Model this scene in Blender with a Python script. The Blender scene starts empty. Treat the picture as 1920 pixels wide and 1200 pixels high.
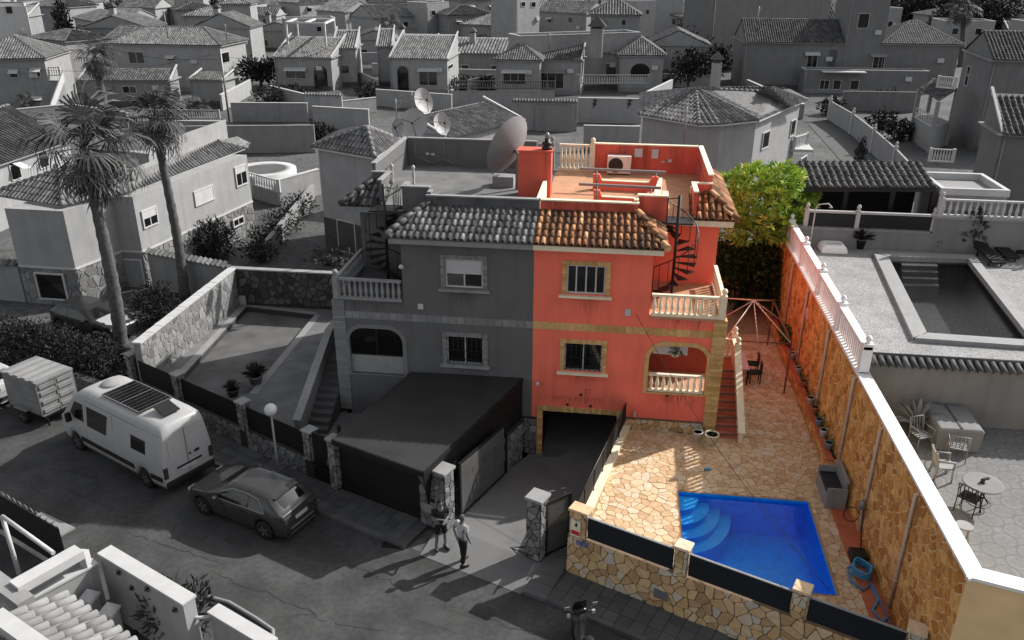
import bpy, math, random
import numpy as np
from mathutils import Vector, Matrix
from mathutils.geometry import tessellate_polygon
random.seed(7)
C = bpy.context.scene.collection
SC = bpy.context.scene
R = math.radians

# ------------------------------------------------------------------ camera, world, sun, exposure
YAW, PITCH, ROLL, FPX = 0.1278, 0.4135, 0.0045, 1559.2
CAM = Vector((2.984, -26.533, 16.576))
_f = Vector((-math.sin(YAW)*math.cos(PITCH), math.cos(YAW)*math.cos(PITCH), -math.sin(PITCH)))
_r = Vector((math.cos(YAW), math.sin(YAW), 0)); _u = _r.cross(_f)
_r, _u = math.cos(ROLL)*_r+math.sin(ROLL)*_u, -math.sin(ROLL)*_r+math.cos(ROLL)*_u
cd = bpy.data.cameras.new('camera'); cam = bpy.data.objects.new('camera', cd); C.objects.link(cam)
cd.lens = FPX/1920*36; cd.sensor_width = 36; cd.clip_start = .3; cd.clip_end = 2000
m = Matrix.Identity(4)
for i in range(3):
    m[i][0] = _r[i]; m[i][1] = _u[i]; m[i][2] = -_f[i]; m[i][3] = CAM[i]
cam.matrix_world = m
SC.camera = cam
SUN_EL, SUN_AZ = R(36.5), R(36.5)          # azimuth measured from +X towards +Y
sd = Vector((math.cos(SUN_EL)*math.cos(SUN_AZ), math.cos(SUN_EL)*math.sin(SUN_AZ), math.sin(SUN_EL)))
sl = bpy.data.lights.new('sun', 'SUN'); sl.energy = 3.3; sl.angle = R(.55); sl.color = (1, .97, .93)
so = bpy.data.objects.new('sun', sl); C.objects.link(so); so.location = (0, 0, 60)
so.rotation_euler = sd.to_track_quat('Z', 'Y').to_euler()
W = bpy.data.worlds.new('World'); SC.world = W; W.use_nodes = True
nt = W.node_tree; nt.nodes.clear()
sky = nt.nodes.new('ShaderNodeTexSky'); sky.sky_type = 'NISHITA'; sky.sun_disc = False
sky.sun_elevation = SUN_EL; sky.sun_rotation = R(90)-SUN_AZ; sky.air_density = 1; sky.dust_density = 2.5
hs = nt.nodes.new('ShaderNodeHueSaturation'); hs.inputs['Saturation'].default_value = .18
bg = nt.nodes.new('ShaderNodeBackground'); bg.inputs[1].default_value = .095
wo = nt.nodes.new('ShaderNodeOutputWorld')
nt.links.new(sky.outputs[0], hs.inputs['Color']); nt.links.new(hs.outputs[0], bg.inputs[0]); nt.links.new(bg.outputs[0], wo.inputs[0])
SC.view_settings.view_transform = 'Standard'; SC.view_settings.look = 'None'
SC.view_settings.exposure = .85; SC.view_settings.gamma = 1; SC.view_settings.use_curve_mapping = False

# ------------------------------------------------------------------ survey helpers: sight line of the camera cut with a known plane
def ray(px, py): return _f+_r*((px-960)/FPX)+_u*((600-py)/FPX)
def P(px, py, z): d = ray(px, py); return CAM+d*((z-CAM.z)/d.z)
def PX(px, py, x): d = ray(px, py); return CAM+d*((x-CAM.x)/d.x)
def PY(px, py, y): d = ray(px, py); return CAM+d*((y-CAM.y)/d.y)
def PL(px, py, a, b):
    """sight line cut with the vertical plane through plan points a, b"""
    n = Vector((-(b[1]-a[1]), b[0]-a[0])); d = ray(px, py)
    t = ((a[0]-CAM.x)*n.x+(a[1]-CAM.y)*n.y)/(d.x*n.x+d.y*n.y); return CAM+d*t
def HZ(p, py):
    """height on the vertical through p at picture row py"""
    lo, hi = -5, 40
    for _ in range(40):
        z = (lo+hi)/2; d = Vector((p[0], p[1], z))-CAM; y = 600-FPX*d.dot(_u)/d.dot(_f)
        if y > py: lo = z
        else: hi = z
    return lo

# ------------------------------------------------------------------ materials
def mat(name, col, rough=.85, var=.12, vs=2., bump=.0, bs=30, stain=0., rnd=0., blotch=0., metal=0., spec=.3, ramp=None, dark=(.02, .02, .02), speck=0., sps=40):
    mt = bpy.data.materials.new(name); mt.use_nodes = True; n = mt.node_tree.nodes; L = mt.node_tree.links
    b = n['Principled BSDF']; b.inputs['Roughness'].default_value = rough; b.inputs['Metallic'].default_value = metal
    b.inputs['Specular IOR Level'].default_value = spec
    geo = n.new('ShaderNodeNewGeometry')
    def noise(scale, detail=4, vec=None):
        t = n.new('ShaderNodeTexNoise'); t.inputs['Scale'].default_value = scale; t.inputs['Detail'].default_value = detail
        L.new(vec or geo.outputs['Position'], t.inputs['Vector']); return t.outputs[0]
    def rng(src, a, b2, lo=.3, hi=.7):
        t = n.new('ShaderNodeMapRange'); t.inputs[1].default_value = lo; t.inputs[2].default_value = hi
        t.inputs[3].default_value = a; t.inputs[4].default_value = b2; L.new(src, t.inputs[0]); return t.outputs[0]
    def mul(a, v):
        t = n.new('ShaderNodeVectorMath'); t.operation = 'SCALE'; L.new(a, t.inputs[0]); L.new(v, t.inputs['Scale']); return t.outputs[0]
    if rnd or ramp:
        oi = n.new('ShaderNodeObjectInfo'); at = n.new('ShaderNodeAttribute'); at.attribute_name = 'rnd'
        ad = n.new('ShaderNodeMath'); ad.operation = 'ADD'; L.new(oi.outputs['Random'], ad.inputs[0]); L.new(at.outputs['Fac'], ad.inputs[1])
        fr = n.new('ShaderNodeMath'); fr.operation = 'FRACT'; L.new(ad.outputs[0], fr.inputs[0]); rv = fr.outputs[0]
    if ramp:
        cr = n.new('ShaderNodeValToRGB'); e = cr.color_ramp.elements
        while len(e) < len(ramp): e.new(.5)
        for i, (p, c) in enumerate(ramp): e[i].position = p; e[i].color = (*c, 1)
        L.new(rv, cr.inputs[0]); base = cr.outputs[0]
    else:
        rgb = n.new('ShaderNodeRGB'); rgb.outputs[0].default_value = (*col, 1); base = rgb.outputs[0]
    base = mul(base, rng(noise(vs), 1-var, 1+var))
    if rnd: base = mul(base, rng(rv, 1-rnd, 1+rnd, 0, 1))
    if speck: base = mul(base, rng(noise(sps, 2), 1-speck, 1+speck, .35, .65))
    def mixdark(base, fac):
        t = n.new('ShaderNodeMix'); t.data_type = 'RGBA'; L.new(fac, t.inputs[0]); L.new(base, t.inputs[6]); t.inputs[7].default_value = (*dark, 1); return t.outputs[2]
    if stain:
        mp = n.new('ShaderNodeMapping'); mp.inputs['Scale'].default_value = (2.2, 2.2, .16); L.new(geo.outputs['Position'], mp.inputs[0])
        base = mixdark(base, rng(noise(1.3, 6, mp.outputs[0]), 0, stain, .5, .78))
    if blotch: base = mixdark(base, rng(noise(.9, 7), 0, blotch, .48, .75))
    L.new(base, b.inputs['Base Color'])
    if bump:
        bp = n.new('ShaderNodeBump'); bp.inputs['Strength'].default_value = bump; bp.inputs['Distance'].default_value = .02
        L.new(noise(bs, 6), bp.inputs['Height']); L.new(bp.outputs[0], b.inputs['Normal'])
    return mt
GS = .72
def g(v): return (v*GS, v*GS, v*GS)

# ------------------------------------------------------------------ mesh builder
OFF = {}
class MB:
    def __init__(s): s.v = []; s.f = []; s.sm = []; s.rn = []; s.r = 0.
    def add(s, vs, fs, smooth=False):
        o = len(s.v); s.v += [tuple(x) for x in vs]; s.f += [tuple(i+o for i in f) for f in fs]; s.sm += [smooth]*len(fs); s.rn += [s.r]*len(vs); return s
    def box(s, x0, y0, z0, x1, y1, z1):
        v = [(x, y, z) for z in (z0, z1) for y in (y0, y1) for x in (x0, x1)]
        return s.add(v, [(0, 2, 3, 1), (4, 5, 7, 6), (0, 1, 5, 4), (2, 6, 7, 3), (0, 4, 6, 2), (1, 3, 7, 5)])
    def obox(s, c, a, b, d):
        c = Vector(c); a = Vector(a); b = Vector(b); d = Vector(d)
        v = [c+a*i+b*j+d*k for k in (-1, 1) for j in (-1, 1) for i in (-1, 1)]
        return s.add(v, [(0, 2, 3, 1), (4, 5, 7, 6), (0, 1, 5, 4), (2, 6, 7, 3), (0, 4, 6, 2), (1, 3, 7, 5)])
    def beam(s, p, q, w, h, up=(0, 0, 1)):
        p = Vector(p); q = Vector(q); d = q-p; u = Vector(up); sd_ = d.cross(u)
        if sd_.length < 1e-6: sd_ = d.cross(Vector((1, 0, 0)))
        sd_.normalize(); u2 = sd_.cross(d).normalized()
        return s.obox((p+q)/2, d/2, sd_*w/2, u2*h/2)
    def tube(s, pts, r, n=8, cap=True, smooth=True):
        pts = [Vector(p) for p in pts]; k = len(pts); rr = r if isinstance(r, (list, tuple)) else [r]*k
        vs = []; pu = None
        for i, p in enumerate(pts):
            d = (pts[min(i+1, k-1)]-pts[max(i-1, 0)]).normalized()
            if pu is None: pu = d.orthogonal().normalized()
            pu = (pu-d*pu.dot(d)); pu = pu.normalized() if pu.length > 1e-6 else d.orthogonal().normalized()
            w = d.cross(pu)
            for j in range(n):
                a = 2*math.pi*j/n; vs.append(p+(pu*math.cos(a)+w*math.sin(a))*rr[i])
        fs = [(i*n+j, i*n+(j+1) % n, (i+1)*n+(j+1) % n, (i+1)*n+j) for i in range(k-1) for j in range(n)]
        s.add(vs, fs, smooth)
        if cap: o = len(s.v)-len(vs); s.f += [tuple(o+j for j in range(n))[::-1], tuple(o+(k-1)*n+j for j in range(n))]; s.sm += [False]*2
        return s
    def lathe(s, c, prof, n=12, smooth=True, axis=None):
        c = Vector(c); vs = []
        for r, z in prof:
            for j in range(n):
                a = 2*math.pi*j/n; q = Vector((r*math.cos(a), r*math.sin(a), z))
                if axis == 'x': q = Vector((q.z, q.x, q.y))
                if axis == 'y': q = Vector((q.y, q.z, q.x))
                vs.append(c+q)
        k = len(prof)
        fs = [(i*n+j, i*n+(j+1) % n, (i+1)*n+(j+1) % n, (i+1)*n+j) for i in range(k-1) for j in range(n)]
        s.add(vs, fs, smooth)
        o = len(s.v)-len(vs); s.f += [tuple(o+j for j in range(n))[::-1], tuple(o+(k-1)*n+j for j in range(n))]; s.sm += [False]*2
        return s
    def prism(s, poly, z0, z1, sides=True, bottom=True):
        n = len(poly); s.add([(p[0], p[1], z1) for p in poly], [tuple(range(n))]) if area2(poly) > 0 else s.add([(p[0], p[1], z1) for p in poly], [tuple(range(n))[::-1]])
        if sides:
            v = [(p[0], p[1], z0) for p in poly]+[(p[0], p[1], z1) for p in poly]
            fs = [(i, (i+1) % n, n+(i+1) % n, n+i) for i in range(n)]
            if area2(poly) < 0: fs = [f[::-1] for f in fs]
            s.add(v, fs)
        if bottom: s.add([(p[0], p[1], z0) for p in poly], [tuple(range(n))])
        return s
    def slab(s, pts, off):
        n = len(pts); off = Vector(off); v = [Vector(p) for p in pts]+[Vector(p)+off for p in pts]
        return s.add(v, [tuple(range(n))[::-1], tuple(range(n, 2*n))]+[(i, (i+1) % n, n+(i+1) % n, n+i) for i in range(n)])
    def loft(s, rings, smooth=True, cap=True, closed=True):
        n = len(rings[0]); vs = [p for r_ in rings for p in r_]
        fs = [(i*n+j, i*n+(j+1) % n, (i+1)*n+(j+1) % n, (i+1)*n+j) for i in range(len(rings)-1) for j in range(n if closed else n-1)]
        s.add(vs, fs, smooth)
        if cap: o = len(s.v)-len(vs); s.f += [tuple(o+j for j in range(n))[::-1], tuple(o+len(vs)-n+j for j in range(n))]; s.sm += [False]*2
        return s
    def mesh(s, name, mt, off=(0, 0, 0)):
        me = bpy.data.meshes.new(name); me.from_pydata([(a-off[0], b-off[1], c-off[2]) for a, b, c in s.v], [], s.f)
        me.polygons.foreach_set('use_smooth', s.sm)
        if any(s.rn): at = me.attributes.new('rnd', 'FLOAT', 'POINT'); at.data.foreach_set('value', s.rn)
        for x in (mt if isinstance(mt, (list, tuple)) else [mt]): me.materials.append(x)
        return me
    def build(s, name, mt, parent=None, label=None, kind=None, bevel=0):
        o = bpy.data.objects.new(name, s.mesh(name, mt, OFF.get(parent.name, (0, 0, 0)) if parent else (0, 0, 0)))
        C.objects.link(o)
        if parent: o.parent = parent; OFF[o.name] = OFF.get(parent.name, (0, 0, 0))
        if label: o['label'] = label
        if kind: o['kind'] = kind
        if bevel:
            b = o.modifiers.new('bevel', 'BEVEL'); b.width = bevel; b.segments = 2; b.limit_method = 'ANGLE'
        return o
    def solo(s, name, mt, label, cat, group=None, kind=None, bevel=0):
        a = np.array(s.v); off = ((a[:, 0].min()+a[:, 0].max())/2, (a[:, 1].min()+a[:, 1].max())/2, a[:, 2].min())
        o = bpy.data.objects.new(name, s.mesh(name, mt, off)); C.objects.link(o); o.location = off; OFF[o.name] = off
        tag(o, label, cat, group, kind)
        if bevel:
            b = o.modifiers.new('bevel', 'BEVEL'); b.width = bevel; b.segments = 2; b.limit_method = 'ANGLE'
        return o
def area2(p): return sum(p[i][0]*p[(i+1) % len(p)][1]-p[(i+1) % len(p)][0]*p[i][1] for i in range(len(p)))
def tag(o, label=None, cat=None, group=None, kind=None):
    if label: o['label'] = label
    if cat: o['category'] = cat
    if group: o['group'] = group
    if kind: o['kind'] = kind
    return o
def thing(name, label, cat, loc=(0, 0, 0), group=None, local=False):
    o = bpy.data.objects.new(name, None); C.objects.link(o); o.empty_display_size = .3
    if local: OFF[o.name] = (0, 0, 0)
    else: o.location = tuple(loc); OFF[o.name] = tuple(loc)
    return tag(o, label, cat, group)
def place(o, loc, rz=0):
    o.location = tuple(loc); o.rotation_euler = (0, 0, rz); return o
def copy_tree(o, loc=None, rz=0, label=None, parent=None, scale=None):
    c = o.copy(); C.objects.link(c); c.parent = parent
    if loc is not None: c.location = tuple(loc); c.rotation_euler = (0, 0, rz)
    if scale: c.scale = (scale,)*3
    if label: c['label'] = label
    for ch in list(o.children): copy_tree(ch, parent=c)
    return c
def sheet(name, mt, poly, z, holes=(), kind='structure'):
    loops = [[Vector((p[0], p[1], 0)) for p in l] for l in [poly, *holes]]
    flat = [p for l in loops for p in l]; b = MB(); fs = []
    for t in tessellate_polygon(loops):
        a, b_, c = (flat[i] for i in t); cr = (b_-a).cross(c-a).z
        fs.append(t if cr > 0 else t[::-1])
    b.add([(p.x, p.y, z) for p in flat], fs)
    return b.build(name, mt, kind=kind)
def wall_poly(b, O, U, V, outer, holes=(), depth=.15, sides=True):
    """wall face with openings; N = U x V looks outwards, reveals run inwards"""
    O = Vector(O); U = Vector(U).normalized(); V = Vector(V).normalized(); N = U.cross(V)
    loops = [list(outer)]+[list(h) for h in holes]; flat = [p for l in loops for p in l]
    W3 = lambda p, d=0: O+U*p[0]+V*p[1]-N*d
    fs = []
    for t in tessellate_polygon([[Vector((p[0], p[1], 0)) for p in l] for l in loops]):
        a, b_, c = (flat[i] for i in t); cr = (b_[0]-a[0])*(c[1]-a[1])-(b_[1]-a[1])*(c[0]-a[0])
        fs.append(t if cr > 0 else t[::-1])
    b.add([W3(p) for p in flat], fs)
    for k, l in enumerate(loops):
        if k == 0 and not sides: continue
        n = len(l); b.add([W3(p) for p in l]+[W3(p, depth) for p in l], [(i, (i+1) % n, n+(i+1) % n, n+i) for i in range(n)])
    return b
def rect(x0, y0, x1, y1): return [(x0, y0), (x1, y0), (x1, y1), (x0, y1)]

# ------------------------------------------------------------------ stones: cut cells laid into a face, every one a piece of its own
def cells(poly, s, rng, joint=.03, jit=.75, hole=None):
    """irregular cells of size s filling a convex or simple polygon (2D), joints already taken off"""
    xs = [p[0] for p in poly]; ys = [p[1] for p in poly]; x0, x1, y0, y1 = min(xs), max(xs), min(ys), max(ys)
    nx = max(1, round((x1-x0)/s)); ny = max(1, round((y1-y0)/s)); sx = (x1-x0)/nx; sy = (y1-y0)/ny
    pts = []
    for j in range(-1, ny+1):
        for i in range(-1, nx+1):
            if rng.random() < .14: continue
            pts.append((x0+(i+.5+(.5 if j % 2 else 0)+rng.uniform(-jit, jit)*.5)*sx, y0+(j+.5+rng.uniform(-jit, jit)*.5)*sy))
    A = np.array(pts); out = []
    def clip(pl, nx_, ny_, d):
        r_ = []; n = len(pl)
        for i in range(n):
            a = pl[i]; b = pl[(i+1) % n]; da = a[0]*nx_+a[1]*ny_-d; db = b[0]*nx_+b[1]*ny_-d
            if da <= 0: r_.append(a)
            if (da < 0) != (db < 0) and da != db: t = da/(da-db); r_.append((a[0]+(b[0]-a[0])*t, a[1]+(b[1]-a[1])*t))
        return r_
    sgn = 1 if area2(poly) > 0 else -1
    def inside(p):
        c = False; n = len(poly)
        for i in range(n):
            (xa, ya), (xb, yb) = poly[i], poly[(i+1) % n]
            if (ya > p[1]) != (yb > p[1]) and p[0] < (xb-xa)*(p[1]-ya)/(yb-ya)+xa: c = not c
        return c
    for k, p in enumerate(pts):
        if not (x0-s < p[0] < x1+s and y0-s < p[1] < y1+s): continue
        near = inside(p)
        d2 = ((A-A[k])**2).sum(1); idx = np.argsort(d2)[1:22]
        pl = [(p[0]-2*s, p[1]-2*s), (p[0]+2*s, p[1]-2*s), (p[0]+2*s, p[1]+2*s), (p[0]-2*s, p[1]+2*s)]
        for i in idx:
            q = pts[i]; dx, dy = q[0]-p[0], q[1]-p[1]; l = math.hypot(dx, dy)
            if l < 1e-6: continue
            pl = clip(pl, dx/l, dy/l, (p[0]*dx+p[1]*dy)/l+l/2-joint/2)
            if len(pl) < 3: break
        if len(pl) < 3: continue
        n = len(poly)
        for i in range(n):      # keep inside the outline
            a, b = poly[i], poly[(i+1) % n]; ex, ey = b[0]-a[0], b[1]-a[1]; l = math.hypot(ex, ey)
            if l < 1e-9: continue
            nx_, ny_ = ey/l*sgn, -ex/l*sgn
            if not near and len(poly) > 4 and p[0]*nx_+p[1]*ny_-(a[0]*nx_+a[1]*ny_) < -s*1.5: continue
            pl = clip(pl, nx_, ny_, a[0]*nx_+a[1]*ny_-joint/2)
            if len(pl) < 3: break
        if len(pl) < 3: continue
        if hole and hole(p): continue
        ar = abs(area2(pl))/2
        if ar < .12*s*s: continue
        r_ = []; n = len(pl)
        for i in range(n):      # knock the corners off
            a, b, c = pl[i-1], pl[i], pl[(i+1) % n]; t = .13
            r_ += [(b[0]+(a[0]-b[0])*t, b[1]+(a[1]-b[1])*t), (b[0]+(c[0]-b[0])*t, b[1]+(c[1]-b[1])*t)]
        out.append(r_)
    return out
def stones(name, cl, O, U, V, mt, parent, h=.03, limit=290, rng=random, near=CAM, rnd_h=.5):
    """lay 2D cells on the face O + U x + V y; the nearest get objects, the rest one joined part"""
    O = Vector(O); U = Vector(U).normalized(); V = Vector(V).normalized(); N = U.cross(V).normalized()
    off = Vector(OFF.get(parent.name, (0, 0, 0)))
    cl = sorted(cl, key=lambda c: -abs(area2(c))/((O+U*c[0][0]+V*c[0][1]-near).length**2))
    rest = MB()
    for k, c in enumerate(cl):
        n = len(c); cx = sum(p[0] for p in c)/n; cy = sum(p[1] for p in c)/n; hh = h*(1+rng.uniform(-rnd_h, rnd_h)); ins = min(.02, .12*math.sqrt(abs(area2(c))/2))
        size = math.sqrt(abs(area2(c))/2)
        top = [(cx+(p[0]-cx)*(1-ins/size), cy+(p[1]-cy)*(1-ins/size)) for p in c]
        tx, ty = rng.uniform(-.04, .04), rng.uniform(-.04, .04)
        f = lambda p, q: O+U*p[0]+V*p[1]+N*q
        vs = [f(p, 0) for p in c]+[f(p, hh*.75+(p[0]-cx)*tx+(p[1]-cy)*ty) for p in c]+[f(p, hh+(p[0]-cx)*tx+(p[1]-cy)*ty) for p in top]
        fs = [(i, (i+1) % n, n+(i+1) % n, n+i) for i in range(n)]+[(n+i, n+(i+1) % n, 2*n+(i+1) % n, 2*n+i) for i in range(n)]+[tuple(range(2*n, 3*n))]
        if area2(c) < 0: fs = [q[::-1] for q in fs]
        if k < limit:
            b = MB(); b.add(vs, fs); me = b.mesh(name, mt, off); o = bpy.data.objects.new(name, me); C.objects.link(o); o.parent = parent
        else: rest.r = rng.random()*.98+.01; rest.add(vs, fs)
    if rest.v: rest.build(name+'_field', mt, parent, kind='stuff')

# ------------------------------------------------------------------ barrel tile roofs
def roof_sheet(b, pts, pitch=.26, row=.42, base=True, rng=random, rnds=True):
    """pts: eave left, eave right, then the upper outline back to the left; tiles run up the slope"""
    eL, eR = Vector(pts[0]), Vector(pts[1]); U = (eR-eL); Wd = U.length; U.normalize()
    far = max((Vector(p) for p in pts[2:]), key=lambda p: ((p-eL)-U*(p-eL).dot(U)).length)
    S = (far-eL)-U*(far-eL).dot(U); S.normalize(); N = U.cross(S).normalized()
    if N.z < 0: N = -N
    q = [((Vector(p)-eL).dot(U), (Vector(p)-eL).dot(S)) for p in pts]
    if base: b.add([Vector(p) for p in pts], [tuple(range(len(pts)))])
    u0 = min(a for a, _ in q); u1 = max(a for a, _ in q); nc = max(1, int((u1-u0)/pitch)); p_ = (u1-u0)/nc
    prof = [(-.5, .0), (-.33, .0), (-.24, .2), (0, .34), (.24, .2), (.33, .0), (.5, .0)]
    for i in range(nc):
        uc = u0+(i+.5)*p_; vv = []
        for k in range(len(q)):
            (a, c), (a2, c2) = q[k], q[(k+1) % len(q)]
            if (a > uc) != (a2 > uc): vv.append(c+(c2-c)*(uc-a)/(a2-a))
        if len(vv) < 2: continue
        v0, v1 = min(vv), max(vv)
        if v1-v0 < .1: continue
        v = v0
        while v < v1-.02:
            ve = min(v+row, v1); b.r = rng.random()*.98+.01 if rnds else 0
            jx = rng.uniform(-.02, .02)
            vs = []
            for vv_, lift, nar in ((v, .045, 1.), (ve+.03, .01, .86)):
                for s_, h_ in prof: vs.append(eL+U*(uc+(s_*nar if abs(s_) < .4 else s_)*p_+jx*(h_ > 0))+S*vv_+N*(h_*p_+(lift if h_ > 0 else lift*.5)))
            fs = [(j, j+1, 8+j, 7+j) for j in range(6)]+[(7, 6, 5, 4, 3, 2, 1, 0)[1:]]
            b.add(vs, fs); v = ve
    b.r = 0
    return b
def ridge(b, p, q, r=.12, rng=random):
    p = Vector(p); q = Vector(q); L_ = (q-p).length; n = max(1, int(L_/.4)); d = (q-p)/n
    for i in range(n):
        b.r = rng.random()*.98+.01; b.tube([p+d*i+Vector((0, 0, .02)), p+d*(i+1.06)+Vector((0, 0, .0))], [r, r*.85], 8, True, True)
    b.r = 0
    return b

# ------------------------------------------------------------------ foliage
def leaves(b, blobs, n, size, rng, asp=2.2, up=0., flat=False):
    """n leaf faces spread over the shells and insides of the blobs (centre, radii)"""
    vol = [r[0]*r[1]*r[2] for _, r in blobs]; tot = sum(vol)
    for (c, r), w in zip(blobs, vol):
        for _ in range(int(n*w/tot)):
            th = rng.uniform(0, 2*math.pi); cz = rng.uniform(-1, 1); rad = rng.random()**.4*(1+.18*math.sin(5*th+3*cz+c[0]*7))
            sn = math.sqrt(1-cz*cz); d = Vector((sn*math.cos(th), sn*math.sin(th), cz)); p = Vector((c[0]+d.x*r[0]*rad, c[1]+d.y*r[1]*rad, c[2]+d.z*r[2]*rad))
            a = Vector((rng.uniform(-1, 1), rng.uniform(-1, 1), rng.uniform(-.6, 1)+up))+d*.8; a.normalize(); w2 = a.cross(Vector((rng.uniform(-1, 1), rng.uniform(-1, 1), rng.uniform(-1, 1)))); w2.normalize()
            l = size*rng.uniform(.6, 1.3); w2 = w2*l/asp; b.r = rng.random()*.98+.01
            b.add([p, p+a*l*.5+w2*.5, p+a*l, p+a*l*.5-w2*.5], [(0, 1, 2, 3)])
    b.r = 0
    return b
# ------------------------------------------------------------------ material library
M = {}
M['road'] = mat('asphalt', g(.074), .9, .32, .8, .3, 60, blotch=.5, speck=.14, sps=6, dark=g(.045))
M['ground'] = mat('pale_ground', g(.12), .95, .35, .12, .3, 20, blotch=.5, dark=g(.04), speck=.25, sps=3)
M['walk'] = mat('pavement_tile', g(.12), .9, .15, 1.2, .2, 50, rnd=.18)
M['kerb'] = mat('kerb_stone', g(.13), .9, .2, 2, .2, 40, rnd=.2)
M['concrete'] = mat('concrete', g(.13), .9, .2, .9, .2, 40, blotch=.35)
M['drive'] = mat('pale_drive_concrete', g(.21), .9, .18, .9, .2, 40, blotch=.35, dark=g(.08))
M['grout_g'] = mat('grey_mortar', g(.05), .95, .2, 3)
M['white_w'] = mat('white_render_grey', g(.40), .9, .08, 1.2, .12, 60, stain=.22, dark=g(.12))
M['white_t'] = mat('white_trim', g(.62), .8, .06, 2, stain=.12, dark=g(.2))
M['white_b'] = mat('bright_white_paint', (.82, .81, .79), .7, .04, 2, stain=.06, dark=g(.3))
M['grey_w'] = mat('mid_grey_render', g(.30), .9, .08, 1, .12, 60, stain=.25, dark=g(.1), blotch=.15)
M['h6_w'] = mat('dim_grey_render', g(.225), .9, .08, 1, .12, 60, stain=.25, dark=g(.07))
M['pale_w'] = mat('pale_grey_render', g(.35), .9, .08, 1, .12, 60, stain=.25, dark=g(.09))
M['dark_w'] = mat('dark_grey_render', g(.12), .9, .1, 1, .12, 60, stain=.3, dark=g(.04))
M['tile_g'] = mat('weathered_grey_tile', g(.2), .85, .25, 5, .2, 40, blotch=.35, dark=g(.03), ramp=[(0, g(.15)), (.35, g(.2)), (.75, g(.25)), (1, g(.31))])
M['ridge'] = mat('ridge_tile', g(.24), .85, .2, 5, .2, 40, blotch=.3, dark=g(.06))
M['tile_d'] = mat('dark_grey_tile', g(.1), .85, .25, 5, .2, 40, blotch=.4, dark=g(.02), ramp=[(0, g(.07)), (.5, g(.11)), (1, g(.16))])
M['tile_l'] = mat('pale_grey_tile', g(.4), .85, .12, 4, .2, 40, blotch=.25, dark=g(.15), ramp=[(0, g(.22)), (1, g(.33))])
M['tile_c'] = mat('weathered_clay_tile', (.5, .2, .08), .85, .3, 6, .3, 40, blotch=.85, dark=(.025, .016, .012), ramp=[(0, (.07, .035, .02)), (.35, (.22, .09, .04)), (.7, (.42, .19, .08)), (1, (.62, .37, .2))])
M['tile_u'] = mat('shaded_channel_tile', (.11, .055, .03), .9, .3, 5, .3, 30, blotch=.8, dark=(.02, .014, .01))  # under sheet; shade between the cover tiles is put into this dark colour
M['tile_h'] = mat('weathered_slate_tile', g(.2), .85, .3, 6, .3, 40, blotch=.85, dark=g(.015), ramp=[(0, g(.04)), (.35, g(.09)), (.7, g(.17)), (1, g(.29))])
M['glass'] = mat('dark_glass', g(.012), .06, .2, .8, spec=.6)
M['metal_d'] = mat('black_metal', g(.015), .45, .1, 3, metal=.0, spec=.4)
M['metal_g'] = mat('grey_metal', g(.3), .45, .1, 3, metal=.4)
M['white_p'] = mat('white_plastic', g(.68), .5, .03, 2)
M['rubber'] = mat('rubber', g(.018), .8, .1, 8)
M['leaf_d'] = mat('dark_leaf', g(.035), .8, .2, 2, spec=.15, ramp=[(0, g(.012)), (.6, g(.035)), (1, g(.075))])
M['leaf_m'] = mat('mid_leaf', g(.08), .7, .2, 2, ramp=[(0, g(.03)), (.6, g(.075)), (1, g(.15))])
M['leaf_g'] = mat('green_leaf', (.06, .12, .02), .6, .2, 2, ramp=[(0, (.015, .035, .006)), (.5, (.05, .11, .02)), (1, (.14, .22, .05))])
M['leaf_y'] = mat('yellow_green_leaf', (.3, .36, .06), .6, .2, 2, ramp=[(0, (.16, .30, .035)), (.35, (.31, .48, .06)), (.75, (.47, .60, .10)), (1, (.66, .73, .2))])
M['bark'] = mat('palm_bark', g(.12), .95, .3, 6, .6, 25)
M['wood'] = mat('brown_wood', (.12, .06, .03), .8, .3, 8)
M['tan_stone'] = mat('tan_stone', (.5, .33, .18), .85, .14, 7, .35, 35, ramp=[(0, (.36, .23, .12)), (.3, (.52, .34, .17)), (.65, (.60, .42, .23)), (.85, (.55, .47, .36)), (1, (.46, .43, .38))])
M['tan_mortar'] = mat('tan_mortar', (.17, .12, .08), .95, .25, 5, .3, 30)
M['pave'] = mat('flagstone', (.6, .42, .25), .8, .14, 6, .25, 40, ramp=[(0, (.52, .34, .19)), (.35, (.61, .42, .245)), (.7, (.68, .50, .315)), (1, (.66, .53, .39))])
M['pave_m'] = mat('paving_joint', (.36, .235, .14), .95, .2, 5)
M['ochre'] = mat('ochre_stone', (.55, .26, .06), .8, .22, 6, .35, 35, blotch=.3, dark=(.12, .05, .015), ramp=[(0, (.42, .17, .04)), (.5, (.62, .29, .075)), (1, (.74, .42, .15))])
M['ochre_m'] = mat('ochre_mortar', (.74, .53, .29), .9, .2, 4, .3, 30)
M['ochre_w'] = mat('ochre_render', (.84, .58, .31), .9, .07, 1.5, .1, 60)
M['grey_stone'] = mat('grey_stone', g(.2), .85, .2, 6, .35, 35, ramp=[(0, g(.16)), (.5, g(.24)), (1, g(.34))])
M['dgrey_stone'] = mat('dark_stone', g(.1), .85, .25, 6, .35, 35, ramp=[(0, g(.055)), (.5, g(.10)), (1, g(.16))])
M['lgrey_m'] = mat('pale_mortar', g(.27), .9, .15, 4)
M['red'] = mat('red_render', (.9, .185, .12), .85, .08, .8, .15, 60, stain=.24, dark=(.34, .06, .04), blotch=.2, speck=.08)
M['redtile'] = mat('terracotta_floor', (.47, .25, .14), .75, .12, 2, .08, 30, rnd=.12)
M['red_s'] = mat('stained_red_parapet', (.66, .125, .08), .88, .12, 1, .2, 60, stain=.75, blotch=.3, dark=(.14, .045, .035))
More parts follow.
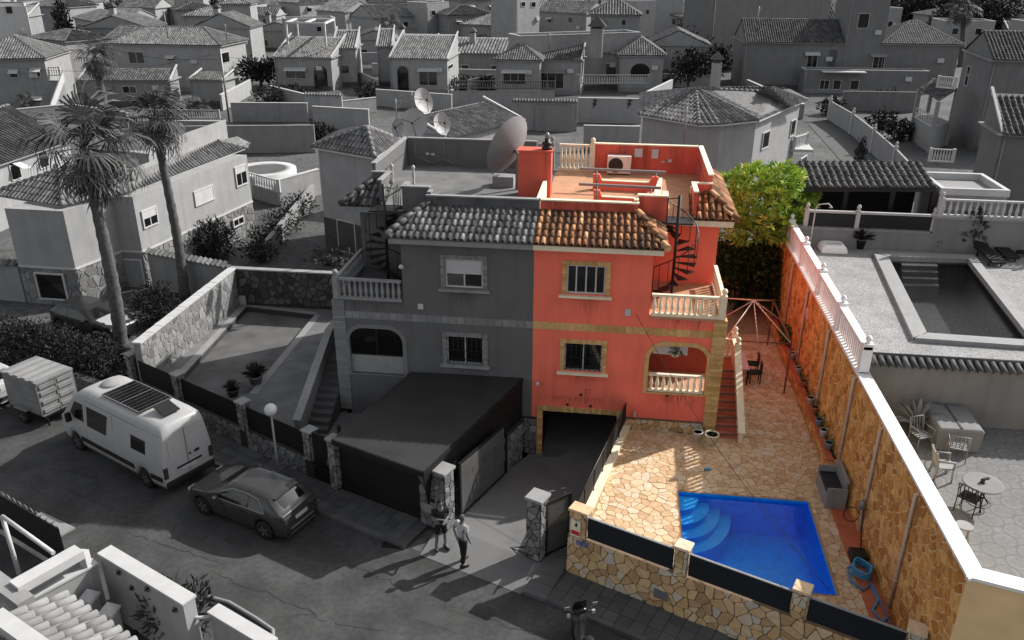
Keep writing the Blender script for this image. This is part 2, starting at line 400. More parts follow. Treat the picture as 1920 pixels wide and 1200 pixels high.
M['porch_r'] = mat('porch_wall_shaded_red', (.34, .06, .035), .85, .1, 1)  # wall red darkened: shade of the porch interior put into the colour
M['redstep'] = mat('red_step_tile', (.50, .14, .075), .7, .12, 3, rnd=.1)
M['nosing'] = mat('dark_step_edge', (.13, .085, .075), .7, .1, 3)
M['redborder'] = mat('red_border_tile', (.46, .13, .065), .75, .12, 3, rnd=.12)
M['cream'] = mat('cream_paint', (.80, .70, .52), .75, .06, 3, stain=.25, dark=(.3, .24, .15))
M['brick_t'] = mat('tan_brick', (.58, .36, .13), .85, .15, 8, .3, 40, ramp=[(0, (.46, .27, .09)), (1, (.66, .44, .19))])
M['brick_g'] = mat('grey_brick', g(.2), .85, .12, 6, .3, 40, ramp=[(0, g(.24)), (1, g(.34))])
M['ghouse'] = mat('slate_grey_render', g(.172), .85, .1, .8, .15, 60, stain=.35, dark=g(.08), speck=.05)
M['trim_g'] = mat('pale_grey_trim', g(.36), .8, .08, 3, stain=.25, dark=g(.12))
M['blacksheet'] = mat('black_roof_sheet', g(.042), .7, .2, .8, .1, 30, blotch=.3, dark=g(.02))
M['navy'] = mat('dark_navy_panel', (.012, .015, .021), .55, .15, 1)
M['blackp'] = mat('black_panel', g(.011), .7, .15, 2)
M['pooltile'] = mat('blue_pool_tile', (.004, .36, 1.0), .3, .12, 5, speck=.05, sps=10)
M['soil'] = mat('soil', (.06, .04, .025), .95, .3, 8)
M['terracotta'] = mat('terracotta_pot', (.45, .2, .09), .8, .12, 4)
M['bluehose'] = mat('blue_hose', (.06, .28, .50), .5, .05, 4)
M['beam'] = mat('rusty_beam', (.22, .09, .05), .7, .2, 5)

def water(name, tint, rough=.04, ior=1.33):
    mt = bpy.data.materials.new(name); mt.use_nodes = True; n = mt.node_tree.nodes; L = mt.node_tree.links; n.remove(n['Principled BSDF'])
    t = n.new('ShaderNodeBsdfTransparent'); t.inputs[0].default_value = (*tint, 1); gl = n.new('ShaderNodeBsdfGlossy'); gl.inputs['Roughness'].default_value = rough
    fr = n.new('ShaderNodeFresnel'); fr.inputs[0].default_value = ior; mx = n.new('ShaderNodeMixShader'); ns = n.new('ShaderNodeTexNoise'); ns.inputs['Scale'].default_value = 5; ns.inputs['Detail'].default_value = 3
    ge = n.new('ShaderNodeNewGeometry'); L.new(ge.outputs['Position'], ns.inputs['Vector']); bp = n.new('ShaderNodeBump'); bp.inputs['Strength'].default_value = .25; bp.inputs['Distance'].default_value = .05
    L.new(ns.outputs[0], bp.inputs['Height']); L.new(bp.outputs[0], gl.inputs['Normal']); L.new(bp.outputs[0], fr.inputs['Normal'])
    L.new(fr.outputs[0], mx.inputs[0]); L.new(t.outputs[0], mx.inputs[1]); L.new(gl.outputs[0], mx.inputs[2]); L.new(mx.outputs[0], n['Material Output'].inputs[0])
    return mt
M['water_b'] = water('pool_water', (.75, .95, 1), .04, 1.22); M['water_g'] = water('grey_pool_water', (.62, .62, .62), .2, 1.12)

# ------------------------------------------------------------------ frontage of the plot and the street
F = [Vector(p) for p in ((-60, 23.4), (-16.2, 1.15), (-6.87, -3.6), (-2.3, -5.5), (1.2, -6.85), (2.13, -7.16), (10.7, -10.93), (45, -26))]
def off_line(pl, d):
    o = []
    for i, p in enumerate(pl):
        a = (pl[i]-pl[i-1]).normalized() if i else (pl[1]-pl[0]).normalized(); b = (pl[i+1]-pl[i]).normalized() if i < len(pl)-1 else a
        t = (a+b).normalized(); n = Vector((t.y, -t.x)); o.append(p+n*d/max(.5, t.dot(a)))
    return o
K = off_line(F, 1.2); K2 = off_line(F, 1.36); FAR = off_line(F, 9.5)
PLOT = [tuple(p) for p in F[1:7]]+[(10.95, 14.2), (-15.9, 14.2), (-15.9, 9.6)]
big = [(-700, -300), (700, -300), (700, 900), (-700, 900)]
sheet('ground', M['ground'], big, -.03, [PLOT])
sheet('road', M['road'], [tuple(p) for p in K]+[tuple(p) for p in FAR[::-1]], 0)
# pavement: two runs either side of the gate, laid in square tiles
rw = random.Random(3)
def walk(fr, n0, n1, t0, t1):
    """pavement from frontage leg n0 (from its fraction t0) to leg n1 (to fraction t1)"""
    a = [F[n0].lerp(F[n0+1], t0)]+[F[i] for i in range(n0+1, n1+1)]+[F[n1].lerp(F[n1+1], t1)]
    b = [K[n0].lerp(K[n0+1], t0)]+[K[i] for i in range(n0+1, n1+1)]+[K[n1].lerp(K[n1+1], t1)]
    c = [K2[n0].lerp(K2[n0+1], t0)]+[K2[i] for i in range(n0+1, n1+1)]+[K2[n1].lerp(K2[n1+1], t1)]
    m_ = MB(); m_.prism([tuple(p) for p in b+a[::-1]], -.2, .1); o = m_.build('pavement', M['grout_g'], kind='structure')
    for i in range(len(a)-1):
        U = (b[i+1]-b[i]); Ln = U.length; U.normalize(); V = Vector((-U.y, U.x)); cl = []; n = int(Ln/.4)
        if Ln > 25: pass
        for k in range(n):
            for j in range(3):
                x0, y0 = k*Ln/n, j*.4
                p = Vector((b[i].x, b[i].y))+U*(x0+.2)
                if p.x < -24 or p.x > 16: continue
                cl.append([(x0+.008, y0+.008), (x0+Ln/n-.008, y0+.008), (x0+Ln/n-.008, y0+.392), (x0+.008, y0+.392)])
        stones('paving_tile', cl, (b[i].x, b[i].y, .1), (U.x, U.y, 0), (V.x, V.y, 0), M['walk'], o, .018, 110, rw, rnd_h=.12)
    for i in range(len(a)-1):
        U = (c[i+1]-c[i]); Ln = U.length; n = max(1, int(Ln/1.))
        for k in range(n):
            p0 = c[i].lerp(c[i+1], k/n); p1 = c[i].lerp(c[i+1], (k+.985)/n); q0 = b[i].lerp(b[i+1], k/n); q1 = b[i].lerp(b[i+1], (k+.985)/n)
            if p0.x < -26 or p0.x > 18: continue
            h = .115+rw.uniform(-.006, .006); e = MB(); e.prism([tuple(p0), tuple(p1), tuple(q1), tuple(q0)], -.1, h); e.build('kerb_stone', M['kerb'], o)
walk(F, 0, 2, .3, 1); walk(F, 4, 6, .25, .6)
# driveway between the gate pillars, running down to the garage
d = MB()
d.add([(-2.3, -6.95, .012), (.9, -8.2, .012), (1.75, -7.1, .10), (-2.0, -5.5, .10)], [(0, 1, 2, 3)])
d.add([(-2.0, -5.5, .10), (1.75, -7.1, .10), (2.2, -7.1, .10), (3.0, -3.4, -.25), (-.9, -2.9, -.2), (-1.75, -5.0, .03)], [(0, 1, 2, 3, 4, 5)])
d.add([(-.9, -2.9, -.2), (3.0, -3.4, -.25), (3.7, 0, -.58), (3.7, 5, -.6), (.4, 5, -.6), (.2, -.2, -.58)], [(0, 1, 2, 3, 4, 5)])
d.build('driveway', M['drive'], kind='structure')

# ------------------------------------------------------------------ coloured terrace of flagstones with the pool let in
ZT = .8
POOL = [(5.48, -7.98), (9.46, -7.98), (9.5, -3.75), (5.48, -3.75)]
TERR = [(2.2, -7.1), (10.7, -10.85), (10.8, 14), (6.75, 14), (6.75, 0), (3.7, 0)]
rp = random.Random(11)
terr = sheet('terrace', M['pave_m'], TERR, ZT, [POOL])
def in_pool(p): return 5.4 < p[0] < 9.6 and -8.1 < p[1] < -3.65
cl = cells([(2.45, -7.3), (10.6, -10.8), (10.6, -.1), (3.8, -.1)], .25, rp, .016, .9)+cells([(6.95, -.1), (10.36, -.1), (10.36, 9), (6.95, 9)], .25, rp, .016, .9)
cl2 = []
for c in cl:
    cx = sum(p[0] for p in c)/len(c); cy = sum(p[1] for p in c)/len(c)
    if 5.48 < cx < 9.48 and -7.98 < cy < -3.74: continue
    c = [((5.42 if abs(p[0]-5.48) < abs(p[0]-9.5) and cx < 5.48 else (9.56 if cx > 9.48 else p[0])) if (5.42 < p[0] < 9.56 and -8.04 < p[1] < -3.69 and (cx < 5.48 or cx > 9.48)) else p[0],
          (-3.69 if cy > -3.74 else -8.04) if (5.42 < p[0] < 9.56 and -8.04 < p[1] < -3.69 and 5.48 <= cx <= 9.48) else p[1]) for p in c]
    cl2.append(c)
stones('flagstone', cl2, (0, 0, ZT), (1, 0, 0), (0, 1, 0), M['pave'], terr, .014, 295, rp, rnd_h=.3)
red_strip = MB(); red_strip.box(10.12, -10.3, ZT+.001, 10.68, -2.75, ZT+.03); red_strip.build('tile_border', M['redborder'], terr)

pl = thing('swimming_pool', 'blue tiled pool with curved corner steps let into the flagstone terrace', 'pool', (7.5, -5.9, ZT-1.5))
b = MB(); zb = ZT-1.45
for (p, q) in zip(POOL, POOL[1:]+POOL[:1]): b.add([(p[0], p[1], ZT+.004), (q[0], q[1], ZT+.004), (q[0], q[1], zb), (p[0], p[1], zb)], [(0, 1, 2, 3)])
b.add([(p[0], p[1], zb) for p in POOL], [(0, 1, 2, 3)]); b.build('basin', M['pooltile'], pl)
M['step'] = mat('pale_blue_step', (.045, .40, .88), .35, .1, 6)
for k, r_ in enumerate((.62, .98, 1.34, 1.7)):
    s_ = MB(); arc = [(5.49, -3.76)]+[(5.49+r_*math.cos(a), -3.76-r_*math.sin(a)*1.25) for a in [i*math.pi/2/14 for i in range(15)]]
    s_.prism(arc[::-1], zb, ZT-.14-.2*k); s_.build('pool_step', M['step'], pl)
w_ = MB(); w_.add([(p[0], p[1], ZT-.09) for p in POOL], [(0, 1, 2, 3)]); w_.build('water', M['water_b'], pl)

# ------------------------------------------------------------------ left (grey) yard with its empty pool
ZL = .6
LP = [P(461.7, 575, ZL), P(345, 705, ZL), P(490, 712, ZL), P(590, 590, ZL)]
LPOOL = [(LP[0].x, LP[0].y), (LP[1].x, LP[1].y-.9), (LP[2].x, LP[2].y-1.2), (LP[3].x, LP[3].y)]
LY = [(-15.9, 1.0), (-6.87, -3.6), (-2.3, -5.5), (-1.72, -5.05), (.2, -.3), (.2, 0), (-6.75, 0), (-6.75, 14), (-15.9, 14), (-15.9, 9.6)]
M['yard'] = mat('worn_grey_screed', g(.21), .9, .2, 1.2, .2, 40, blotch=.4, dark=g(.05))
sheet('yard', M['yard'], LY, ZL, [LPOOL])
lp = thing('swimming_pool', 'empty drained grey pool in the neglected left yard', 'pool', (LPOOL[0][0]+2, LPOOL[0][1]-3, ZL-.95))
b = MB()
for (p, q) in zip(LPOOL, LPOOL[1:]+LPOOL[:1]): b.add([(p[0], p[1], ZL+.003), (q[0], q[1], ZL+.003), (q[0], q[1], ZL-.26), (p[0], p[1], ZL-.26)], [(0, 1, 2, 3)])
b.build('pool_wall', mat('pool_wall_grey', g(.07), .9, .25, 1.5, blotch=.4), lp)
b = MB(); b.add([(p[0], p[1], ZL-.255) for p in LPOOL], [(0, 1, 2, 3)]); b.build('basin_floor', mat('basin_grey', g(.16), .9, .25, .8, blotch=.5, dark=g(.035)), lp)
for i in (0, 2, 3):
    p, q = Vector(LPOOL[i]), Vector(LPOOL[(i+1) % 4]); n = Vector(((q-p).y, -(q-p).x)).normalized()
    if n.dot(p-Vector((sum(a for a, _ in LPOOL)/4, sum(c for _, c in LPOOL)/4))) < 0: n = -n
    e = MB(); e.prism([tuple(p), tuple(q), tuple(q+n*.32), tuple(p+n*.32)], ZL-.05, ZL+.012); e.build('coping', M['pale_w'], lp)

# ------------------------------------------------------------------ higher plot on the right: patio and pool deck
ZP, ZD = 3.1, 4.7
M['patio'] = mat('patterned_patio', g(.25), .85, .12, 1.5, .15, 30, blotch=.2, dark=g(.16), speck=.12, sps=9)
M['deck'] = mat('pebbled_deck', g(.36), .9, .15, 1, .3, 30, speck=.35, sps=22)
sheet('patio', M['patio'], [(10.98, -11.6), (30, -19.9), (30, -2.2), (10.98, -2.2)], ZP)
DP = [P(1663, 487, ZD), P(1735, 632, ZD), P(1935, 646, ZD), P(1815, 491, ZD)]
DPOOL = [(p.x, p.y) for p in DP]
sheet('pool_deck', M['deck'], [(10.9, -2.3), (30, -2.3), (30, 15.5), (11.0, 15.5)], ZD, [DPOOL])
sheet('back_yard', M['concrete'], [(-6.75, 5.3), (6.75, 5.3), (6.75, 14.2), (-6.75, 14.2)], .5)

def ring_pattern(mt, base, dark, px, py):
    """printed oval rings of the patio tiles"""
    n = mt.node_tree.nodes; L = mt.node_tree.links; bs = n['Principled BSDF']; src = bs.inputs['Base Color'].links[0].from_socket
    ge = n.new('ShaderNodeNewGeometry'); mp = n.new('ShaderNodeMapping'); mp.inputs['Scale'].default_value = (1/px, 1/py, 0); L.new(ge.outputs['Position'], mp.inputs[0])
    fac = None
    for off in ((0, 0, 0), (.5, .5, 0)):
        ad = n.new('ShaderNodeVectorMath'); ad.operation = 'ADD'; ad.inputs[1].default_value = off; L.new(mp.outputs[0], ad.inputs[0])
        fr = n.new('ShaderNodeVectorMath'); fr.operation = 'FRACTION'; L.new(ad.outputs[0], fr.inputs[0])
        sb = n.new('ShaderNodeVectorMath'); sb.operation = 'SUBTRACT'; sb.inputs[1].default_value = (.5, .5, 0); L.new(fr.outputs[0], sb.inputs[0])
        ln_ = n.new('ShaderNodeVectorMath'); ln_.operation = 'LENGTH'; L.new(sb.outputs[0], ln_.inputs[0])
        cr = n.new('ShaderNodeValToRGB'); e = cr.color_ramp.elements
        for pos, v in ((.0, .12), (.16, .12), (.2, .30), (.24, .0), (.30, .0), (.33, .8), (.36, .8), (.385, 0))[2:]:
            x = e.new(pos); x.color = (v, v, v, 1)
        e[0].color = (.2, .2, .2, 1); e[-1].color = (0, 0, 0, 1)
        L.new(ln_.outputs['Value'], cr.inputs[0]); o = cr.outputs[0]
        if fac is None: fac = o
        else:
            mx = n.new('ShaderNodeMix'); mx.data_type = 'RGBA'; mx.blend_type = 'LIGHTEN'; mx.inputs[0].default_value = 1; L.new(fac, mx.inputs[6]); L.new(o, mx.inputs[7]); fac = mx.outputs[2]
    m2 = n.new('ShaderNodeMix'); m2.data_type = 'RGBA'; L.new(fac, m2.inputs[0]); L.new(src, m2.inputs[6]); m2.inputs[7].default_value = (*dark, 1); L.new(m2.outputs[2], bs.inputs['Base Color'])
ring_pattern(M['patio'], None, g(.175), .85, .85)

# wear on the road: patches, cracks, a manhole and a gully
M['patch'] = mat('asphalt_patch', g(.036), .9, .2, 2, .3, 60, speck=.2, sps=30); M['patch2'] = mat('pale_asphalt_patch', g(.075), .9, .2, 2, .3, 60, speck=.2, sps=30)
for k, (pts, mt) in enumerate(((((395, 1005), (470, 1035), (440, 1062), (365, 1030)), 'patch2'), (((110, 880), (190, 905), (160, 930), (80, 900)), 'patch2'), (((790, 1130), (900, 1165), (880, 1195), (770, 1158)), 'patch2'))):
    b = MB(); b.add([P(*p_, .004) for p_ in pts], [(0, 1, 2, 3)]); b.build('asphalt_patch', M[mt], kind='structure')
b = MB(); rc = random.Random(17)
for (x0, y0), (x1, y1) in (((400, 1075), (590, 1150)), ((240, 1000), (420, 1058)), ((560, 1150), (720, 1185)), ((640, 1050), (760, 1105)), ((60, 890), (230, 960)), ((880, 1150), (1010, 1190))):
    p0, p1 = P(x0, y0, .006), P(x1, y1, .006); n = 14; pts = [p0.lerp(p1, i/n)+Vector((rc.uniform(-.12, .12), rc.uniform(-.1, .1), 0)) for i in range(n+1)]
    for a, c in zip(pts, pts[1:]): d_ = (c-a).normalized(); w_ = Vector((-d_.y, d_.x, 0))*rc.uniform(.004, .012); b.add([a-w_, c-w_, c+w_, a+w_], [(0, 1, 2, 3)])
b.build('road_cracks', M['patch'], kind='structure')
q = P(735, 1020, .0); b = MB(); [b.box(q.x-.3, q.y-.2+.08*k, .0, q.x+.3, q.y-.16+.08*k, .02) for k in range(5)]; b.solo('gully_grate', M['metal_d'], 'small dark gully grate at the kerb left of the gate', 'grate')
# ------------------------------------------------------------------ balustrades: rails with turned balusters
BPROF = [(.055, 0), (.055, .05), (.035, .07), (.06, .2), (.068, .28), (.04, .5), (.034, .62), (.05, .66), (.05, .7)]
def baluster_mesh(mt, h):
    b = MB(); b.lathe((0, 0, 0), [(r*1.05, z/.7*h) for r, z in BPROF], 8); return b.mesh('baluster', mt)
BM = {}
def balustrade(p, q, z, h, mt, parent=None, name='balustrade', n=None, ends=(1, 1), knob=False, label=None, cat=None, group=None, rail=.13, z2=None):
    """a balustrade between plan points; posts at the ends, balusters as sub-parts"""
    p = Vector(p); q = Vector(q); z2 = z if z2 is None else z2; L_ = (q-p).length
    P3 = lambda t, dz: Vector((p.x+(q.x-p.x)*t, p.y+(q.y-p.y)*t, z+(z2-z)*t+dz))
    if parent is None:
        root = thing(name, label, cat or 'balustrade', P3(.5, 0), group)
        rb = MB(); rb.beam(P3(0, h-.04), P3(1, h-.04), rail, .08); rb.build('top_rail', mt, root, bevel=.01)
        rb = MB(); rb.beam(P3(0, .05), P3(1, .05), rail, .1); rb.build('bottom_rail', mt, root)
    else:
        root = MB(); root.beam(P3(0, h-.04), P3(1, h-.04), rail, .08); root.beam(P3(0, .05), P3(1, .05), rail, .1); root = root.build(name, mt, parent)
    n = n or max(2, round(L_/.22)); key = (mt.name, round(h, 2))
    if key not in BM: BM[key] = baluster_mesh(mt, h-.18)
    o0 = Vector(OFF[root.name])
    for i in range(n):
        o = bpy.data.objects.new('baluster', BM[key]); C.objects.link(o); o.parent = root; o.location = P3((i+.5)/n, .1)-o0
    for k, e in enumerate(ends):
        if e:
            c = P3(k, 0); pb = MB(); pb.box(c.x-.1, c.y-.1, c.z, c.x+.1, c.y+.1, c.z+h+.05)
            if knob: pb.lathe((c.x, c.y, c.z+h+.05), [(.09, 0), (.05, .03), (.09, .1), (.1, .16), (.07, .23), (.0, .26)], 10)
            pb.build('newel_post', mt, root)
    return root
def window(parent, x0, x1, z0, z1, O, U, N, mf, frame=.06, panes=2, sill=None, shutter=0, bars=False, deep=.08, ms=None):
    """window in an opening: frame > panes; O at facade origin, U along, N outwards"""
    O = Vector(O); U = Vector(U).normalized(); N = Vector(N).normalized(); Z = Vector((0, 0, 1))
    W3 = lambda x, z, d: O+U*x+Z*z+N*d
    f = MB()
    def bar(a, b_, c, d_): f.obox(W3((a+c)/2, (b_+d_)/2, -deep), U*(c-a)/2, Z*(d_-b_)/2, N*.03)
    bar(x0, z0, x1, z0+frame); bar(x0, z1-frame, x1, z1); bar(x0, z0+frame, x0+frame, z1-frame); bar(x1-frame, z0+frame, x1, z1-frame)
    for i in range(1, panes): x = x0+(x1-x0)*i/panes; bar(x-frame*.4, z0+frame, x+frame*.4, z1-frame)
    fo = f.build('window', mf, parent)
    for i in range(panes):
        a = x0+(x1-x0)*i/panes; c = x0+(x1-x0)*(i+1)/panes; e = MB(); e.obox(W3((a+c)/2, (z0+z1)/2, -deep-.015), U*(c-a)/2*.98, Z*(z1-z0)/2*.98, N*.006); e.build('pane', M['glass'], fo)
    if shutter: e = MB(); [e.obox(W3((x0+x1)/2, z1-frame-(k+.5)*.06, -deep+.04), U*((x1-x0)/2-frame), Z*.028, N*.012) for k in range(int(shutter*(z1-z0)/.06))]; e.build('roller_shutter', mf, fo)
    if sill: e = MB(); e.obox(W3((x0+x1)/2, z0-.03-sill[1], .05), U*((x1-x0)/2+sill[0]), Z*.04, N*.09); e.build('sill', ms or mf, fo)
    if bars:
        e = MB()
        for k in range(8): x = x0+(x1-x0)*(k+.5)/8; e.tube([W3(x, z0+.02, .03), W3(x, z1-.02, .03)], .011, 5)
        for zz in (z0+.08, z0+.2, (z0+z1)/2, z1-.1): e.tube([W3(x0, zz, .03), W3(x1, zz, .03)], .011, 5)
        e.build('window_grille', M['metal_d'], fo)
    return fo
def brick_surround(parent, x0, x1, z0, z1, w, O, U, mt, name='window_surround'):
    """course of small tiles laid round an opening (outer size given)"""
    O = Vector(O); U = Vector(U).normalized(); Z = Vector((0, 0, 1)); N = U.cross(Z); b = MB()
    def run(a, c, d_, e_, hor):
        n = max(1, round((c-a if hor else e_-d_)/.11))
        for i in range(n):
            q = [(a+(c-a)*i/n, d_, a+(c-a)*(i+.93)/n, e_) if hor else (a, d_+(e_-d_)*i/n, c, d_+(e_-d_)*(i+.93)/n)][0]
            b.r = random.random()*.98+.01; b.obox(O+U*(q[0]+q[2])/2+Z*(q[1]+q[3])/2+N*(.012+random.uniform(0, .006)), U*(q[2]-q[0])/2, Z*(q[3]-q[1])/2, N*.02)
    run(x0, x1, z1-w, z1, True); run(x0, x0+w, z0, z1-w, False); run(x1-w, x1, z0, z1-w, False)
    b.r = 0
    return b.build(name, mt, parent)

XS = .32                                            # party line between the two halves
ZE, YP, ZPAR, ZR = 7.6, 1.75, 8.7, 8.0              # eave, front parapet, its top, roof terrace
TILEM = {}
def tile_mesh(mt, w, l):
    key = (mt.name, w, l)
    if key in TILEM: return TILEM[key]
    b = MB(); rr = []
    for y, s_ in ((0, 1.), (l, .82)):
        for t in (1., .955): rr.append([(w*.5*s_*t*math.cos(a), y, w*.5*s_*t*math.sin(a)*1.15) for a in [math.pi*k/6 for k in range(7)]])
    b.loft([rr[1], rr[0], rr[2], rr[3]], True, False, False); TILEM[key] = b.mesh('roof_tile', mt); return TILEM[key]
def laid_roof(parent, pts, mt, pitch=.225, row=.44, rng=random, under=None, skip=None):
    """cover tiles laid one by one on a slope: pts eave left, eave right, upper outline back"""
    eL, eR = Vector(pts[0]), Vector(pts[1]); U = (eR-eL).normalized()
    far = max((Vector(p) for p in pts[2:]), key=lambda p: ((p-eL)-U*(p-eL).dot(U)).length)
    S = ((far-eL)-U*(far-eL).dot(U)).normalized(); N = U.cross(S).normalized()
    b = MB(); b.slab([Vector(p) for p in pts], -N*.05); rf = b.build('roof', under or mt, parent)
    q = [((Vector(p)-eL).dot(U), (Vector(p)-eL).dot(S)) for p in pts]; u0 = min(a for a, _ in q); u1 = max(a for a, _ in q)
    nc = round((u1-u0)/pitch); p_ = (u1-u0)/nc; me = tile_mesh(mt, round(p_*.66, 3), row*1.12); off = Vector(OFF[parent.name])
    ch = MB()
    for i in range(nc):
        uc = u0+(i+.5)*p_; vv = []
        for k in range(len(q)):
            (a, c), (a2, c2) = q[k], q[(k+1) % len(q)]
            if (a > uc) != (a2 > uc): vv.append(c+(c2-c)*(uc-a)/(a2-a))
        if len(vv) < 2: continue
        v0, v1 = min(vv), max(vv); v = v0-.05
        while v < v1-.16:
            o = bpy.data.objects.new('roof_tile', me); C.objects.link(o); o.parent = rf
            B = Matrix((U, S, N)).transposed().to_4x4(); pos = eL+U*(uc+rng.uniform(-.012, .012))+S*v+N*.02-off
            o.matrix_local = Matrix.Translation(pos) @ B @ Matrix.Rotation(rng.uniform(-.03, .03), 4, 'Z') @ Matrix.Rotation(R(-2.2), 4, 'X'); v += row
    return rf

def duplex_half(s, root, K_):
    """one half of the pair; s = +1 right (red), -1 left (grey)"""
    wall, trim, brick, tile, floor = K_
    X = lambda x: s*x
    xs = XS*s                                       # own-side coordinate of the party line
    O = (0, 0, 0); U = (1, 0, 0)
    def fx(poly): return [(X(a), z) for a, z in (poly if s > 0 else poly[::-1])]
    # lower facade
    gar = [(3.45, 1.26), (3.45, 1.36), (.72, 1.36), (.72, -.6)] if s > 0 else [(3.45, .5)]
    outer = fx([(xs, -.6)]+([(xs, 5.27), (6.55, 5.27), (6.55, 1.26)][::1] + gar if s > 0 else [(xs, 5.27), (6.55, 5.27), (6.55, .5)]))
    win = fx(rect(1.45, 3.0, 2.79, 4.09))
    cor = [(4.42, 2.35), (6.42, 2.35), (6.42, 3.65)]+[(5.87+.55*math.cos(a), 3.65+.55*math.sin(a)) for a in [math.pi/2*k/8 for k in range(1, 9)]]+[(4.97-.55*math.sin(a), 3.65+.55*math.cos(a)) for a in [math.pi/2*k/8 for k in range(0, 9)]]
    b = MB(); wall_poly(b, O, U, (0, 0, 1), outer, [win, fx(cor)], .22)
    # upper facade and its return, side and rear walls
    wall_poly(b, O, U, (0, 0, 1), fx([(xs, 5.27), (xs, 7.55), (4.31, 7.55), (4.31, 5.27)]), [fx(rect(1.44, 5.95, 2.77, 7.0))], .22, False)
    b.add([(X(4.31), 0, 5.27), (X(4.31), 3.3, 5.27), (X(4.31), 3.3, 7.6), (X(4.31), 0, 7.6)], [(0, 1, 2, 3)])
    b.add([(X(4.31), 3.3, 5.27), (X(6.75), 3.3, 5.27), (X(6.75), 3.3, 7.65), (X(4.31), 3.3, 7.65)], [(0, 1, 2, 3)])
    b.add([(X(6.75), 3.3, .4), (X(6.75), 9.4, .4), (X(6.75), 9.4, 7.65), (X(6.75), 3.3, 7.65)], [(0, 1, 2, 3)])
    b.add([(X(6.75), 9.4, .4), (xs*s if False else XS, 9.4, .4), (XS, 9.4, 7.95), (X(6.75), 9.4, 7.95)], [(0, 1, 2, 3)])
    b.build('wall', wall, root)
    # band of tiles, corner pilaster
    n = 25; x0 = xs
    for k in range(n):
        a = x0+(6.5-x0)*k/n; c = x0+(6.5-x0)*(k+.95)/n; e = MB(); d_ = random.uniform(.012, .026); e.box(min(X(a), X(c)), -d_, 4.57, max(X(a), X(c)), .03, 4.84); e.build('band_tile', brick, root)
    for k in range(44):
        z0 = .8+4.45*k/44; e = MB(); d_ = random.uniform(.03, .045); xa, xc = sorted((X(6.5), X(6.95))); e.box(xa, -d_, z0, xc, .3, z0+4.45/44*.93); e.build('pilaster_brick', brick, root)
    # surrounds, windows
    for (a, c, z0, z1) in ((1.295, 2.941, 2.95, 4.237), (1.285, 2.928, 5.86, 7.156)):
        xa, xc = sorted((X(a), X(c))); brick_surround(root, xa, xc, z0, z1, .15, O, U, brick)
    xa, xc = sorted((X(1.45), X(2.79))); window(root, xa, xc, 3.0, 4.09, O, U, (0, -1, 0), M['white_p'], .05, 2, (.24, .05), bars=True, ms=trim)
    xa, xc = sorted((X(1.44), X(2.77))); window(root, xa, xc, 5.95, 7.0, O, U, (0, -1, 0), M['white_p'], .06, 4 if s > 0 else 2, (.24, .05), shutter=0 if s > 0 else .48, ms=trim)
    # arch surround
    e = MB(); oc = [(4.27, 2.3), (6.57, 2.3), (6.57, 3.65)]+[(5.87+.7*math.cos(a), 3.65+.7*math.sin(a)) for a in [math.pi/2*k/8 for k in range(1, 9)]]+[(4.97-.7*math.sin(a), 3.65+.7*math.cos(a)) for a in [math.pi/2*k/8 for k in range(0, 9)]]
    hole = [(4.425, 2.36)]+[(6.415, 2.36)]+cor[2:]
    wall_poly(e, (0, -.03, 0), U, (0, 0, 1), fx(oc), [fx([(a*.999+.005, z) for a, z in cor])], .06); e.build('arch_surround', brick, root)
    # porch behind the arch
    e = MB(); xa, xc = sorted((X(4.35), X(6.7)))
    yb_ = 1.75 if s > 0 else 3.2; e.box(xa, .22, 2.2, xc, yb_, 2.33); e.build('porch_floor', floor, root)
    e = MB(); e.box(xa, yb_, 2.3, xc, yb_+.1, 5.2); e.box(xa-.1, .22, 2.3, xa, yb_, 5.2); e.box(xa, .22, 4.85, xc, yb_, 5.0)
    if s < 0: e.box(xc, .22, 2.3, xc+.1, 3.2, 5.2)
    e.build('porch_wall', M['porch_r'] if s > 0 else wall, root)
    if s > 0:
        balustrade((4.45, .1), (6.4, .1), 2.33, .72, trim, root, n=9, ends=(0, 0))
        e = MB(); e.box(4.55, .3, 3.72, 5.75, .34, 4.2); e.build('roller_blind', M['white_p'], root)
    else:
        e = MB(); e.box(-6.42, .1, 2.36, -4.42, .16, 3.05); e.build('porch_panel', M['trim_g'], root)
        f = MB(); f.box(-6.42, .13, 3.05, -4.42, .17, 3.1); f.box(-5.45, .13, 3.1, -5.39, .17, 4.2); f = f.build('porch_glazing', M['metal_d'], root)
        for a in (-6.42, -5.39):
            e = MB(); e.box(a, .145, 3.1, a+.97, .155, 4.19); e.build('pane', M['glass'], f)
    # balcony
    e = MB(); xa, xc = sorted((X(4.31), X(6.85))); e.box(xa, -.03, 5.2, xc, 3.3, 5.3); e.build('balcony_floor', floor, root)
    balustrade((X(4.36), .02), (X(6.75), .02), 5.3, .8, trim, root, 'balcony_balustrade', n=12, ends=(0, 1), knob=True)
    balustrade((X(6.75), .12), (X(6.75), 3.2), 5.3, .8, trim, root, 'balcony_balustrade', n=13, ends=(0, 0))
    # eaves
    e = MB(); xa, xc = sorted((X(xs*1.), X(4.62))); e.box(xa, -.42, ZE, xc, 0.05, 7.78); xa, xc = sorted((X(4.25), X(4.62))); e.box(xa, .05, ZE, xc, 3.2, 7.78)
    xa, xc = sorted((X(4.65), X(7.2))); e.box(xa, 2.9, ZE+.05, xc, 3.35, 7.86); xa, xc = sorted((X(6.7), X(7.2))); e.box(xa, 3.35, ZE+.05, xc, 9.6, 7.86); e.build('fascia', trim, root)
    # roofs: front slope, its hip return, the wing's front and side slopes
    def rf(pts, **k): return laid_roof(root, pts if s > 0 else [pts[1], pts[0]]+pts[:1:-1], tile, under=M['tile_u'] if s > 0 else M['tile_d'], rng=random.Random(5+s), **k)  # dark sheet below carries the shade between tile columns as colour
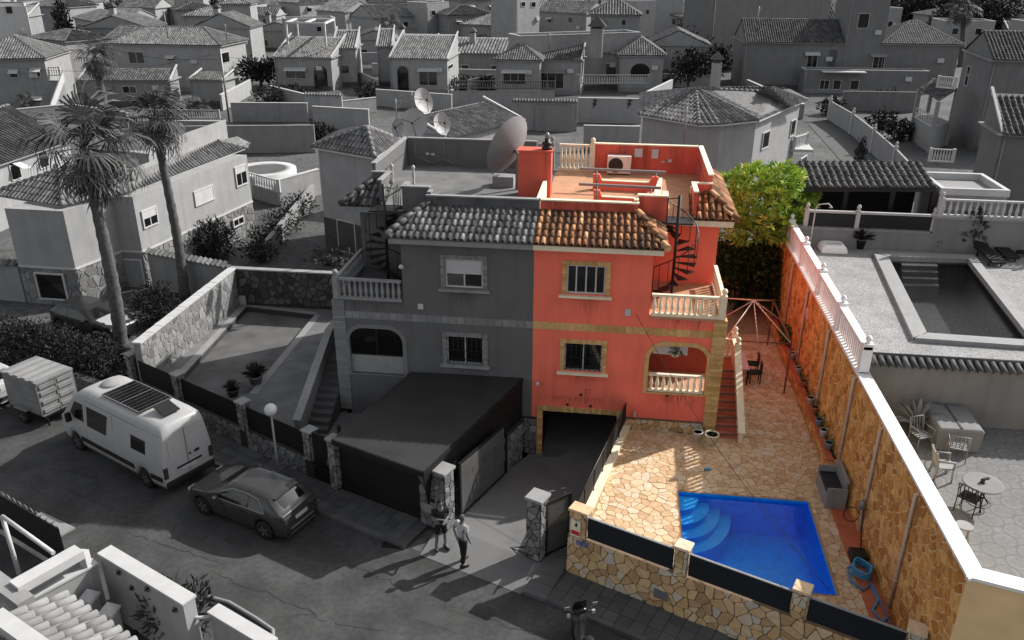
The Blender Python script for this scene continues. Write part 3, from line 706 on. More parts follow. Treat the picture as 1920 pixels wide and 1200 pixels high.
    ze, zt = 7.84, 8.4
    rf([(xs*s*s if False else X(xs), -.48, ze), (X(4.68), -.48, ze), (X(3.74), YP, zt), (X(xs), YP, zt)])
    rf([(X(4.68), -.48, ze), (X(4.68), 2.18, ze), (X(3.74), 2.18, zt), (X(3.74), YP, zt)])
    rf([(X(5.62), 2.85, 7.92), (X(7.28), 2.85, 7.92), (X(6.42), 4.15, 8.55), (X(5.62), 4.15, 8.55)])
    rf([(X(7.28), 2.85, 7.92), (X(7.28), 9.6, 7.92), (X(6.42), 9.6, 8.55), (X(6.42), 4.15, 8.55)], row=.6, pitch=.3)
    e = MB(); ridge(e, (X(4.72), -.52, ze+.03), (X(3.76), YP-.02, zt+.04), .13); e.build('hip_tiles', tile, root); e = MB(); ridge(e, (X(7.32), 2.8, 7.95), (X(6.44), 4.15, 8.6), .13); e.build('hip_tiles', tile, root)
    # roof terrace
    e = MB(); e.prism([(X(xs), 1.8), (X(3.8), 1.8), (X(3.8), 2.25), (X(4.7), 2.25), (X(4.7), 2.85), (X(5.75), 2.85), (X(5.75), 4.3), (X(6.35), 4.3), (X(6.35), 9.36), (X(xs), 9.36)][::s], 7.75, ZR); e.build('terrace_floor', floor if s > 0 else M['yard'], root)
    w = MB(); c = MB()
    def par(x0, y0, x1, y1, z0, z1):
        a, d_ = sorted((X(x0), X(x1))); w.box(a, y0, z0, d_, y1, z1); c.box(a-.03, y0-.03, z1, d_+.03, y1+.03, z1+.05)
    par(xs+.01, YP, 3.74, YP+.14, 7.85, ZPAR); par(3.74, 2.18, 4.75, 2.34, 7.8, 8.88); par(4.61, 2.36, 4.75, 2.8, 7.8, 8.88)
    par(3.62, 1.9, 3.72, 2.16, 7.85, 8.78)
    par(5.72, 2.95, 5.84, 4.15, 7.8, 8.88); par(5.72, 4.18, 6.44, 4.3, 7.8, 8.88); par(6.32, 4.32, 6.46, 9.38, 7.8, 9.18); 
    par((1.95 if s > 0 else xs+.9), 9.26, 6.3, 9.4, 7.8, 9.18)
    w.build('parapet', M['red_s'] if s > 0 else wall, root); c.build('coping', trim, root)
    balustrade((X(XS+.1 if s > 0 else .5), 9.33), (X(1.85 if s > 0 else -.1), 9.33), ZR, 1.14, trim, root, 'roof_balustrade', n=8, ends=(0, 1), knob=True)
    # lamps and boxes
    return root
red = thing('semi_detached_house', 'red half of the pair of houses with cream trim and a spiral stair', 'house', (3.5, 0, .8))
duplex_half(1, red, (M['red'], M['cream'], M['brick_t'], M['tile_c'], M['redtile']))
gry = thing('semi_detached_house', 'slate grey half of the pair of houses joined to the red one', 'house', (-3.2, 0, .5))
duplex_half(-1, gry, (M['ghouse'], M['trim_g'], M['brick_g'], M['tile_h'], M['concrete']))
# party wall block on the roof
e = MB(); e.box(-.82, 4.72, ZR, .44, 5.35, 9.75); e.box(-.86, 4.68, 9.75, .48, 5.39, 9.81); e.build('chimney_block', M['red_s'], red)
e = MB(); e.box(.16, 1.9, ZR, .3, 4.7, ZPAR-.02); e.build('party_parapet', M['cream'], red)
# garage mouth with tiled surround
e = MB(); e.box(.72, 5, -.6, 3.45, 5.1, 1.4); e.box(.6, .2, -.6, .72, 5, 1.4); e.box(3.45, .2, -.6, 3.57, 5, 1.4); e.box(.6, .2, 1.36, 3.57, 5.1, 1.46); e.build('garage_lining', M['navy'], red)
brick_surround(red, .52, 3.63, -.58, 1.5, .2, (0, 0, 0), (1, 0, 0), M['brick_t'], 'garage_surround')
e = MB(); e.box(.8, -.25, -.6, 3.4, .3, -.5); e.build('garage_threshold', M['concrete'], red)
# stone plinth of the red half
rs = random.Random(21)
e = MB(); e.box(3.7, -.12, .5, 6.5, .02, 1.26); e = e.build('plinth', M['tan_mortar'], red)
stones('plinth_stone', cells(rect(0, 0, 2.8, .455), .24, rs, .02), (3.7, -.12, .8), (1, 0, 0), (0, 0, 1), M['tan_stone'], e, .02, rng=rs)
# small fixtures on the facades
def wallbox(parent, x, z, w_, h_, mt, name='wall_box', y=0, d_=.07):
    e = MB(); e.box(x-w_/2, y-d_, z-h_/2, x+w_/2, y, z+h_/2); e.build(name, mt, parent, bevel=.01)
q = PY(1177, 585, 0); wallbox(red, q.x, q.z, .2, .24, M['white_p'])
q = PY(789, 574, 0); wallbox(gry, q.x, q.z, .2, .2, M['white_p'])
for (px, py) in ((1089, 740), (1064, 758), (1107, 761), (1251, 741)):
    q = PY(px, py, 0); e = MB(); e.lathe((q.x, q.y, q.z), [(.05, -.04), (.05, .01), (.03, .06)], 8, axis='y'); e.build('vent_pipe', M['metal_d'], red)
for (px, py, r_, pr) in ((1009, 716, .07, red), (755, 498, .09, gry)):
    q = PY(px, py, 0); e = MB(); e.tube([(q.x, 0, q.z), (q.x, -.15, q.z+.02)], .025, 6); e.lathe((q.x, -.2, q.z-.06), [(.02, 0), (r_, .05), (r_, .12), (.02, .17)], 10); e.build('wall_lamp', M['white_p'], pr)
q = PY(1190, 773, 0); wallbox(red, q.x, q.z, .06, .22, M['white_p'], 'door_intercom', -.1)
for (px, py, w_, h_) in ((1197, 286, .34, .36), (1228, 288, .28, .38), (1243, 303, .14, .06), (1256, 301, .16, .12)):
    q = PY(px, py, 9.26); wallbox(red, q.x, q.z, w_, h_, M['white_p'], 'meter_box', 9.26, .12)
for (px, py) in ((802, 288), (812, 289)): q = PY(px, py, 9.26); wallbox(gry, q.x, q.z, .16, .1, M['white_p'], 'socket_box', 9.26)
# cables and conduit stains on the grey parapet wall
e = MB()
for px in (778, 832): q = PY(px, 262, 9.26); e.tube([(q.x, 9.22, 9.1), (q.x+.02, 9.22, 8.1)], .018, 5)
q = PY(790, 300, 9.26); e.tube([(q.x+t*.3, 9.2-.03*math.sin(t*2), 8.25+.12*math.cos(t*1.9)) for t in range(6)], .02, 5); e.build('roof_cable', M['pale_w'], gry)

# stairs up to the porch, with their balustrade
st = thing('outdoor_stair', 'red tiled stair with cream rails rising beside the red house', 'staircase', (7.4, 1.2, .8))
for k in range(9):
    e = MB(); y = -.25+.3*k; z = .8+.165*(k+1); e.box(6.97, y, .6, 7.72, 3.4 if k == 8 else y+.36, z); e.build('step', M['redstep'], st)
    e = MB(); e.box(6.97, y-.03, z-.02, 7.715, y+.05, z+.02); e.build('step_nosing', M['nosing'], st)
e = MB(); e.slab([(7.72, -.55, .7), (7.72, 3.4, .7), (7.72, 3.4, 3.05), (7.72, 2.5, 3.05), (7.72, -.55, 1.25)], (.13, 0, 0)); e.build('string_wall', M['cream'], st)
e = MB(); e.beam((7.79, -.62, 1.25), (7.79, 2.5, 3.12), .24, .09); e.beam((7.79, 2.5, 3.12), (7.79, 3.4, 3.12), .24, .09); e.build('hand_rail', M['cream'], st)
for y, z in ((2.45, 3.1), (3.4, 3.1)):
    e = MB(); e.box(7.68, y-.1, z, 7.9, y+.1, z+.22); e.lathe((7.79, y, z+.22), [(.1, 0), (.05, .03), (.09, .1), (.1, .17), (.06, .24), (0, .27)], 10); e.build('newel_post', M['cream'], st)
balustrade((7.0, 3.38), (7.7, 3.38), 2.29, .78, M['cream'], st, n=3, ends=(0, 0))
gs = thing('outdoor_stair', 'grey stair with a sloping rail beside the grey house', 'staircase', (-7.4, 1.2, ZL))
for k in range(10):
    e = MB(); y = -1.6+.3*k; z = ZL+.17*(k+1); e.box(-7.75, y, ZL-.2, -6.97, 3.4 if k == 9 else y+.36, z); e.build('step', M['concrete'], gs)
e = MB(); e.slab([(-7.95, -2.1, ZL-.1), (-7.95, 3.4, ZL-.1), (-7.95, 3.4, 3.1), (-7.95, 1.8, 3.1), (-7.95, -2.1, ZL+.75)], (.18, 0, 0)); e.build('string_wall', M['grey_w'], gs)
e = MB(); e.beam((-7.86, -2.1, ZL+.78), (-7.86, 1.8, 3.15), .3, .08); e.beam((-7.86, 1.8, 3.15), (-7.86, 3.4, 3.15), .3, .08); e.build('hand_rail', M['trim_g'], gs)

# spiral stairs from the balconies to the roof terraces
def spiral(x, y, s, label):
    t = thing('spiral_staircase', label, 'staircase', (x, y, 5.3))
    e = MB(); e.tube([(x, y, 5.3), (x, y, 9.0)], .055, 10); e.build('pole', M['metal_d'], t)
    n = 13; a0 = R(200 if s > 0 else -20); rail = []
    for k in range(n):
        a = a0+s*R(26)*k; z = 5.3+.205*(k+1); a2 = a+s*R(30); pts = [(x+.05*math.cos(a), y+.05*math.sin(a), z), (x+.78*math.cos(a), y+.78*math.sin(a), z), (x+.78*math.cos(a2), y+.78*math.sin(a2), z), (x+.05*math.cos(a2), y+.05*math.sin(a2), z)]
        e = MB(); e.slab(pts, (0, 0, .035)); e.build('tread', M['metal_d'], t)
        rail.append(Vector((x+.76*math.cos(a), y+.76*math.sin(a), z+.9)))
        e = MB(); e.tube([(x+.76*math.cos(a), y+.76*math.sin(a), z), rail[-1]], .014, 5); e.build('rail_post', M['metal_d'], t)
    e = MB(); e.tube(rail, .022, 6); e.build('hand_rail', M['metal_d'], t)
    e = MB(); xa, xc = sorted((x-s*.35, x+s*.55)); e.box(xa, y, 7.93, xc, 2.84, 7.985); e.build('landing', M['metal_d'], t)
    e = MB(); x2 = x-s*.38
    for k in range(4): yy = y+.2*k; e.tube([(x2, yy, 7.98), (x2, yy, 8.85)], .014, 5)
    e.tube([(x2, y, 8.85), (x2, y+.65, 8.85)], .02, 6); e.tube([(x, y, 8.9), (x2, y, 8.85)], .02, 6); e.build('landing_rail', M['metal_d'], t)
spiral(5.15, 2.05, 1, 'black metal spiral stair on the red house balcony')
spiral(-5.4, 2.05, -1, 'black metal spiral stair on the grey house balcony')

# damp streaks with their own ragged outline, under the balcony drains, sills and parapets
def stain_mat(name, col, amount):
    mt = bpy.data.materials.new(name); mt.use_nodes = True; n = mt.node_tree.nodes; L = mt.node_tree.links; b = n['Principled BSDF']; b.inputs['Base Color'].default_value = (*col, 1); b.inputs['Roughness'].default_value = .95
    tr = n.new('ShaderNodeBsdfTransparent'); mx = n.new('ShaderNodeMixShader'); tc = n.new('ShaderNodeTexCoord'); sp = n.new('ShaderNodeSeparateXYZ'); L.new(tc.outputs['Generated'], sp.inputs[0])
    ge = n.new('ShaderNodeNewGeometry'); mp = n.new('ShaderNodeMapping'); mp.inputs['Scale'].default_value = (9, 9, 1.1); L.new(ge.outputs['Position'], mp.inputs[0]); ns = n.new('ShaderNodeTexNoise'); ns.inputs['Scale'].default_value = 1.6; ns.inputs['Detail'].default_value = 6; L.new(mp.outputs[0], ns.inputs[0])
    def mth(op, a, b2=None, v=None):
        m_ = n.new('ShaderNodeMath'); m_.operation = op; m_.use_clamp = True; L.new(a, m_.inputs[0])
        if b2 is not None: L.new(b2, m_.inputs[1])
        if v is not None: m_.inputs[1].default_value = v
        return m_.outputs[0]
    cx = n.new('ShaderNodeMath'); cx.operation = 'PINGPONG'; L.new(sp.outputs['X'], cx.inputs[0]); cx.inputs[1].default_value = .5
    edge = mth('MULTIPLY', cx.outputs[0], v=2.4); grad = mth('MULTIPLY', edge, sp.outputs['Z']); nz = n.new('ShaderNodeMapRange'); nz.inputs[1].default_value = .38; nz.inputs[2].default_value = .68; L.new(ns.outputs[0], nz.inputs[0])
    fac = mth('MULTIPLY', mth('MULTIPLY', grad, nz.outputs[0]), v=amount); L.new(fac, mx.inputs[0]); L.new(tr.outputs[0], mx.inputs[1]); L.new(b.outputs[0], mx.inputs[2]); L.new(mx.outputs[0], n['Material Output'].inputs[0]); return mt
M['st_r'] = stain_mat('damp_stain_brown', (.12, .04, .03), .5); M['st_g'] = stain_mat('damp_stain_grey', (.03, .03, .03), .5)
for x0, x1, z0, z1, pr in ((5.1, 5.42, 4.6, 5.26, 'r'), (5.85, 6.1, 4.55, 5.26, 'r'), (4.4, 6.5, 4.86, 5.26, 'r'), (1.5, 2.8, 2.3, 2.9, 'r'), (1.5, 2.8, 5.1, 5.8, 'r'), (2.1, 2.5, 1.6, 2.3, 'r'), (4.3, 6.6, 1.3, 2.3, 'r'), (.4, 3.6, 1.5, 1.95, 'r'),
                        (-5.5, -5.2, 4.5, 5.26, 'g'), (-6.3, -6.0, 4.5, 5.26, 'g'), (-6.5, -4.4, 4.86, 5.26, 'g'), (-2.8, -1.5, 5.1, 5.8, 'g'), (-2.6, -1.4, 2.4, 2.9, 'g')):
    b = MB(); y = -.004; b.add([(x0, y, z0), (x1, y, z0), (x1, y, z1), (x0, y, z1)], [(0, 1, 2, 3)]); b.build('damp_stain', M['st_'+pr], red if pr == 'r' else gry)
for x0, x1, pr in ((.4, 1.5, 'r'), (1.6, 2.6, 'r'), (2.7, 3.7, 'r'), (-3.9, -2.6, 'g'), (-2.5, -1.2, 'g'), (-1.1, .2, 'g')):
    b = MB(); y = YP-.004; b.add([(x0, y, 8.2), (x1, y, 8.2), (x1, y, ZPAR), (x0, y, ZPAR)], [(0, 1, 2, 3)]); b.build('damp_stain', M['st_'+pr], red if pr == 'r' else gry)
# ------------------------------------------------------------------ front wall of the red plot
def fl(px, py): return PL(px, py, F[5], F[6])
A_, B_ = F[5], F[6]; fu = Vector((*(B_-A_).normalized(), 0)); fn = Vector((fu.y, -fu.x, 0)); fO = Vector((A_.x, A_.y, 0)); fL = (B_-A_).length
rs = random.Random(31)
fw = thing('stone_wall', 'tan crazy stone front wall with posts and dark panels along the pool', 'wall', (6, -9, 0))
b = MB(); b.slab([fO, fO+fu*fL, fO+fu*fL-fn*.28, fO-fn*.28], (0, 0, 1.44)); b.build('wall_core', M['tan_mortar'], fw)
stones('stone', cells(rect(0, .08, fL, 1.46), .255, rs, .024, 1.), fO, fu, (0, 0, 1), M['tan_stone'], fw, .028, 295, rs)
posts = [0.05, 3.17, 6.25, fL-.5]
pw = [.52, .36, .36, .36]
for x, w in zip(posts, pw):
    pc = MB(); pc.obox(fO+fu*(x+w/2)-fn*.15+Vector((0, 0, 1.86)), fu*w/2, fn*.17, (0, 0, .42)); pc = pc.build('post', M['tan_mortar'], fw)
    stones('stone', cells(rect(0, 0, w, .83), .2, rs, .02, .7), fO+fu*x+fn*.022+Vector((0, 0, 1.45)), fu, (0, 0, 1), M['tan_stone'], pc, .022, 290, rs)
    stones('stone', cells(rect(0, 0, .32, .83), .2, rs, .02, .7), fO+fu*(x+w)+fn*.02+Vector((0, 0, 1.45)), -fn, (0, 0, 1), M['tan_stone'], pc, .02, 290, rs)
    cp = MB(); cp.obox(fO+fu*(x+w/2)-fn*.15+Vector((0, 0, 2.32)), fu*(w/2+.04), fn*.21, (0, 0, .045)); cp.build('cap_stone', M['pave'], fw, bevel=.02)
for (x0, x1) in ((.6, 3.13), (3.57, 6.22), (6.65, fL-.52)):
    for j in range(1):
        p_ = MB(); p_.obox(fO+fu*(x0+x1)/2-fn*.06+Vector((0, 0, 1.84)), fu*(x1-x0)/2, fn*.02, (0, 0, .34)); p_.build('privacy_panel', M['navy'], fw)
    t_ = MB(); t_.obox(fO+fu*(x0+x1)/2-fn*.06+Vector((0, 0, 2.195)), fu*(x1-x0)/2, fn*.03, (0, 0, .015)); t_.build('panel_rail', M['trim_g'], fw)
# terrace kerb above the driveway, with a black railing
a = Vector((2.12, -6.75, 0)); c = Vector((3.62, -.15, 0)); du = (c-a).normalized(); dn = Vector((du.y, -du.x, 0))
e = MB(); e.slab([a, c, c+dn*.3, a+dn*.3], (0, 0, 1.02)); e.slab([a-Vector((0, 0, .7)), c-Vector((0, 0, .7)), c+dn*.3-Vector((0, 0, .7)), a+dn*.3-Vector((0, 0, .7))], (0, 0, .7))
dk = e.solo('terrace_kerb', M['cream'], 'pale plastered kerb wall along the driveway edge of the terrace', 'wall')
t = thing('railing', 'low black metal railing on the terrace kerb above the driveway', 'railing', (2.9, -3.4, 1.02))
n = 6
e = MB(); e.tube([a+dn*.1+Vector((0, 0, 1.9)), c+dn*.1+Vector((0, 0, 1.9))], .025, 6); e.tube([a+dn*.1+Vector((0, 0, 1.15)), c+dn*.1+Vector((0, 0, 1.15))], .02, 6); e.build('rail', M['metal_d'], t)
for k in range(n):
    p_ = a.lerp(c, (k+.2)/n)+dn*.1; e = MB(); e.tube([p_+Vector((0, 0, 1.0)), p_+Vector((0, 0, 1.92))], .025, 6); e.build('rail_post', M['metal_d'], t)
    q_ = a.lerp(c, (k+1.1)/n)+dn*.1; e = MB(); e.slab([p_+Vector((0, 0, 1.2)), q_+Vector((0, 0, 1.2)), q_+Vector((0, 0, 1.86)), p_+Vector((0, 0, 1.86))], dn*.01); e.build('privacy_panel', M['blackp'], t)
# small signs by the corner post
q = fl(1076, 978)
t = thing('warning_sign', 'small cream alarm sign with a red band on the corner post', 'sign', fO+fu*.26+fn*.06+Vector((0, 0, 1.55)))
e = MB(); e.obox(fO+fu*.27+fn*.06+Vector((0, 0, 1.76)), fu*.15, fn*.008, (0, 0, .26)); e.build('board', M['cream'], t)
e = MB(); e.obox(fO+fu*.27+fn*.07+Vector((0, 0, 1.62)), fu*.13, fn*.004, (0, 0, .07)); e.build('red_band', mat('sign_red', (.5, .03, .05), .5), t)
e = MB(); e.lathe(fO+fu*.32+fn*.068+Vector((0, 0, 1.9)), [(.07, 0), (.07, .008)], 12, axis='y'); e.build('emblem', M['navy'], t)
q = fl(1085, 1020)
for k in (0, 1):
    e = MB(); e.obox(fO+fu*(.38+.2*k)+fn*.045+Vector((0, 0, 1.3)), fu*.075, fn*.01, (0, 0, .075)); e.solo('number_tile', mat('blue_tile', (.12, .16, .3), .4, .4, 30), 'small blue house number tile '+('left, nearer the corner post' if k == 0 else 'right, farther from the corner post'), 'number tile', 'house number tiles on the stone wall')
q = fl(1240, 1113); e = MB(); e.obox(q+fn*.05, fu*.2, fn*.02, (0, 0, .14)); e.solo('meter_cover', M['metal_g'], 'small grey meter cover low in the tan stone wall', 'meter cover')

# ------------------------------------------------------------------ gate pillars and gate leaves
def pillar(name, c, w, d, h, label, u=fu, sgn=None):
    n_ = Vector((u.y, -u.x, 0)); c = Vector(c); t = thing(name, label, 'pillar', c)
    e = MB(); e.obox(c+Vector((0, 0, h/2)), u*w/2, n_*d/2, (0, 0, h/2)); e.build('core', M['grout_g'], t)
    for (o_, uu, ww) in ((c-u*w/2+n_*d/2, u, w), (c+u*w/2+n_*d/2, -n_, d), (c-u*w/2-n_*d/2, n_, d)):
        stones('stone', cells(rect(0, .05, ww, h), .24, rs, .025, .8), o_, uu, (0, 0, 1), M['grey_stone'], t, .022, 290, rs)
    e = MB(); e.obox(c+Vector((0, 0, h+.05)), u*(w/2+.06), n_*(d/2+.06), (0, 0, .05)); e.build('cap', M['trim_g'], t, bevel=.02)
    return t
pl_ = pillar('gate_pillar', (-2.05, -5.5, .08), .95, .5, 2.1, 'broad stone gate pillar with two small plates beside the carport')
for k in (0, 1):
    p_ = Vector((-2.05, -5.5, .08))+fu*(-.1+.16*k)+fn*.31+Vector((0, 0, 1.1)); e = MB(); e.obox(p_, fu*.06, fn*.012, (0, 0, .075)); e.build('name_plate', M['metal_d'], pl_)
p_ = Vector((-2.05, -5.5, .08))+fn*.31+Vector((0, 0, .75)); e = MB(); e.obox(p_-fu*.12, fu*.2, fn*.012, (0, 0, .16)); e.build('letter_box', M['grey_w'], pl_)
pillar('gate_pillar', (1.2, -6.6, .08), .46, .46, 2.1, 'narrow stone gate pillar standing alone right of the driveway')
def gate_leaf(a, b_, z0, z1, label, mt, rows=8, cols=4):
    a = Vector(a); b_ = Vector(b_); u = (b_-a).normalized(); L_ = (b_-a).length; n_ = Vector((u.y, -u.x, 0)); t = thing('gate_leaf', label, 'gate', a)
    e = MB()
    for x in (0, L_): e.obox(a+u*x+Vector((0, 0, (z0+z1)/2)), u*.05, n_*.04, (0, 0, (z1-z0)/2+.04))
    for z in (z0, z1): e.obox(a+u*L_/2+Vector((0, 0, z)), u*L_/2, n_*.03, (0, 0, .035))
    e.build('frame', M['metal_d'], t)
    for j in range(rows):
        za = z0+.05+(z1-z0-.1)*j/rows; zc = za+(z1-z0-.1)/rows*.94
        k0 = 0
        for k in range(cols if j in (2, 3, 5) else 1):
            nn = cols if j in (2, 3, 5) else 1; x0 = .06+(L_-.12)*k/nn; x1 = x0+(L_-.12)/nn*.97
            e = MB(); e.obox(a+u*(x0+x1)/2+Vector((0, 0, (za+zc)/2)), u*(x1-x0)/2, n_*.012, (0, 0, (zc-za)/2)); e.build('gate_slat', mt, t)
    return t
M['slat'] = mat('dark_grey_slat', g(.11), .6, .15, 2)
gate_leaf((-1.42, -5.0, .05), (-.34, -2.15, -.1), .05, 2.0, 'large slatted dark gate leaf standing open beside the broad pillar', M['slat'])
gate_leaf((1.46, -6.6, .05), (2.1, -5.95, -.0), .1, 1.95, 'small dark gate leaf folded back beside the narrow pillar', M['slat'], 6, 1)
e = MB(); e.tube([(1.1, -6.9, .3), (.35, -6.3, .06)], .018, 5); e.tube([(.35, -6.3, .06), (1.1, -6.2, .1)], .018, 5); e.solo('gate_stay', M['metal_d'], 'thin metal gate stay lying on the driveway by the narrow pillar', 'gate stay')
# retaining wall left of the driveway
a = Vector((-1.62, -4.7, -.2)); c = Vector((.02, -.25, -.6)); u = Vector((c.x-a.x, c.y-a.y, 0)); L_ = u.length; u.normalize(); n_ = Vector((u.y, -u.x, 0))
rw_ = thing('retaining_wall', 'grey stone retaining wall between the driveway and the carport', 'wall', a)
e = MB(); e.slab([Vector((a.x, a.y, -.7)), Vector((c.x, c.y, -.7)), Vector((c.x, c.y, -.7))-n_*.25, Vector((a.x, a.y, -.7))-n_*.25], (0, 0, 1.62)); e.build('wall_core', M['grout_g'], rw_)
stones('stone', cells(rect(0, 0, L_, 1.55), .26, rs, .03, .85), Vector((a.x, a.y, -.65)), u, (0, 0, 1), M['grey_stone'], rw_, .028, 290, rs)
e = MB(); e.box(-.0, -.06, -.55, .5, -.0, 1.0); e.build('end_face', M['grout_g'], rw_)
stones('stone', cells(rect(0, 0, .5, 1.5), .24, rs, .03, .85), (.02, -.07, -.55), (1, 0, 0), (0, 0, 1), M['grey_stone'], rw_, .028, 290, rs)
# ------------------------------------------------------------------ carport with its black roof
cp = thing('carport', 'carport with a black sheet roof and a black roller door', 'carport', (-3, -3, ZL))
ZC = 2.58
c1, c2, c3, c4 = P(770, 698, ZC), P(980, 709, ZC), P(793, 884, ZC), P(622, 823, ZC)
ribs = MB(); n = 34
for k in range(n):
    f0, f1 = k/n, (k+1)/n
    a0, a1 = c4.lerp(c3, f0), c1.lerp(c2, f0); b0, b1 = c4.lerp(c3, f1), c1.lerp(c2, f1); h = Vector((0, 0, .006)) if k % 3 == 0 else Vector((0, 0, 0))
    ribs.add([a0+h, b0+h, b1+h+Vector((0, 0, .008)), a1+h+Vector((0, 0, .008))], [(0, 1, 2, 3)])
ribs.slab([c4-Vector((0, 0, .06)), c3-Vector((0, 0, .06)), c2-Vector((0, 0, .06)), c1-Vector((0, 0, .06))], (0, 0, .05)); ribs.build('roof', M['blacksheet'], cp)
e = MB(); e.beam(c4-Vector((0, 0, .1)), c3-Vector((0, 0, .1)), .08, .18); e.beam(c3-Vector((0, 0, .1)), c2-Vector((0, 0, .1)), .06, .14); e.build('fascia', M['blackp'], cp)
e = MB(); e.slab([c3-Vector((0, 0, .12)), c2-Vector((0, 0, .12)), Vector((c2.x, c2.y, .9)), Vector((c3.x-.0, c3.y+.6, .9))], (-.03, 0, 0)); e.build('side_sheet', M['blackp'], cp)
for k in range(7):
    a = Vector((-5.62, -4.12, .14+.29*k)); c = Vector((-2.5, -5.42, .14+.29*k)); e = MB(); e.slab([a, c, c+Vector((0, 0, .28)), a+Vector((0, 0, .28))], (.02, .04, 0)); e.build('door_slat', M['blackp'], cp)
for p_ in ((-5.62, -3.95), (-3.9, -.2), (-.4, -.25)): e = MB(); e.box(p_[0]-.05, p_[1]-.05, .1, p_[0]+.05, p_[1]+.05, ZC-.1); e.build('post', M['blackp'], cp)
# narrow black pedestrian gate and stone posts of the left fence
gl = thing('gate_leaf', 'narrow black pedestrian gate left of the carport', 'gate', (-6.3, -3.85, .1))
e = MB(); e.slab([(-6.68, -3.68, .1), (-5.98, -3.98, .1), (-5.98, -3.98, 1.95), (-6.68, -3.68, 1.95)], (.02, .05, 0)); e.build('panel', M['blackp'], gl)
e = MB(); e.box(-6.12, -4.02, .95, -6.08, -3.9, 1.1); e.build('handle', M['metal_g'], gl)
lu = Vector((*(F[2]-F[1]).normalized(), 0)); ln = Vector((lu.y, -lu.x, 0))
pillar('fence_post', (-5.8, -4.05, .08), .32, .3, 1.9, 'slim stone post between the pedestrian gate and the carport door', fu)
lw = thing('fence', 'low stone wall with black screens and stone posts before the left yard', 'fence', (-11, -1.5, 0))
xs_ = [(-16.0, 1.05), (-13.3, -.32), (-9.95, -2.03), (-6.9, -3.58)]
LA = Vector((-16.1, 1.1, 0)); LL = (Vector((-6.75, -3.66, 0))-LA).length
e = MB(); e.slab([LA, LA+lu*LL, LA+lu*LL-ln*.25, LA-ln*.25], (0, 0, .82)); e.build('wall_core', M['grout_g'], lw)
stones('stone', cells(rect(0, .08, LL, .84), .27, rs, .03, .85), LA, lu, (0, 0, 1), M['grey_stone'], lw, .028, 290, rs)
for i, (x, y) in enumerate(xs_):
    c = Vector((x, y, 0))-ln*.12; e = MB(); e.obox(c+Vector((0, 0, .95)), lu*.17, ln*.17, (0, 0, .95)); po = e.build('post', M['grout_g'], lw)
    for (o_, uu) in ((c-lu*.17+ln*.17, lu), (c+lu*.17+ln*.17, -ln)): stones('stone', cells(rect(0, .8, .34, 1.9), .22, rs, .025, .7), o_, uu, (0, 0, 1), M['grey_stone'], po, .02, 290, rs)
    e = MB(); e.obox(c+Vector((0, 0, 1.93)), lu*.22, ln*.22, (0, 0, .035)); e.build('cap_stone', M['trim_g'], lw, bevel=.015)
    if i < 3:
        d_ = Vector((*xs_[i+1], 0)); a0 = Vector((x, y, 0))+lu*.2-ln*.1; a1 = d_-lu*.2-ln*.1
        e = MB(); e.slab([a0+Vector((0, 0, .86)), a1+Vector((0, 0, .86)), a1+Vector((0, 0, 1.78)), a0+Vector((0, 0, 1.78))], ln*.02); e.build('screen_panel', M['blackp'], lw)
# left yard: boundary walls of crazy stone
w1 = P(300, 705, ZL); w2 = P(450, 572, ZL); bx = (w1.x+w2.x)/2
sw = thing('stone_wall', 'pale crazy stone boundary wall running back along the empty pool', 'wall', (bx, 5, ZL))
y0, y1 = .9, 9.55
e = MB(); e.slab([(bx, y0, 0), (bx, y1, 0), (bx-.28, y1, 0), (bx-.28, y0, 0)], (0, 0, 2.5)); e.build('wall_core', M['lgrey_m'], sw)
stones('stone', cells(rect(0, ZL, y1-y0, 2.48), .34, rs, .06, .85), (bx, y0, 0), (0, 1, 0), (0, 0, 1), M['grey_stone'], sw, .012, 290, rs) if False else stones('stone', cells(rect(-(y1-y0), ZL, 0, 2.48), .34, rs, .055, .85), (bx, y0, 0), (0, 1, 0), (0, 0, 1), M['grey_stone'], sw, .014, 290, rs) if False else None
cl = [[(a, z) for a, z in c] for c in cells(rect(0, ZL, y1-y0, 2.48), .34, rs, .055, .85)]
stones('stone', cl, (bx, y0, 0), (0, 1, 0), (0, 0, 1), M['grey_stone'], sw, .014, 290, rs)
e = MB(); n = 26
for k in range(n):
    ya = y0+(y1-y0)*k/n; yb = y0+(y1-y0)*(k+.96)/n; e = MB(); e.box(bx-.33, ya, 2.5, bx+.05, yb, 2.56+random.uniform(0, .02)); e.build('cap_stone', M['white_t'], sw)
bw = thing('stone_wall', 'dark crazy stone wall at the back of the left yard', 'wall', (-12.5, 9.6, ZL))
e = MB(); e.box(bx-.3, 9.6, 0, -8.2, 9.85, 2.45); e.build('wall_core', M['grout_g'], bw)
stones('stone', cells(rect(0, ZL+.1, -8.2-bx+.3, 2.43), .34, rs, .05, .85), (bx-.3, 9.6, 0), (1, 0, 0), (0, 0, 1), M['dgrey_stone'], bw, .02, 290, rs)
e = MB(); e.box(bx-.33, 9.56, 2.45, -8.2, 9.89, 2.52); e.build('coping', M['trim_g'], bw)

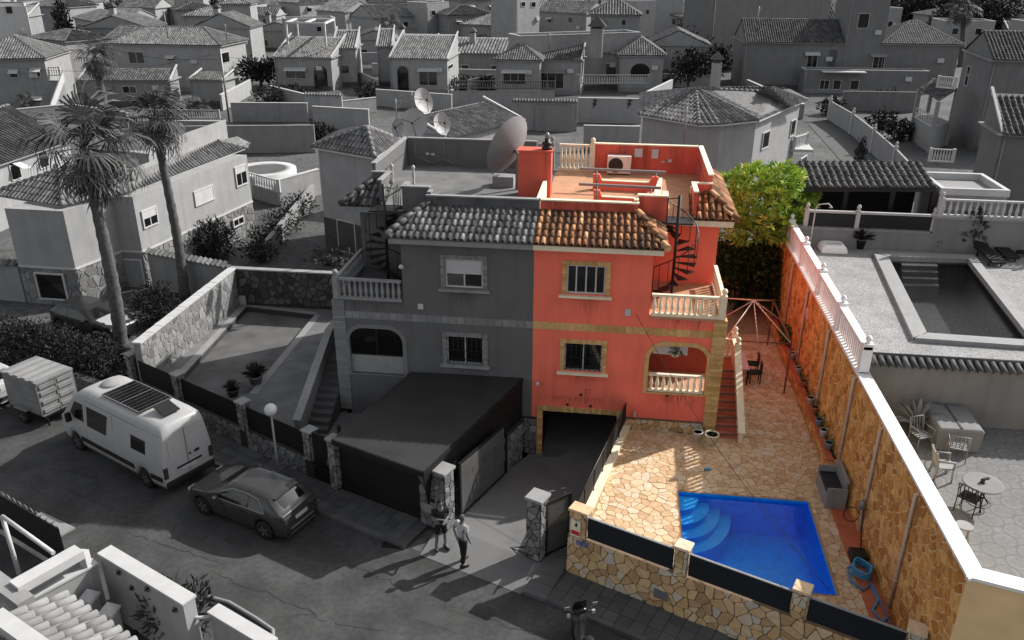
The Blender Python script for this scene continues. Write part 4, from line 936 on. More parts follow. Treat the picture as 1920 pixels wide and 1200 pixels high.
# ------------------------------------------------------------------ high ochre wall on the right
hw = thing('stone_wall', 'tall ochre stone wall with white coping between the coloured terrace and the grey patio', 'wall', (10.9, 0, ZT))
XW = 10.7; YN, YC, YF = -11.7, -2.45, 14.2; ZW = 4.72
e = MB(); e.box(XW, YN, -.5, XW+.3, YF, ZW); e.build('wall_core', M['ochre_m'], hw)
rs2 = random.Random(41)
stones('stone', cells(rect(-YF, ZT, -YN, ZW-.03), .25, rs2, .036, .98), (XW, 0, 0), (0, -1, 0), (0, 0, 1), M['ochre'], hw, .02, 298, rs2)
e = MB(); e.slab([(XW-.05, YN-.12, ZW), (XW-.05, YC, ZW), (XW+.35, YC, ZW), (XW+.35, YN+.05, ZW)], (0, 0, .07)); e.build('coping', M['white_b'], hw)
# short return of the neighbour's street wall, rendered ochre
ru = Vector((1, -.30, 0)).normalized(); rn = Vector((ru.y, -ru.x, 0)); ro = Vector((XW-.02, YN, 0))
nw = thing('rendered_wall', 'smooth ochre rendered street wall with white coping at the right corner', 'wall', ro)
e = MB(); e.slab([ro, ro+ru*14, ro+ru*14-rn*.3, ro-rn*.3], (0, 0, ZW)); e.build('wall', M['ochre_w'], nw)
e = MB(); e.slab([ro+rn*.06-ru*.05+Vector((0, 0, ZW)), ro+ru*14+rn*.06+Vector((0, 0, ZW)), ro+ru*14-rn*.36+Vector((0, 0, ZW)), ro-rn*.36+ru*.3+Vector((0, 0, ZW))], (0, 0, .08)); e.build('coping', M['white_b'], nw)
# drain pipes down the ochre wall
M['pipe'] = mat('pale_pipe', (.60, .46, .37), .6, .08, 2)
for i, (bp, tp, zb) in enumerate((((1668, 1133), (1722, 912), 1.0), ((1610, 1000), (1653, 800), 1.0), ((1575, 850), (1606, 705), 1.4), ((1532, 750), (1555, 612), 1.4), ((1500, 640), (1520, 540), 1.4), ((1477, 565), (1487, 480), 1.4))):
    q = PX(*bp, XW-.07); yy = q.y; e = MB(); e.tube([(XW-.07, yy, zb+.0), (XW-.07, yy, 4.55), (XW+.05, yy, 4.62)], .05, 8)
    for z in (1.9, 3.6): e.lathe((XW-.07, yy, z), [(.06, 0), (.06, .05)], 8)
    e.solo('drain_pipe', M['pipe'], ['drain pipe nearest the street, by the blue hose', 'drain pipe beside the wall lamp bracket', 'drain pipe behind the flower pots', 'drain pipe below the small square wall plate', 'drain pipe behind the metal gazebo frame', 'drain pipe farthest back, by the bushy tree'][i], 'pipe', 'drain pipes on the ochre wall')
q = PX(1515, 588, XW-.02); e = MB(); e.box(XW-.06, q.y-.22, q.z-.2, XW-.005, q.y+.22, q.z+.2); e.solo('wall_plate', mat('pink_plate', (.66, .42, .34), .7), 'small square pinkish plate fixed on the ochre wall', 'wall plate', bevel=.01)
q = PX(1622, 950, XW-.12); t = thing('garden_tap', 'dark outdoor tap and hose bracket on the ochre wall', 'tap', (XW-.1, q.y, q.z))
e = MB(); e.lathe((XW-.2, q.y, q.z-.12), [(.03, 0), (.09, .05), (.09, .2), (.05, .34)], 8); e.build('valve', M['metal_g'], t)
e = MB(); e.tube([(XW-.3+.22*math.cos(a)-.15, q.y+.05*math.sin(a), q.z-.3+.22*math.sin(a)) for a in [k*.55 for k in range(12)]], .014, 5); e.tube([(XW-.15, q.y, q.z-.1), (XW-.2, q.y-.3, 1.6), (XW-.25, q.y-.8, .86)], .018, 5); e.build('hose', M['rubber'], t)
# planter along its foot
pt = thing('planter', 'long low stone planter with a red tiled top at the foot of the ochre wall', 'planter', (10.5, 5, ZT))
e = MB(); e.box(10.4, -2.1, .6, XW, 13.9, 1.34); e.build('planter_core', M['ochre_m'], pt)
stones('stone', cells(rect(-13.9, ZT, 2.1, 1.34), .24, rs2, .035, .85), (10.4, 0, 0), (0, -1, 0), (0, 0, 1), M['ochre'], pt, .018, 290, rs2)
for k in range(40):
    e = MB(); e.box(10.34, -2.14+.4*k, 1.34, 10.56, -2.14+.4*k+.39, 1.385); e.build('coping_tile', M['redborder'], pt)
e = MB(); e.box(10.56, -2.0, 1.3, XW-.03, 13.9, 1.36); e.build('soil', M['soil'], pt, kind='stuff')
# back wall of the terrace
bk = thing('stone_wall', 'dark brown stone wall closing the back of the terrace', 'wall', (8.8, 14, ZT))
e = MB(); e.box(6.8, 14.0, .5, XW, 14.3, 3.6); e.build('wall_core', M['tan_mortar'], bk)
stones('stone', cells(rect(0, ZT, 3.9, 3.55), .36, rs2, .04), (6.8, 14.0, 0), (1, 0, 0), (0, 0, 1), M['ochre'], bk, .02, 200, rs2)

# white louvred fence on top of the far part of the ochre wall
wf = thing('louvre_fence', 'white slatted fence with small newels on the far part of the ochre wall', 'fence', (10.85, 5, ZW))
ya, yb = YC, 14.2; ns = 76
e = MB(); e.box(XW-.06, ya, ZW, XW+.34, yb, ZW+.1); e.build('base_rail', M['white_b'], wf)
e = MB(); e.box(XW+.02, ya, ZW+.86, XW+.28, yb, ZW+.96); e.build('top_rail', M['white_b'], wf)
sm = MB(); sm.box(-.03, -.05, 0, .03, .05, .78); smm = sm.mesh('fence_slat', mat('white_pinkish', (.74, .66, .63), .8))
for k in range(ns):
    o = bpy.data.objects.new('fence_slat', smm); C.objects.link(o); o.parent = wf; o.location = Vector((XW+.12, ya+.15+(yb-ya-.3)*k/(ns-1), ZW+.1))-Vector(OFF[wf.name])
for k in range(6):
    y = ya+.12+(yb-ya-.24)*k/5; e = MB(); e.box(XW, y-.12, ZW+.05, XW+.3, y+.12, ZW+1.05); e.lathe((XW+.15, y, ZW+1.05), [(.1, 0), (.05, .03), (.09, .1), (.1, .16), (.06, .23), (0, .26)], 10); e.build('newel_post', M['white_b'], wf)
# ------------------------------------------------------------------ retaining wall between deck and patio, with tile coping
rt = thing('retaining_wall', 'tall grey rendered wall with a dark tile coping behind the patio', 'wall', (16, -2.3, ZP))
e = MB(); e.box(11.02, -2.3, ZP-.2, 30, -2.0, 5.05); e.build('wall', M['grey_w'], rt)
tm = tile_mesh(M['tile_d'], .2, .5)
e = MB(); e.box(11.02, -2.36, 5.05, 30, -1.9, 5.1); ro_ = e.build('roof', M['tile_d'], rt)
for k in range(48):
    for yy, an in ((-2.5, 16),):
        o = bpy.data.objects.new('coping_tile', tm); C.objects.link(o); o.parent = ro_; o.location = Vector((11.15+.235*k, yy, 5.04))-Vector(OFF[rt.name]); o.rotation_euler = (R(an), 0, 0)
e = MB(); e.tube([(11.0, -1.95, 5.2), (22, -1.95, 5.2)], .1, 8); e.build('ridge_tiles', M['tile_d'], rt)
# neighbour's pool
rp_ = thing('swimming_pool', 'grey half shaded pool with a wide pale coping on the raised deck', 'pool', (16, 5, ZD-1.4))
b = MB()
for (p, q) in zip(DPOOL, DPOOL[1:]+DPOOL[:1]): b.add([(p[0], p[1], ZD+.003), (q[0], q[1], ZD+.003), (q[0], q[1], ZD-1.3), (p[0], p[1], ZD-1.3)], [(0, 1, 2, 3)])
b.add([(p[0], p[1], ZD-1.3) for p in DPOOL], [(0, 1, 2, 3)]); b.build('basin', mat('grey_mosaic', g(.1), .5, .2, 6, speck=.35, sps=12), rp_)
b = MB(); b.add([(p[0], p[1], ZD-.14) for p in DPOOL], [(0, 1, 2, 3)]); b.build('water', M['water_g'], rp_)
ctr = Vector((sum(p[0] for p in DPOOL)/4, sum(p[1] for p in DPOOL)/4))
for i in range(4):
    p, q = Vector(DPOOL[i]), Vector(DPOOL[(i+1) % 4]); n_ = Vector(((q-p).y, -(q-p).x)).normalized()
    if n_.dot(p-ctr) < 0: n_ = -n_
    e = MB(); wd = .5 if i != 2 else .35; dd = (q-p).normalized()*wd; e.prism([tuple(p-n_*.03-dd*0), tuple(q-n_*.03), tuple(q+n_*wd+dd), tuple(p+n_*wd-dd)], ZD-.05, ZD+.16); e.build('coping', M['white_w'] if i != 3 else M['pale_w'], rp_, bevel=.04)
p, q = Vector(DPOOL[3]), Vector(DPOOL[0])
for k in range(4):
    e = MB(); a = q.lerp(p, .18); c = q.lerp(p, .62); n_ = (Vector(DPOOL[1])-q).normalized()*.32; e.prism([tuple(a+n_*k*.9), tuple(c+n_*k*.9), tuple(c+n_*(k+1)*.9), tuple(a+n_*(k+1)*.9)], ZD-1.3, ZD-.12-.2*k); e.build('pool_step', M['white_w'], rp_)
# walls, fences and shelter behind the deck
YB = P(1600, 466, ZD).y; ZB = PY(1600, 432, YB).z; ZB2 = PY(1830, 413, YB).z
xx = [PY(px, 395, YB).x for px in (1515, 1612, 1757)]
bwl = thing('rendered_wall', 'long grey rendered wall behind the raised pool deck', 'wall', (18, YB, ZD))
e = MB(); e.box(11.0, YB, ZD-.3, xx[2], YB+.25, ZB); e.box(xx[2], YB, ZD-.3, 32, YB+.25, ZB2); e.build('wall', M['grey_w'], bwl)
e = MB(); e.box(11.0, YB-.05, ZB, xx[2]-.1, YB+.3, ZB+.08); e.box(xx[2]-.1, YB-.05, ZB2, 32, YB+.3, ZB2+.08); e.build('coping', M['trim_g'], bwl)
pf = thing('screen_fence', 'dark screen panels between white posts on the wall behind the deck', 'fence', (15, YB, ZB)); HF = PY(1600, 398, YB).z-ZB
for x in xx: e = MB(); e.box(x-.09, YB+.05, ZB+.08, x+.09, YB+.23, ZB+HF+.05); e.lathe((x, YB+.14, ZB+HF+.05), [(.09, 0), (.05, .04), (.1, .14), (.06, .24), (0, .27)], 8); e.build('post', M['white_t'], pf)
for a, c in zip(xx, xx[1:]):
    e = MB(); e.box(a+.1, YB+.12, ZB+.1, c-.1, YB+.16, ZB+HF-.1); e.build('screen_panel', M['metal_d'], pf); e = MB(); e.box(a+.1, YB+.08, ZB+HF-.1, c-.1, YB+.2, ZB+HF); e.build('top_rail', M['white_t'], pf)
balustrade((xx[2]+.15, YB+.12), (xx[2]+5.6, YB+.12), ZB2+.08, PY(1830, 376, YB).z-ZB2-.08, M['white_t'], None, 'balustrade', n=20, ends=(1, 1), knob=True, label='white balustrade on the wall behind the neighbour pool', cat='balustrade')
YS = YB+1.2; a, c = PY(1498, 352, YS), PY(1757, 352, YS)
sh = thing('garden_shelter', 'dark open shelter with a tiled lean-to roof behind the screen fence', 'shelter', (a.x+2, a.y+1.5, ZD))
e = MB(); up = Vector((.35, 2.6, .55)); e2 = up+Vector((-.5, 0, 0)); roof_sheet(e, [a, c, c+e2, a+up], .3, .5, rng=rs2); e.build('roof', M['tile_d'], sh)
for f_ in (0, .36, .7, 1): p_ = a.lerp(c, f_); e = MB(); e.box(p_.x-.1, p_.y+.1, ZD-.5, p_.x+.1, p_.y+.3, a.z); e.build('post', M['metal_d'], sh)
e = MB(); e.beam(a+Vector((0, .1, -.1)), c+Vector((0, .1, -.1)), .12, .2); e.build('beam', M['metal_d'], sh)
e = MB(); e.box(a.x, a.y+2.5, ZD-.5, c.x, a.y+2.6, a.z+.5); e.build('back_wall', M['rubber'], sh)
a, c = PY(1762, 374, YS), PY(1888, 374, YS); zt = PY(1762, 352, YS).z
ob = thing('outbuilding', 'small pale flat roofed outbuilding with a white parapet beyond the balustrade', 'outbuilding', (a.x+1, a.y+1, ZD))
e = MB(); e.box(a.x, a.y, ZD-1, c.x, a.y+3.0, zt-.3); e.build('wall', M['pale_w'], ob)
e = MB(); e.box(a.x-.05, a.y-.05, zt-.3, c.x+.05, a.y+.12, zt); e.box(a.x-.05, a.y+2.9, zt-.3, c.x+.05, a.y+3.1, zt); e.box(a.x-.05, a.y+.12, zt-.3, a.x+.15, a.y+2.9, zt); e.box(c.x-.15, a.y+.12, zt-.3, c.x+.05, a.y+2.9, zt); e.build('parapet', M['white_t'], ob)

# ------------------------------------------------------------------ things on the deck and the patio
def solo_lathe(name, c, prof, mt, label, cat, group=None, n=14): b_ = MB(); b_.lathe(c, prof, n); return b_.solo(name, mt, label, cat, group)
q = P(1560, 470, ZD)
t = thing('pool_robot_cover', 'white moulded pool equipment cover on the deck near the fence', 'cover', q)
e = MB(); e.loft([[(q.x+x*w, q.y+y*w2, q.z+z) for x, y in ((-1, -1), (1, -1), (1, 1), (-1, 1))] for w, w2, z in ((.55, .5, 0), (.55, .5, .1), (.48, .44, .3), (.36, .32, .36))], False); e.build('lid', M['white_b'], t, bevel=.05)
e = MB(); e.obox(q+Vector((0, -.2, .39)), (.3, 0, 0), (0, .1, 0), (0, 0, .02)); e.build('handle', M['white_p'], t)
def potplant(c, r, h, lh, n, label, mt_pot, mt_leaf, cat='potted plant', group=None, seed=1, spiky=False):
    rr = random.Random(seed); c = Vector(c); t = thing('potted_plant', label, cat, c, group)
    e = MB(); e.lathe(c, [(r*.7, 0), (r*.95, h*.85), (r, h*.86), (r, h), (r*.85, h), (r*.8, h*.9)], 14); e.build('pot', mt_pot, t)
    e = MB(); e.lathe(c, [(r*.8, h*.86), (r*.82, h*.9)], 12); e.build('soil', M['soil'], t)
    e = MB()
    if spiky:
        for k in range(n):
            a = rr.uniform(0, 6.28); el = rr.uniform(.3, 1.4); d = Vector((math.cos(a)*math.cos(el), math.sin(a)*math.cos(el), math.sin(el))); s_ = Vector((-math.sin(a), math.cos(a), 0))*lh*.06
            b0 = c+Vector((0, 0, h)); m1 = b0+d*lh*.55; e.r = rr.random(); e.add([b0-s_, b0+s_, m1+s_*1.1, b0+d*lh*.95-Vector((0, 0, lh*.15)), m1-s_*1.1], [(0, 1, 2, 3, 4)])
    else: leaves(e, [(c+Vector((0, 0, h+lh*.45)), (r*1.2, r*1.2, lh*.5))], n, lh*.28, rr)
    e.build('foliage', mt_leaf, t); return t
q = P(1612, 466, ZD); potplant(q, .22, .4, .8, 60, 'dark spiky plant in a pot by the deck wall', M['rubber'], M['leaf_d'], seed=3, spiky=True)
q = P(1752, 470, ZD); potplant(q, .22, .3, .3, 80, 'low round potted plant behind the raised pool', M['dark_w'], M['leaf_m'], seed=4)
q = P(1815, 472, ZD); potplant(q, .26, .45, 1.5, 160, 'tall leggy plant in a pale pot behind the raised pool', M['pale_w'], M['leaf_m'], seed=5)
q = P(1858, 470, ZD); potplant(q, .24, .3, .3, 60, 'small dark potted plant near the right edge of the deck wall', M['rubber'], M['leaf_d'], seed=6)
for k in range(3):
    q = P(1862+26*k, 497-9*k, ZD); t = thing('sun_lounger', ['left dark folded sun lounger by the deck corner', 'middle dark folded sun lounger by the deck corner', 'right dark folded sun lounger by the deck corner'][k], 'sun lounger', q, 'dark loungers in the deck corner')
    e = MB(); e.obox(q+Vector((0, .5, .3)), (.3, .05, 0), (-.1, .8, .1), (0, 0, .04)); e.build('seat', M['rubber'], t); e = MB(); e.obox(q+Vector((-.1, 1.45, .55)), (.3, .05, 0), (-.04, .25, .25), (0, -.03, .03)); e.build('backrest', M['rubber'], t)
    e = MB(); [e.box(q.x+dx-.03, q.y+dy-.03, q.z, q.x+dx+.03, q.y+dy+.03, q.z+.27) for dx in (-.25, .25) for dy in (-.15, 1.1)]; e.build('leg', M['metal_d'], t)
q = P(1517, 470, ZD)
e = MB(); e.tube([(q.x, q.y, ZD), (q.x, q.y, ZD+1.9), (q.x+.1, q.y, ZD+2.1), (q.x+.5, q.y, ZD+2.15), (q.x+.62, q.y, ZD+2.05)], .03, 6); e.lathe((q.x+.62, q.y, ZD+1.98), [(.09, 0), (.03, .07)], 8); e.solo('garden_shower', M['white_t'], 'white pole garden shower in the deck corner by the screen fence', 'shower')
# patio: bistro table, chairs, covered tub, parasol stump
q = P(1843, 906, ZP+.74); tb = thing('bistro_table', 'round grey bistro table with a dark ornament on the patio', 'table', (q.x, q.y, ZP))
e = MB(); e.lathe((q.x, q.y, ZP+.72), [(.46, 0), (.5, .01), (.5, .03), (.46, .035)], 40); e.build('table_top', M['grey_w'], tb)
for k in range(3):
    a = k*2.1+.4; e = MB(); e.tube([(q.x+.1*math.cos(a), q.y+.1*math.sin(a), ZP+.72), (q.x+.08*math.cos(a), q.y+.08*math.sin(a), ZP+.4), (q.x+.36*math.cos(a), q.y+.36*math.sin(a), ZP+.02)], .02, 6); e.build('leg', M['metal_d'], tb)
e = MB(); e.tube([(q.x+.3*math.cos(a), q.y+.3*math.sin(a), ZP+.15) for a in [k*.45 for k in range(15)]], .012, 5); e.build('ring_stretcher', M['metal_d'], tb)
t = thing('ornament', 'small dark bird like ornament standing on the bistro table', 'ornament', (q.x-.02, q.y, ZP+.755)); e = MB(); e.lathe((q.x-.02, q.y, ZP+.755), [(.07, 0), (.05, .03), (.06, .08), (.02, .12)], 8); e.build('base', M['metal_d'], t); e = MB(); e.obox((q.x+.05, q.y+.02, ZP+.87), (.09, .03, .01), (-.01, .03, 0), (0, 0, .025)); e.build('bird', M['metal_d'], t)
def chair(px, py, rz, label, mt, slats=5, w=.24, plastic=False):
    t = thing('patio_chair', label, 'chair', local=True, group='chairs on the grey patio')
    for sx in (-1, 1):
        e = MB(); e.tube([(sx*w, -.22, 0), (sx*w, -.2, .45)], .016 if not plastic else .03, 6); e.build('leg', mt, t)
        e = MB(); e.tube([(sx*w, .24, 0), (sx*w, .2, .45), (sx*w, .3, .9)], .016 if not plastic else .03, 6); e.build('leg', mt, t)
        e = MB(); e.tube([(sx*w, -.2, .45), (sx*(w+.02), -.2, .66), (sx*(w+.02), .22, .66)], .014 if not plastic else .035, 6); e.build('armrest', mt, t)
    if plastic:
        e = MB(); e.slab([(-w, -.24, .43), (w, -.24, .43), (w, .2, .41), (-w, .2, .41)], (0, 0, .03)); e.build('seat', mt, t); e = MB(); e.slab([(-w, .2, .45), (w, .2, .45), (w*.8, .32, .92), (-w*.8, .32, .92)], (0, .03, 0)); e.build('backrest', mt, t)
    else:
        for k in range(slats): y = -.2+.4*k/(slats-1); e = MB(); e.obox((0, y, .45), (w, 0, 0), (0, .032, 0), (0, 0, .01)); e.build('seat_slat', mt, t)
        for k in range(slats): x = -w+2*w*(k+.5)/slats; e = MB(); e.tube([(x, .215, .5), (x, .295, .88)], .014, 5); e.build('back_slat', mt, t)
        e = MB(); e.tube([(-w, .3, .9), (w, .3, .9)], .016, 6); e.build('back_rail', mt, t)
    q = P(px, py, ZP); place(t, q, rz); return t
chair(1812, 958, 2.4, 'slatted folding metal chair tucked beside the bistro table', M['metal_d'])
chair(1763, 895, 1.5, 'white plastic armchair beside the tall white coping', M['white_w'], plastic=True)
chair(1790, 860, 2.9, 'pale metal chair with a barred back in front of the covered tub', M['pale_w'])
chair(1722, 838, .4, 'dark metal chair half hidden behind the white coping', M['grey_w'])
q = P(1775, 838, ZP); t = thing('covered_tub', 'square hot tub under a pale grey cover against the patio wall', 'tub', (q.x, q.y, ZP))
e = MB(); e.loft([[(q.x+x*w+.2, q.y+.5+y*w2, ZP+z) for x, y in ((-1, -1), (1, -1), (1, 1), (-1, 1))] for w, w2, z in ((.62, .75, 0), (.64, .78, .7), (.6, .74, .78))], False); e.build('cover', M['grey_w'], t, bevel=.04)
e = MB(); e.obox((q.x+.2, q.y+.5, ZP+.79), (.03, 0, 0), (0, .73, 0), (0, 0, .008)); e.build('strap', M['dark_w'], t)
q = P(1715, 812, ZP); potplant(q, .22, .35, 1.0, 26, 'pale spiky agave like plant in the patio corner', M['grey_w'], M['pale_w'], seed=8, spiky=True)
q = P(1808, 985, ZP+.45); t = thing('side_stool', 'small round stool with a pale starfish like shape leaning on it', 'stool', (q.x, q.y, ZP))
e = MB(); e.lathe((q.x, q.y, ZP+.42), [(.2, 0), (.22, .02), (.2, .04)], 20); e.build('seat', M['white_w'], t)
for k in range(4): a = k*1.57+.5; e = MB(); e.tube([(q.x+.15*math.cos(a), q.y+.15*math.sin(a), ZP+.42), (q.x+.22*math.cos(a), q.y+.22*math.sin(a), ZP)], .02, 6); e.build('leg', M['white_w'], t)

# ------------------------------------------------------------------ things on the coloured terrace
q = P(1560, 925, ZT); bn = thing('storage_bench', 'pale garden storage bench with a dark cushion against the ochre wall', 'bench', (10.3, -3.2, ZT))
e = MB(); e.box(9.95, -4.0, ZT+.02, 10.5, -2.75, ZT+.48); e.build('box', M['trim_g'], bn, bevel=.015)
e = MB(); e.box(9.97, -3.97, ZT+.48, 10.46, -2.78, ZT+.57); e.build('cushion', M['navy'], bn, bevel=.03)
for k in range(9): y = -3.95+.145*k; e = MB(); e.box(10.5, y, ZT+.3, 10.55, y+.1, ZT+.98); e.build('back_slat', M['trim_g'], bn)
for y in (-4.06, -2.75): e = MB(); e.box(9.95, y, ZT+.02, 10.55, y+.06, ZT+.75); e.build('arm_panel', M['trim_g'], bn)
e = MB(); e.box(10.49, -4.03, ZT+.95, 10.56, -2.72, ZT+1.03); e.build('back_rail', M['trim_g'], bn)
M['pot_b'] = mat('blue_grey_pot', (.25, .31, .4), .6); M['pot_w'] = mat('white_pot', (.62, .6, .58), .6)
q = P(1307, 826, ZT); potplant(q, .19, .38, .18, 30, 'white pot on the terrace left of the larger pot', M['pot_w'], M['leaf_g'], seed=12)
q = P(1333, 832, ZT); potplant(q, .26, .42, .2, 60, 'larger cream pot with a low green plant at the stair foot', M['cream'], M['leaf_g'], seed=13)
lab = ['blue grey pot nearest the bench on the planter', 'pale pot with trailing green, second from the bench', 'blue pot with a bushy plant, third from the bench', 'terracotta pot with tall leaves, fourth from the bench', 'white pot with a round plant, fifth from the bench', 'terracotta pot with a small shrub, sixth from the bench', 'white pot with dark flowers, seventh from the bench', 'white pot farthest back on the planter']
for k, (px, py) in enumerate(((1562, 842), (1553, 818), (1545, 798), (1535, 775), (1526, 757), (1515, 725), (1503, 700), (1495, 672))):
    q = P(px, py, 1.38); q = Vector((min(q.x, 10.52), q.y, 1.385)); potplant(q, .15, .26, .3 if k < 6 else .2, 60, lab[k], [M['pot_b'], M['pot_w'], M['pot_b'], M['terracotta'], M['pot_w'], M['terracotta'], M['pot_w'], M['pot_w']][k], M['leaf_g'], group='flower pots along the planter', seed=20+k)
for k, (px, py) in enumerate(((1478, 640), (1468, 590), (1458, 560), (1448, 535))):
    q = P(px, py, 1.4); e = MB(); leaves(e, [((10.52, q.y, 1.7), (.22, .5, .4))], 260, .2, random.Random(k)); e.solo('shrub', M['leaf_g'], ['low shrub in the planter beside the gazebo corner post', 'green shrub in the planter behind the gazebo frame', 'dark shrub in the planter beyond the gazebo frame', 'shrub in the planter under the bushy tree'][k], 'shrub', 'shrubs in the stone planter')
# pump and hose by the pool
q = P(1612, 1050, ZT); t = thing('pool_pump', 'dark pool pump box with coiled blue hose by the ochre wall', 'pump', (10.4, q.y, ZT))
e = MB(); e.box(10.15, q.y-.2, ZT, 10.6, q.y+.25, ZT+.25); e.build('pump_box', M['metal_d'], t, bevel=.02)
h = thing('garden_hose', 'coiled blue pool hose lying on the red tile border', 'hose', (10.3, q.y-.7, ZT))
e = MB(); pts = []
for k in range(46): a = k*.42; r_ = .30+.03*math.sin(k*1.7); pts.append((10.32+r_*.8*math.cos(a), q.y-.62+r_*1.15*math.sin(a), ZT+.06+.006*k))
e.tube(pts, .036, 6); e.build('coil', M['bluehose'], h)
e = MB(); e.tube([(10.15, q.y-.6, ZT+.3), (9.98, q.y-.5, ZT+.1), (9.95, q.y-1.0, ZT+.06), (10.2, q.y-1.35, ZT+.06), (10.45, q.y-1.1, ZT+.06), (10.5, q.y-1.7, ZT+.06), (10.25, q.y-2.1, ZT+.06), (10.4, q.y-2.5, ZT+.06), (10.6, q.y-2.3, ZT+.06)], .034, 6); e.build('loose_end', M['bluehose'], h)
e = MB(); e.tube([(10.45, q.y-.3, ZT+.1), (10.55, q.y-2.6, ZT+.12)], .02, 6); e.solo('pool_pole', mat('pool_pole_blue', (.1, .25, .45), .4), 'straight blue pool pole lying by the coiled hose', 'pole')
# gazebo frame without its canopy
gz = thing('gazebo_frame', 'bare rusty metal gazebo frame without canopy beside the red house', 'gazebo', (8.8, 5.6, ZT))
c = [Vector((7.45, 3.5, 2.95)), Vector((9.95, 3.5, 2.95)), Vector((9.95, 7.9, 2.95)), Vector((7.75, 7.9, 2.95))]; ap = Vector((8.75, 5.8, 3.75))
for k in range(4): e = MB(); e.tube([c[k], c[(k+1) % 4]], .035, 6); e.build('beam', M['beam'], gz); e = MB(); e.tube([c[k], (c[k].x, c[k].y, ZT)], .035, 6); e.build('leg', M['beam'], gz); e = MB(); e.tube([c[k], ap], .022, 6); e.build('rafter', M['pipe'], gz)
for k in range(4): mdl = (c[k]+c[(k+1) % 4])/2; e = MB(); e.tube([mdl, ap], .018, 6); e.build('rafter', M['pipe'], gz)
q = P(1385, 690, ZT); t = thing('garden_table', 'dark garden table with a pale top under the gazebo frame', 'table', (8.2, 4.7, ZT))
e = MB(); e.box(7.95, 3.9, ZT+.7, 8.6, 5.6, ZT+.75); e.build('table_top', mat('pinkish_top', (.5, .4, .38), .6), t)
for x in (8.0, 8.55):
    for y in (3.95, 5.55): e = MB(); e.box(x-.03, y-.03, ZT, x+.03, y+.03, ZT+.7); e.build('leg', M['metal_d'], t)
for k, (x, y, rz) in enumerate(((8.9, 4.3, -1.57), (8.9, 5.1, -1.57))):
    t = thing('garden_chair', ['dark garden chair at the near end of the gazebo table', 'dark garden chair at the far end of the gazebo table'][k], 'chair', (x, y, ZT), 'chairs under the gazebo frame')
    e = MB(); e.box(x-.22, y-.22, ZT+.42, x+.22, y+.22, ZT+.46); e.build('seat', M['metal_d'], t); e = MB(); e.box(x+.2, y-.22, ZT+.46, x+.24, y+.22, ZT+.9); e.build('backrest', M['metal_d'], t)
    for a in (-.2, .2):
        for b_ in (-.2, .2): e = MB(); e.box(x+a-.02, y+b_-.02, ZT, x+a+.02, y+b_+.02, ZT+.42); e.build('leg', M['metal_d'], t)
# hanging basket in the arch
q = PY(1266, 662, .3); t = thing('hanging_basket', 'hanging basket with a green plant in the red house arch', 'hanging basket', (q.x, q.y, q.z))
e = MB(); e.lathe((q.x, q.y, q.z-.15), [(.05, 0), (.14, .06), (.15, .14)], 10); e.build('basket', M['pot_w'], t); e = MB(); leaves(e, [((q.x, q.y, q.z+.12), (.2, .2, .16))], 70, .16, random.Random(2)); e.build('foliage', M['leaf_g'], t); e = MB(); e.tube([(q.x, q.y, q.z+.1), (q.x, q.y, 4.84)], .008, 4); e.build('cord', M['metal_d'], t)
q = P(1327, 880, ZT+.03); e = MB(); e.obox(q+Vector((0, 0, .02)), (.1, .03, 0), (-.02, .06, 0), (0, 0, .015)); e.solo('pool_toy', M['bluehose'], 'small blue pool toy lying on the flagstones', 'toy', bevel=.01)

# ------------------------------------------------------------------ on the roofs: dishes, heat pump, roof light
M['dish2'] = mat('mesh_dish_grey', g(.3), .8, .06, 3, spec=.1)
def dish(c, r, aim, label, mt, ring=False, tall=.8):
    c = Vector(c); aim = Vector(aim).normalized(); t = thing('satellite_dish', label, 'satellite dish', c-Vector((0, 0, tall)), 'satellite dishes on the roofs')
    up = Vector((0, 0, 1)); a = aim.cross(up).normalized(); b_ = a.cross(aim)
    e = MB(); rings = []
    for k in range(7): rr = r*k/6 if k else .01; rings.append([c+a*rr*math.cos(x)+b_*rr*1.08*math.sin(x)+aim*(.38*rr*rr/r-.2*r) for x in [j*2*math.pi/28 for j in range(28)]])
    e.loft(rings, True, False); e.build('reflector', mt, t)
    e = MB(); e.tube([c-aim*.2*r, c-aim*.35*r-Vector((0, 0, .1)), c-aim*.3*r-Vector((0, 0, tall))], .05*r+.02, 8); e.build('mast', M['metal_g'], t)
    e = MB()
    for x in (.3, 2.4, 4.5): e.tube([c+a*r*.95*math.cos(x)+b_*r*.95*math.sin(x)+aim*.17*r, c+aim*.62*r], .012+.006*r, 5)
    e.build('feed_arm', M['metal_d'], t); e = MB(); e.lathe(c+aim*.6*r-Vector((0, 0, .06)), [(.05, 0), (.06, .06), (.05, .12)], 8); e.build('receiver', M['metal_d'], t)
    return t
q = PY(958, 276, 5.9); dish(q, 1.15, (-.78, .48, .34), 'very large pale dish seen from behind on the grey roof terrace', M['dish2'], tall=q.z-ZR)
M['dish'] = mat('dish_grey', g(.55), .6, .06, 3)
q = P(792, 190, 9.6); dish(q, .62, (.75, -.5, .3), 'upper round dish on the roof behind the grey house', M['dish'], tall=2.4)
q = P(777, 232, 9.0); dish(q, .68, (.0, -.95, .25), 'round grey dish facing the street behind the grey roof terrace', M['dish'], tall=1.9)
q = P(827, 232, 9.0); dish(q, .5, (.7, -.6, .25), 'small dish turned right behind the grey roof terrace', M['dish'], tall=1.8)
q = P(748, 240, 9.0); dish(q, .42, (-.5, -.8, .2), 'smallest dish turned left behind the grey roof terrace', M['dish'], tall=1.8)
q = P(1160, 322, ZR); q.y = 8.75; ac = thing('heat_pump', 'white heat pump unit on the red roof terrace by the back wall', 'air conditioner', q)
